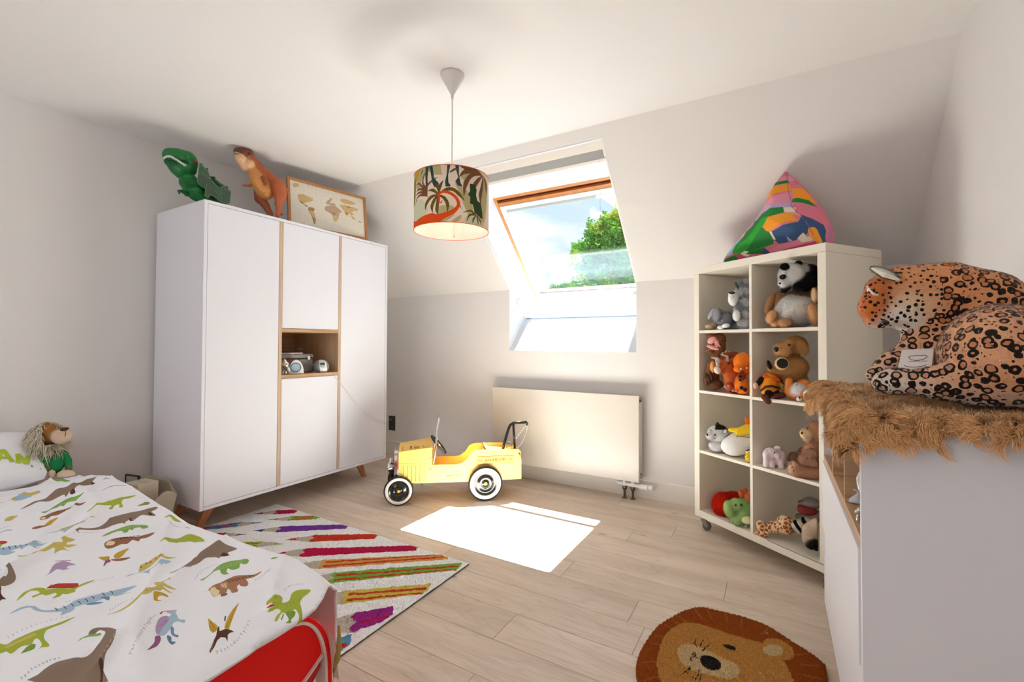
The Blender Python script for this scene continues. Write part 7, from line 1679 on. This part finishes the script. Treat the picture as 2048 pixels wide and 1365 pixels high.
PQ('navy', [(638, 515), (720, 470), (800, 442), (808, 388), (870, 415), (925, 455), (942, 500), (940, 585), (918, 590), (905, 540), (865, 515), (845, 540), (770, 575), (700, 590), (650, 600), (632, 570)])
PQ('orange', [(578, 485), (618, 412), (700, 390), (760, 388), (797, 432), (740, 445), (690, 468), (630, 512), (600, 515)]); PQ('cream', [(618, 515), (632, 520), (645, 572), (628, 572)]); PQ('lilac', [(722, 545), (755, 582), (722, 582)])
PQ('rose', [(545, 655), (640, 612), (760, 585), (835, 530), (880, 545), (915, 585), (800, 625), (600, 665)]); PQ('cream', [(790, 560), (835, 520), (845, 552), (880, 542), (888, 568), (800, 590)]); PQ('crimson', [(650, 640), (800, 600), (905, 572), (915, 590), (760, 640), (620, 665)]); PQ('navy', [(545, 630), (560, 660), (520, 675), (500, 665)])
PQ('orange', [(860, 490), (890, 478), (918, 530), (925, 590), (895, 590), (870, 530)], 1); PQ('orange', [(708, 190), (760, 188), (805, 235), (860, 300), (800, 272), (735, 268)]); PQ('green', [(733, 272), (760, 262), (815, 275), (868, 325), (800, 300), (738, 298)]); PQ('mauve', [(930, 430), (968, 500), (966, 560), (945, 590), (950, 500)])
def pfbul(P):
    d = np.full(len(P), 9.)
    for i in range(len(PO)):
        a, b = PO[i], PO[(i+1) % len(PO)]; ab = b-a; tt = np.clip(((P-a) @ ab)/(ab @ ab+1e-9), 0, 1); d = np.minimum(d, np.linalg.norm(P-(a+tt[:, None]*ab), axis=1))
    b_ = .14*(1-np.exp(-d/.075))
    sx_ = np.interp(P[:, 1], [0, .18, .26, .36, .47], [pf2(880, 560)[0], pf2(800, 390)[0], pf2(745, 330)[0], pf2(700, 200)[0], pf2(635, 70)[0]])
    return b_-.012*np.exp(-np.abs(P[:, 0]-sx_)/.012)*np.clip(d/.02, 0, 1)+.0025*np.sin(P[:, 0]*60+P[:, 1]*30)*np.sin(P[:, 1]*70)*np.clip(d/.03, 0, 1)
pmat_ = [mat('cushion_'+k, v, rough=.75) for k, v in pcol.items()]
printed('cushion_front', PO, psx, pmat_, lambda P: np.stack([P[:, 0], Y0P-pfbul(P), P[:, 1]], 1), .016, pf)
bo, *_ = printed('cushion_back', PO, [([(x, z) for x, z in p], k) for p, k in psx[:6]], pmat_, lambda P: np.stack([P[:, 0], Y0P+pfbul(P)*.9, P[:, 1]], 1), .03, pf)
PO3 = [Vector((p[0], Y0P, p[1])) for p in PO]; MB().tube(PO3+[PO3[0]], .0028, 6, cap=False).build('piping', pmat_[0], pf, smooth=True)
MB().tube([Vector((pf2(*q)[0], Y0P-pfbul(np.array([pf2(*q)]))[0]-.001, pf2(*q)[1])) for q in ((640, 72), (665, 130), (690, 190), (720, 260), (748, 332), (775, 365), (805, 392), (850, 450), (890, 530), (905, 590))], .0014, 5).build('seam', mat('seam_rose', '#b0667c', rough=.9), pf, smooth=True)

# ================================================================ sheepskin on the dresser
zt = dz1+.004
def skin():
    nx, ny = 70, 110; X_ = np.linspace(-.13, .46, nx); Y_ = np.linspace(-.10, .93, ny); G_ = np.stack(np.meshgrid(X_, Y_, indexing='ij'), -1).reshape(-1, 2)
    x, y = G_[:, 0], G_[:, 1]; r_ = .018
    def fold(v): o = np.clip(-v, 0, None); th = np.clip(o/r_, 0, PI/2); return np.where(o > 0, -r_*np.sin(th), v), np.where(o > 0, r_*(1-np.cos(th))+np.clip(o-r_*PI/2, 0, None), 0)
    xx, dxz = fold(x); yy, dyz = fold(y); drop = np.maximum(dxz, dyz)+.3*np.minimum(dxz, dyz)
    z = zt+.012-drop+.006*np.sin(x*19+y*7)*np.sin(y*13-x*5)*(drop < .02)
    xx = xx-.022*np.clip(dyz/.05, 0, 1)*np.clip(1-x/.05, 0, 1)*(dxz > 0)-.010*np.sin(y*24)*np.clip(dxz/.05, 0, 1); yy = yy-.014*np.sin(x*21+1)*np.clip(dyz/.05, 0, 1)-.02*np.clip(dxz/.06, 0, 1)*(dyz > 0)
    V = np.stack([dx0+xx, dy0+yy, z], 1)
    idx = np.arange(nx*ny).reshape(nx, ny); F = np.stack([idx[:-1, :-1], idx[1:, :-1], idx[1:, 1:], idx[:-1, 1:]], -1).reshape(-1, 4)
    cx = G_[F].mean(1)
    h1 = .045+.022*np.sin(cx[:, 1]*9+.5)+.035*np.clip((cx[:, 1]-.72)/.12, 0, 1)+.02*np.clip(1-cx[:, 1]/.1, 0, 1)   # front overhang
    h2 = .030+.026*np.exp(-((cx[:, 0]-.10)/.06)**2)+.012*np.sin(cx[:, 0]*26+1)+.018*(cx[:, 0] < .02)                # near side overhang
    far = .90+.03*np.sin(cx[:, 0]*14)
    k_ = (cx[:, 0] > -h1) & (cx[:, 1] > -h2) & (cx[:, 1] < far)
    return V, F[k_], G_
V_, F_, G_ = skin()
V0 = Vector((dx0, dy0, dz1)); Vl = V_-np.array(V0)
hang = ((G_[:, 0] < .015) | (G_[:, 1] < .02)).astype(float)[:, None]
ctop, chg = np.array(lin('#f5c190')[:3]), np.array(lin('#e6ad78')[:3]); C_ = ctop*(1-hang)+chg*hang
sk = empty('sheepskin_throw', V0, 0, 'golden brown sheepskin throw draped over the dresser top', 'throw')
Nn_ = vnormals(Vl, F_); 
if Nn_[:, 2].mean() < 0: F_ = F_[:, ::-1]; Nn_ = -Nn_
s_ = npmesh('hide', Vl, F_, mat('hide', '#b98a5c', rough=.95), sk); so_ = s_.modifiers.new('thickness', 'SOLIDIFY'); so_.thickness = .005; so_.offset = -1
hm = hang[:, 0] > .5; od = np.array([-1, -1, .6]); fl2 = hm & ((Nn_ @ od) < 0); Nn_[fl2] *= -1
hf = hang[F_].mean(1)[:, 0] > .3
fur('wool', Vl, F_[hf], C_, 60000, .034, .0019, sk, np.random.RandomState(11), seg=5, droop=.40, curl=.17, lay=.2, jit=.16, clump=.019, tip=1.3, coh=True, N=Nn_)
fur('top_wool', Vl, F_[~hf], C_, 45000, .022, .0019, sk, np.random.RandomState(12), seg=3, droop=.15, curl=.16, lay=.9, jit=.14, clump=.03, tip=1.15, coh=True, N=Nn_)

# ================================================================ leopard
def leopard_mat(name, usen):
    m = bpy.data.materials.new(name); m.use_nodes = True; nt = m.node_tree; b = nt.nodes['Principled BSDF']; L = nt.links.new; N = nt.nodes.new
    a = N('ShaderNodeAttribute'); a.attribute_name = 'col'; t_ = N('ShaderNodeTexCoord')
    nz_ = N('ShaderNodeTexNoise'); nz_.inputs['Scale'].default_value = 55; nz_.inputs['Detail'].default_value = 1; L(t_.outputs['Object'], nz_.inputs['Vector'])
    ad = N('ShaderNodeVectorMath'); ad.operation = 'MULTIPLY_ADD'; L(nz_.outputs['Color'], ad.inputs[0]); ad.inputs[1].default_value = (.008, .008, .008); L(t_.outputs['Object'], ad.inputs[2])
    def vor(scale, feat='F1', rnd=.75):
        v = N('ShaderNodeTexVoronoi'); v.feature = feat; v.inputs['Scale'].default_value = scale; v.inputs['Randomness'].default_value = rnd; L(ad.outputs[0], v.inputs['Vector']); return v
    def mth(op, x, y=None):
        n = N('ShaderNodeMath'); n.operation = op
        for i, q in enumerate((x, y)):
            if q is None: continue
            if isinstance(q, (int, float)): n.inputs[i].default_value = q
            else: L(q, n.inputs[i])
        return n.outputs[0]
    v1 = vor(48).outputs['Distance']; nb = N('ShaderNodeTexNoise'); nb.inputs['Scale'].default_value = 60; L(t_.outputs['Object'], nb.inputs['Vector'])
    ring = mth('MULTIPLY', mth('LESS_THAN', v1, .50), mth('GREATER_THAN', v1, mth('MULTIPLY', nb.outputs[0], .58)))
    inner = mth('LESS_THAN', v1, .40)
    v2 = vor(78).outputs['Distance']; spot = mth('LESS_THAN', v2, .34)
    hd = mth('GREATER_THAN', a.outputs['Alpha'], .5); v3 = vor(90).outputs['Distance']; gap = mth('MULTIPLY', mth('LESS_THAN', v3, .30), mth('GREATER_THAN', v1, .66)); ring = mth('MAXIMUM', ring, gap)
    mask = mth('ADD', mth('MULTIPLY', ring, hd), mth('MULTIPLY', spot, mth('SUBTRACT', 1., hd)))
    x1 = N('ShaderNodeMix'); x1.data_type = 'RGBA'; x1.blend_type = 'MULTIPLY'; L(mth('MULTIPLY', mth('MULTIPLY', inner, hd), .5), x1.inputs[0]); L(a.outputs['Color'], x1.inputs[6]); x1.inputs[7].default_value = lin('#c98d60')
    x2 = N('ShaderNodeMix'); x2.data_type = 'RGBA'; L(mask, x2.inputs[0]); L(x1.outputs[2], x2.inputs[6]); x2.inputs[7].default_value = lin('#231915')
    L(x2.outputs[2], b.inputs['Base Color']); b.inputs['Roughness'].default_value = .75; b.inputs['Specular IOR Level'].default_value = .2; b.inputs['Sheen Weight'].default_value = .2
    if usen:
        n = N('ShaderNodeAttribute'); n.attribute_name = 'nrm'; v = N('ShaderNodeVectorTransform'); v.vector_type = 'NORMAL'; v.convert_from = 'OBJECT'; v.convert_to = 'WORLD'; L(n.outputs['Vector'], v.inputs[0])
        nm = N('ShaderNodeVectorMath'); nm.operation = 'NORMALIZE'; L(v.outputs[0], nm.inputs[0]); L(nm.outputs[0], b.inputs['Normal'])
    return m
ML1, ML2 = leopard_mat('leopard_plush', False), leopard_mat('leopard_fur', True)
t = Toy('plush_leopard', 'large spotted leopard plush resting on the sheepskin throw', 'soft toy', (1600, 480, 2.9666), (.36, 1.50, .985))
og, og2, wh = '#e09a68', '#ebab82', '#f2ebdf'
t.C([(545, 275, .06), (640, 290, .07)], [125, 150], '#dd9a6a').C([(450, 290, .02), (420, 400, .0), (435, 470, .0)], [70, 56, 44], '#d8763a').C([(480, 470, .01), (600, 480, .03)], [62, 66], wh).C([(640, 400, .04), (720, 400, .06)], [100, 100], '#e8cfae')
t.C([(640, 280, .08), (860, 300, .10), (1080, 380, .12), (1300, 560, .16)], [150, 185, 215, 200], og)
t.C([(760, 420, .08), (760, 640, .06)], [130, 140], og).C([(700, 640, .04), (540, 735, .0), (430, 800, -.03)], [95, 62, 46], '#ddb090')
t.C([(900, 700, .08), (1300, 700, .10)], [200, 240], og)
t.E(1160, 710, -.04, 330, 300, og2, ry=.17, k=.03).C([(1020, 860, -.12), (820, 850, -.15), (560, 838, -.16), (490, 850, -.165)], [120, 84, 66, 56], '#e3b294')
t.C([(1300, 640, -.02), (1700, 700, .0)], [240, 230], og2)
def leo(V, C):
    W = np.array(lin(wh)[:3]); c = C.copy()
    def px(v): return None
    lp = t.L(540, 850, -.16); lo = np.exp(-(((V[:, 0]-lp.x)/(.045))**2+((V[:, 2]-lp.z)/.03)**2))*(V[:, 1] < -.02)
    low = np.clip((.055-V[:, 2])/.05, 0, 1)*(V[:, 1] < .1)*.75
    f_ = np.clip(lo*.9+low, 0, 1)[:, None]; c = c*(1-f_)+W*f_
    hc = t.L(560, 330, .0); isH = (np.hypot(V[:, 0]-hc.x, (V[:, 2]-hc.z)) < .095) & (V[:, 1] < .12) & (V[:, 2] > .1)
    chin = t.L(565, 490, 0); ch = np.exp(-((((V[:, 0]-chin.x)/.055)**2+((V[:, 2]-chin.z)/.036)**2)**2))[:, None]; c = np.where(isH[:, None], c*(1-ch)+W*ch, c)
    sn = t.L(425, 400, 0); sg = np.exp(-((((V[:, 0]-sn.x)/.034)**2+((V[:, 2]-sn.z)/.05)**2)**2))[:, None]; c = np.where(isH[:, None], c*(1-sg)+np.array(lin('#e07f40')[:3])*sg, c)
    al = np.where(isH, .2, 1.)
    al = np.where((lo > .55), .95, al)
    return np.concatenate([c, al[:, None]], 1)
V_, F_, C_ = nets(t.prims, 96, .035, lambda P: .001-P[..., 2], .012); C_ = leo(V_, C_); t.prims = []
npmesh('body', V_, F_, ML1, t.root, col=C_)
fur('fur', V_, F_, C_, 80000, .004, .0012, t.root, np.random.RandomState(8), fm=ML2, lay=1.2, jit=.07, tip=1.05)
t.ear('ear', (590, 235, .0), (415, 160, -.02), 78, '#2a201c', '#efe6da', .012, furn=300)
t.C([(425, 168, -.04), (500, 208, -.045), (585, 238, -.035)], [8, 16, 12], '#ece2d6'); t.body('ear_edge', n=24, k=.004, floor=False)
t.E(505, 492, -.112, 30, 17, '#0c0b0b', a=-20, ry=.012); t.body('nose', n=22, m=mat('gloss_black', '#0a0a0a', rough=.08), floor=False)
t.C([(470, 515, -.10), (490, 495, -.108)], [12, 10], '#15110f').C([(480, 470, -.10), (500, 478, -.108)], [6, 8], '#15110f'); t.body('nose_smear', n=20, floor=False)  # black smear markings beside the nose
for i in range(9): a_ = i/8; t.ball('bead', 402+a_*58, 280+a_*46+14*math.sin(a_*3), -.072-.014*math.sin(a_*3), 8, M_CHROME)
for i in range(5): a_ = i/4; t.ball('bead', 404-a_*2, 286+a_*18, -.064, 7, M_CHROME)
t.ball('eye', 438, 300, -.045, 12, M_EYE)
for k in range(3): t.tube('toe_line', [(452+k*16, 838+k*6, -.21), (446+k*16, 856+k*6, -.215), (450+k*16, 880, -.205)], 2.5, M_EYE)

# little white box with a drawn outline, held between the paws
cd = empty('gift_box', (0, 0, 0), label='small flat white box with a black line drawing between the leopard paws', cat='box')
p0, p1, p3 = t.root.matrix_basis @ t.L(575, 784, -.115), t.root.matrix_basis @ t.L(790, 770, -.115), t.root.matrix_basis @ t.L(672, 657, -.03)
ux = (p1-p0).normalized(); wv = (p3-p0); Wb = (p1-p0).length*1.0; vx = (wv-ux*wv.dot(ux)); Hb = vx.length; vx.normalize(); nz_ = ux.cross(vx)
if nz_.z < 0: nz_ = -nz_
sh_ = wv.dot(ux)/Hb
cd.matrix_world = Matrix(((ux.x, vx.x, nz_.x, p0.x), (ux.y, vx.y, nz_.y, p0.y), (ux.z, vx.z, nz_.z, p0.z), (0, 0, 0, 1))) @ Matrix.Rotation(math.radians(-6), 4, 'Z')
MB().box(0, Wb*.95, 0, Hb*1.1, -.016, 0).build('card_box', mat('card_white', '#e3dedd', rough=.5), cd, bevel=.001)
ink = mat('ink', '#2a2627', rough=.6)
e1 = [(Wb*.52+Wb*.26*math.cos(a), Hb*.66+Hb*.12*math.sin(a)+.003*math.cos(2*a), .0006) for a in [2*PI*i/28 for i in range(29)]]
dm_ = MB().tube(e1, .0007, 4, cap=False)
for k in range(12): dm_.tube([(Wb*(.28+.045*k), Hb*.48, .0006), (Wb*(.285+.045*k), Hb*.45, .0006)], .0006, 4)
e2 = [(Wb*.48+Wb*.30*math.cos(a), Hb*.30+Hb*.10*math.sin(a), .0006) for a in [2*PI*i/24 for i in range(25)]]; dm_.tube(e2[12:], .0007, 4)
dm_.build('line_drawing', ink, cd)

# ================================================================ small things in the dresser niche
cN = (1640, 900, 6.5); zn = .7065
p = at(1640+470/6.5, 900+700/6.5, 'z', zn)
t = Toy('porcelain_bird', 'white porcelain animal lying lowest in the dresser niche', 'figurine', cN, (p.x+.012, p.y, zn))
M_POR = mat('porcelain', '#dfe3ea', rough=.2)
t.E(470, 660, 0, 88, 48, '#ffffff').C([(400, 670, -.005), (480, 620, 0), (500, 560, .005)], [26, 34, 26], '#ffffff').C([(500, 540, 0), (440, 520, -.005)], [24, 13], '#ffffff'); t.body(n=40, k=.006, m=M_POR)
p = at(1640+530/6.5, 900+460/6.5, 'z', zn); 
t = Toy('porcelain_bird', 'white porcelain animal standing behind the lower one in the dresser niche', 'figurine', cN, (.20, 1.40, zn))
t.C([(525, 430, 0), (515, 380, 0), (520, 310, 0)], [44, 34, 22], '#ffffff').E(535, 480, 0, 50, 70, '#ffffff'); t.body(n=34, k=.006, m=M_POR)
p = at(1640+500/6.5, 900+935/6.5, 'z', zn)
t = Toy('glass_ornament', 'small silvery glass ornament at the front of the dresser niche', 'ornament', cN, (p.x+.004, p.y, zn))
t.C([(500, 920, 0), (495, 860, 0)], [26, 22], '#ffffff').E(480, 810, 0, 32, 24, '#ffffff').E(510, 790, 0, 30, 40, '#ffffff'); t.body(n=34, k=.003, m=M_CHROME)

# ================================================================ outside: lawn and trees beyond the window
MB().box(-60, 60, 4.5, 90, -3.1, -3.0).build('ground', mat('lawn', '#4e6b34', rough=1), kind='structure')
M_BARK = mat('bark', '#4a3f33', rough=.9)
M_LEAF = bpy.data.materials.new('leaves'); M_LEAF.use_nodes = True; nt = M_LEAF.node_tree; b_ = nt.nodes['Principled BSDF']; a_ = nt.nodes.new('ShaderNodeAttribute'); a_.attribute_name = 'col'; nt.links.new(a_.outputs['Color'], b_.inputs['Base Color']); b_.inputs['Roughness'].default_value = .8; b_.inputs['Specular IOR Level'].default_value = .1
def tree(label, base, H, blobs, n, seed, lsz=.055):
    rs = np.random.RandomState(seed); r = empty('tree', base, 0, label, 'tree', None)
    m_ = MB().tube([(0, 0, 0), (.05, .05, H*.35), (-.05, 0, H*.6), (0, .05, H*.85)], [.22, .16, .11, .04], 10)
    P, cols = [], []
    for (bx, by, bz, br) in blobs:
        m_.tube([(0, 0, H*.45), (bx*.5, by*.5, (H*.45+bz)/2+.2), (bx, by, bz)], [.09, .06, .02], 6)
        k = int(n*br**2/sum(b[3]**2 for b in blobs)); d = rs.randn(k, 3); d /= np.linalg.norm(d, axis=1, keepdims=True); rad = br*(.35+.7*rs.rand(k, 1)**.5)*(1+.28*np.sin(d[:, :1]*7+seed)*np.sin(d[:, 2:]*6))
        c = np.array([bx, by, bz])+d*rad; cl = np.floor(c/.42); h_ = np.sin(cl @ np.array([12.9, 78.2, 37.7]))*43758.5; h_ = h_-np.floor(h_); c = c[h_ > .3]; h_ = h_[h_ > .3]
        P.append(c); cols.append(h_)
    c = np.concatenate(P); h_ = np.concatenate(cols); k = len(c)
    nn = np.array([0, .5, .86])+rs.randn(k, 3)*.38; nn /= np.linalg.norm(nn, axis=1, keepdims=True); a = np.cross(nn, rs.randn(k, 3)); a /= np.linalg.norm(a, axis=1, keepdims=True); b2 = np.cross(nn, a); s = lsz*(.6+.8*rs.rand(k, 1))
    V = np.stack([c-a*s, c-b2*s*.45, c+a*s, c+b2*s*.45], 1).reshape(-1, 3); F = np.arange(4*k).reshape(-1, 4)
    g1, g2, g3 = np.array(lin('#3f6232')[:3]), np.array(lin('#71904a')[:3]), np.array(lin('#8a8a3a')[:3]); hh = h_[:, None]
    col = np.where(hh > .85, g3, g1*(1-hh)+g2*hh)*(.8+.4*rs.rand(k, 1))
    m_.build('trunk', M_BARK, r, smooth=True); npmesh('foliage', V, F, M_LEAF, r, col=np.repeat(col, 4, 0), smooth=False, kind='stuff')
def tp(px, py, Y): p = at(px, py, 'y', Y); return p
b0 = tp(1225, 520, 14); bx0 = (b0.x+.3, 14, -3)
def bl(px, py, r, dy=0): p = tp(px, py, 14+dy); return (p.x-bx0[0], p.y-bx0[1], p.z-bx0[2], r)
tree('big leafy green tree seen through the right half of the roof window', bx0, 9, [bl(1205, 470, .55), bl(1180, 520, .6, -.3), bl(1160, 505, .35), bl(1225, 520, .9, .2), bl(1260, 480, .8), bl(1240, 570, 1.0), bl(1190, 570, .7, -.2), bl(1230, 450, .45), bl(1290, 560, 1.3, .5), bl(1300, 470, 1.2, .6)], 60000, 3)
b1 = tp(1105, 600, 18)
def bl2(px, py, r, Y=18): p = tp(px, py, Y); return (p.x-b1.x, 0, p.z+3, r)
tree('small pale green treetop at the lower left edge of the window', (b1.x, 18, -3), 6, [bl2(1110, 592, .45), bl2(1130, 582, .4), bl2(1092, 596, .3), bl2(1150, 590, .4)], 9000, 5, .045)
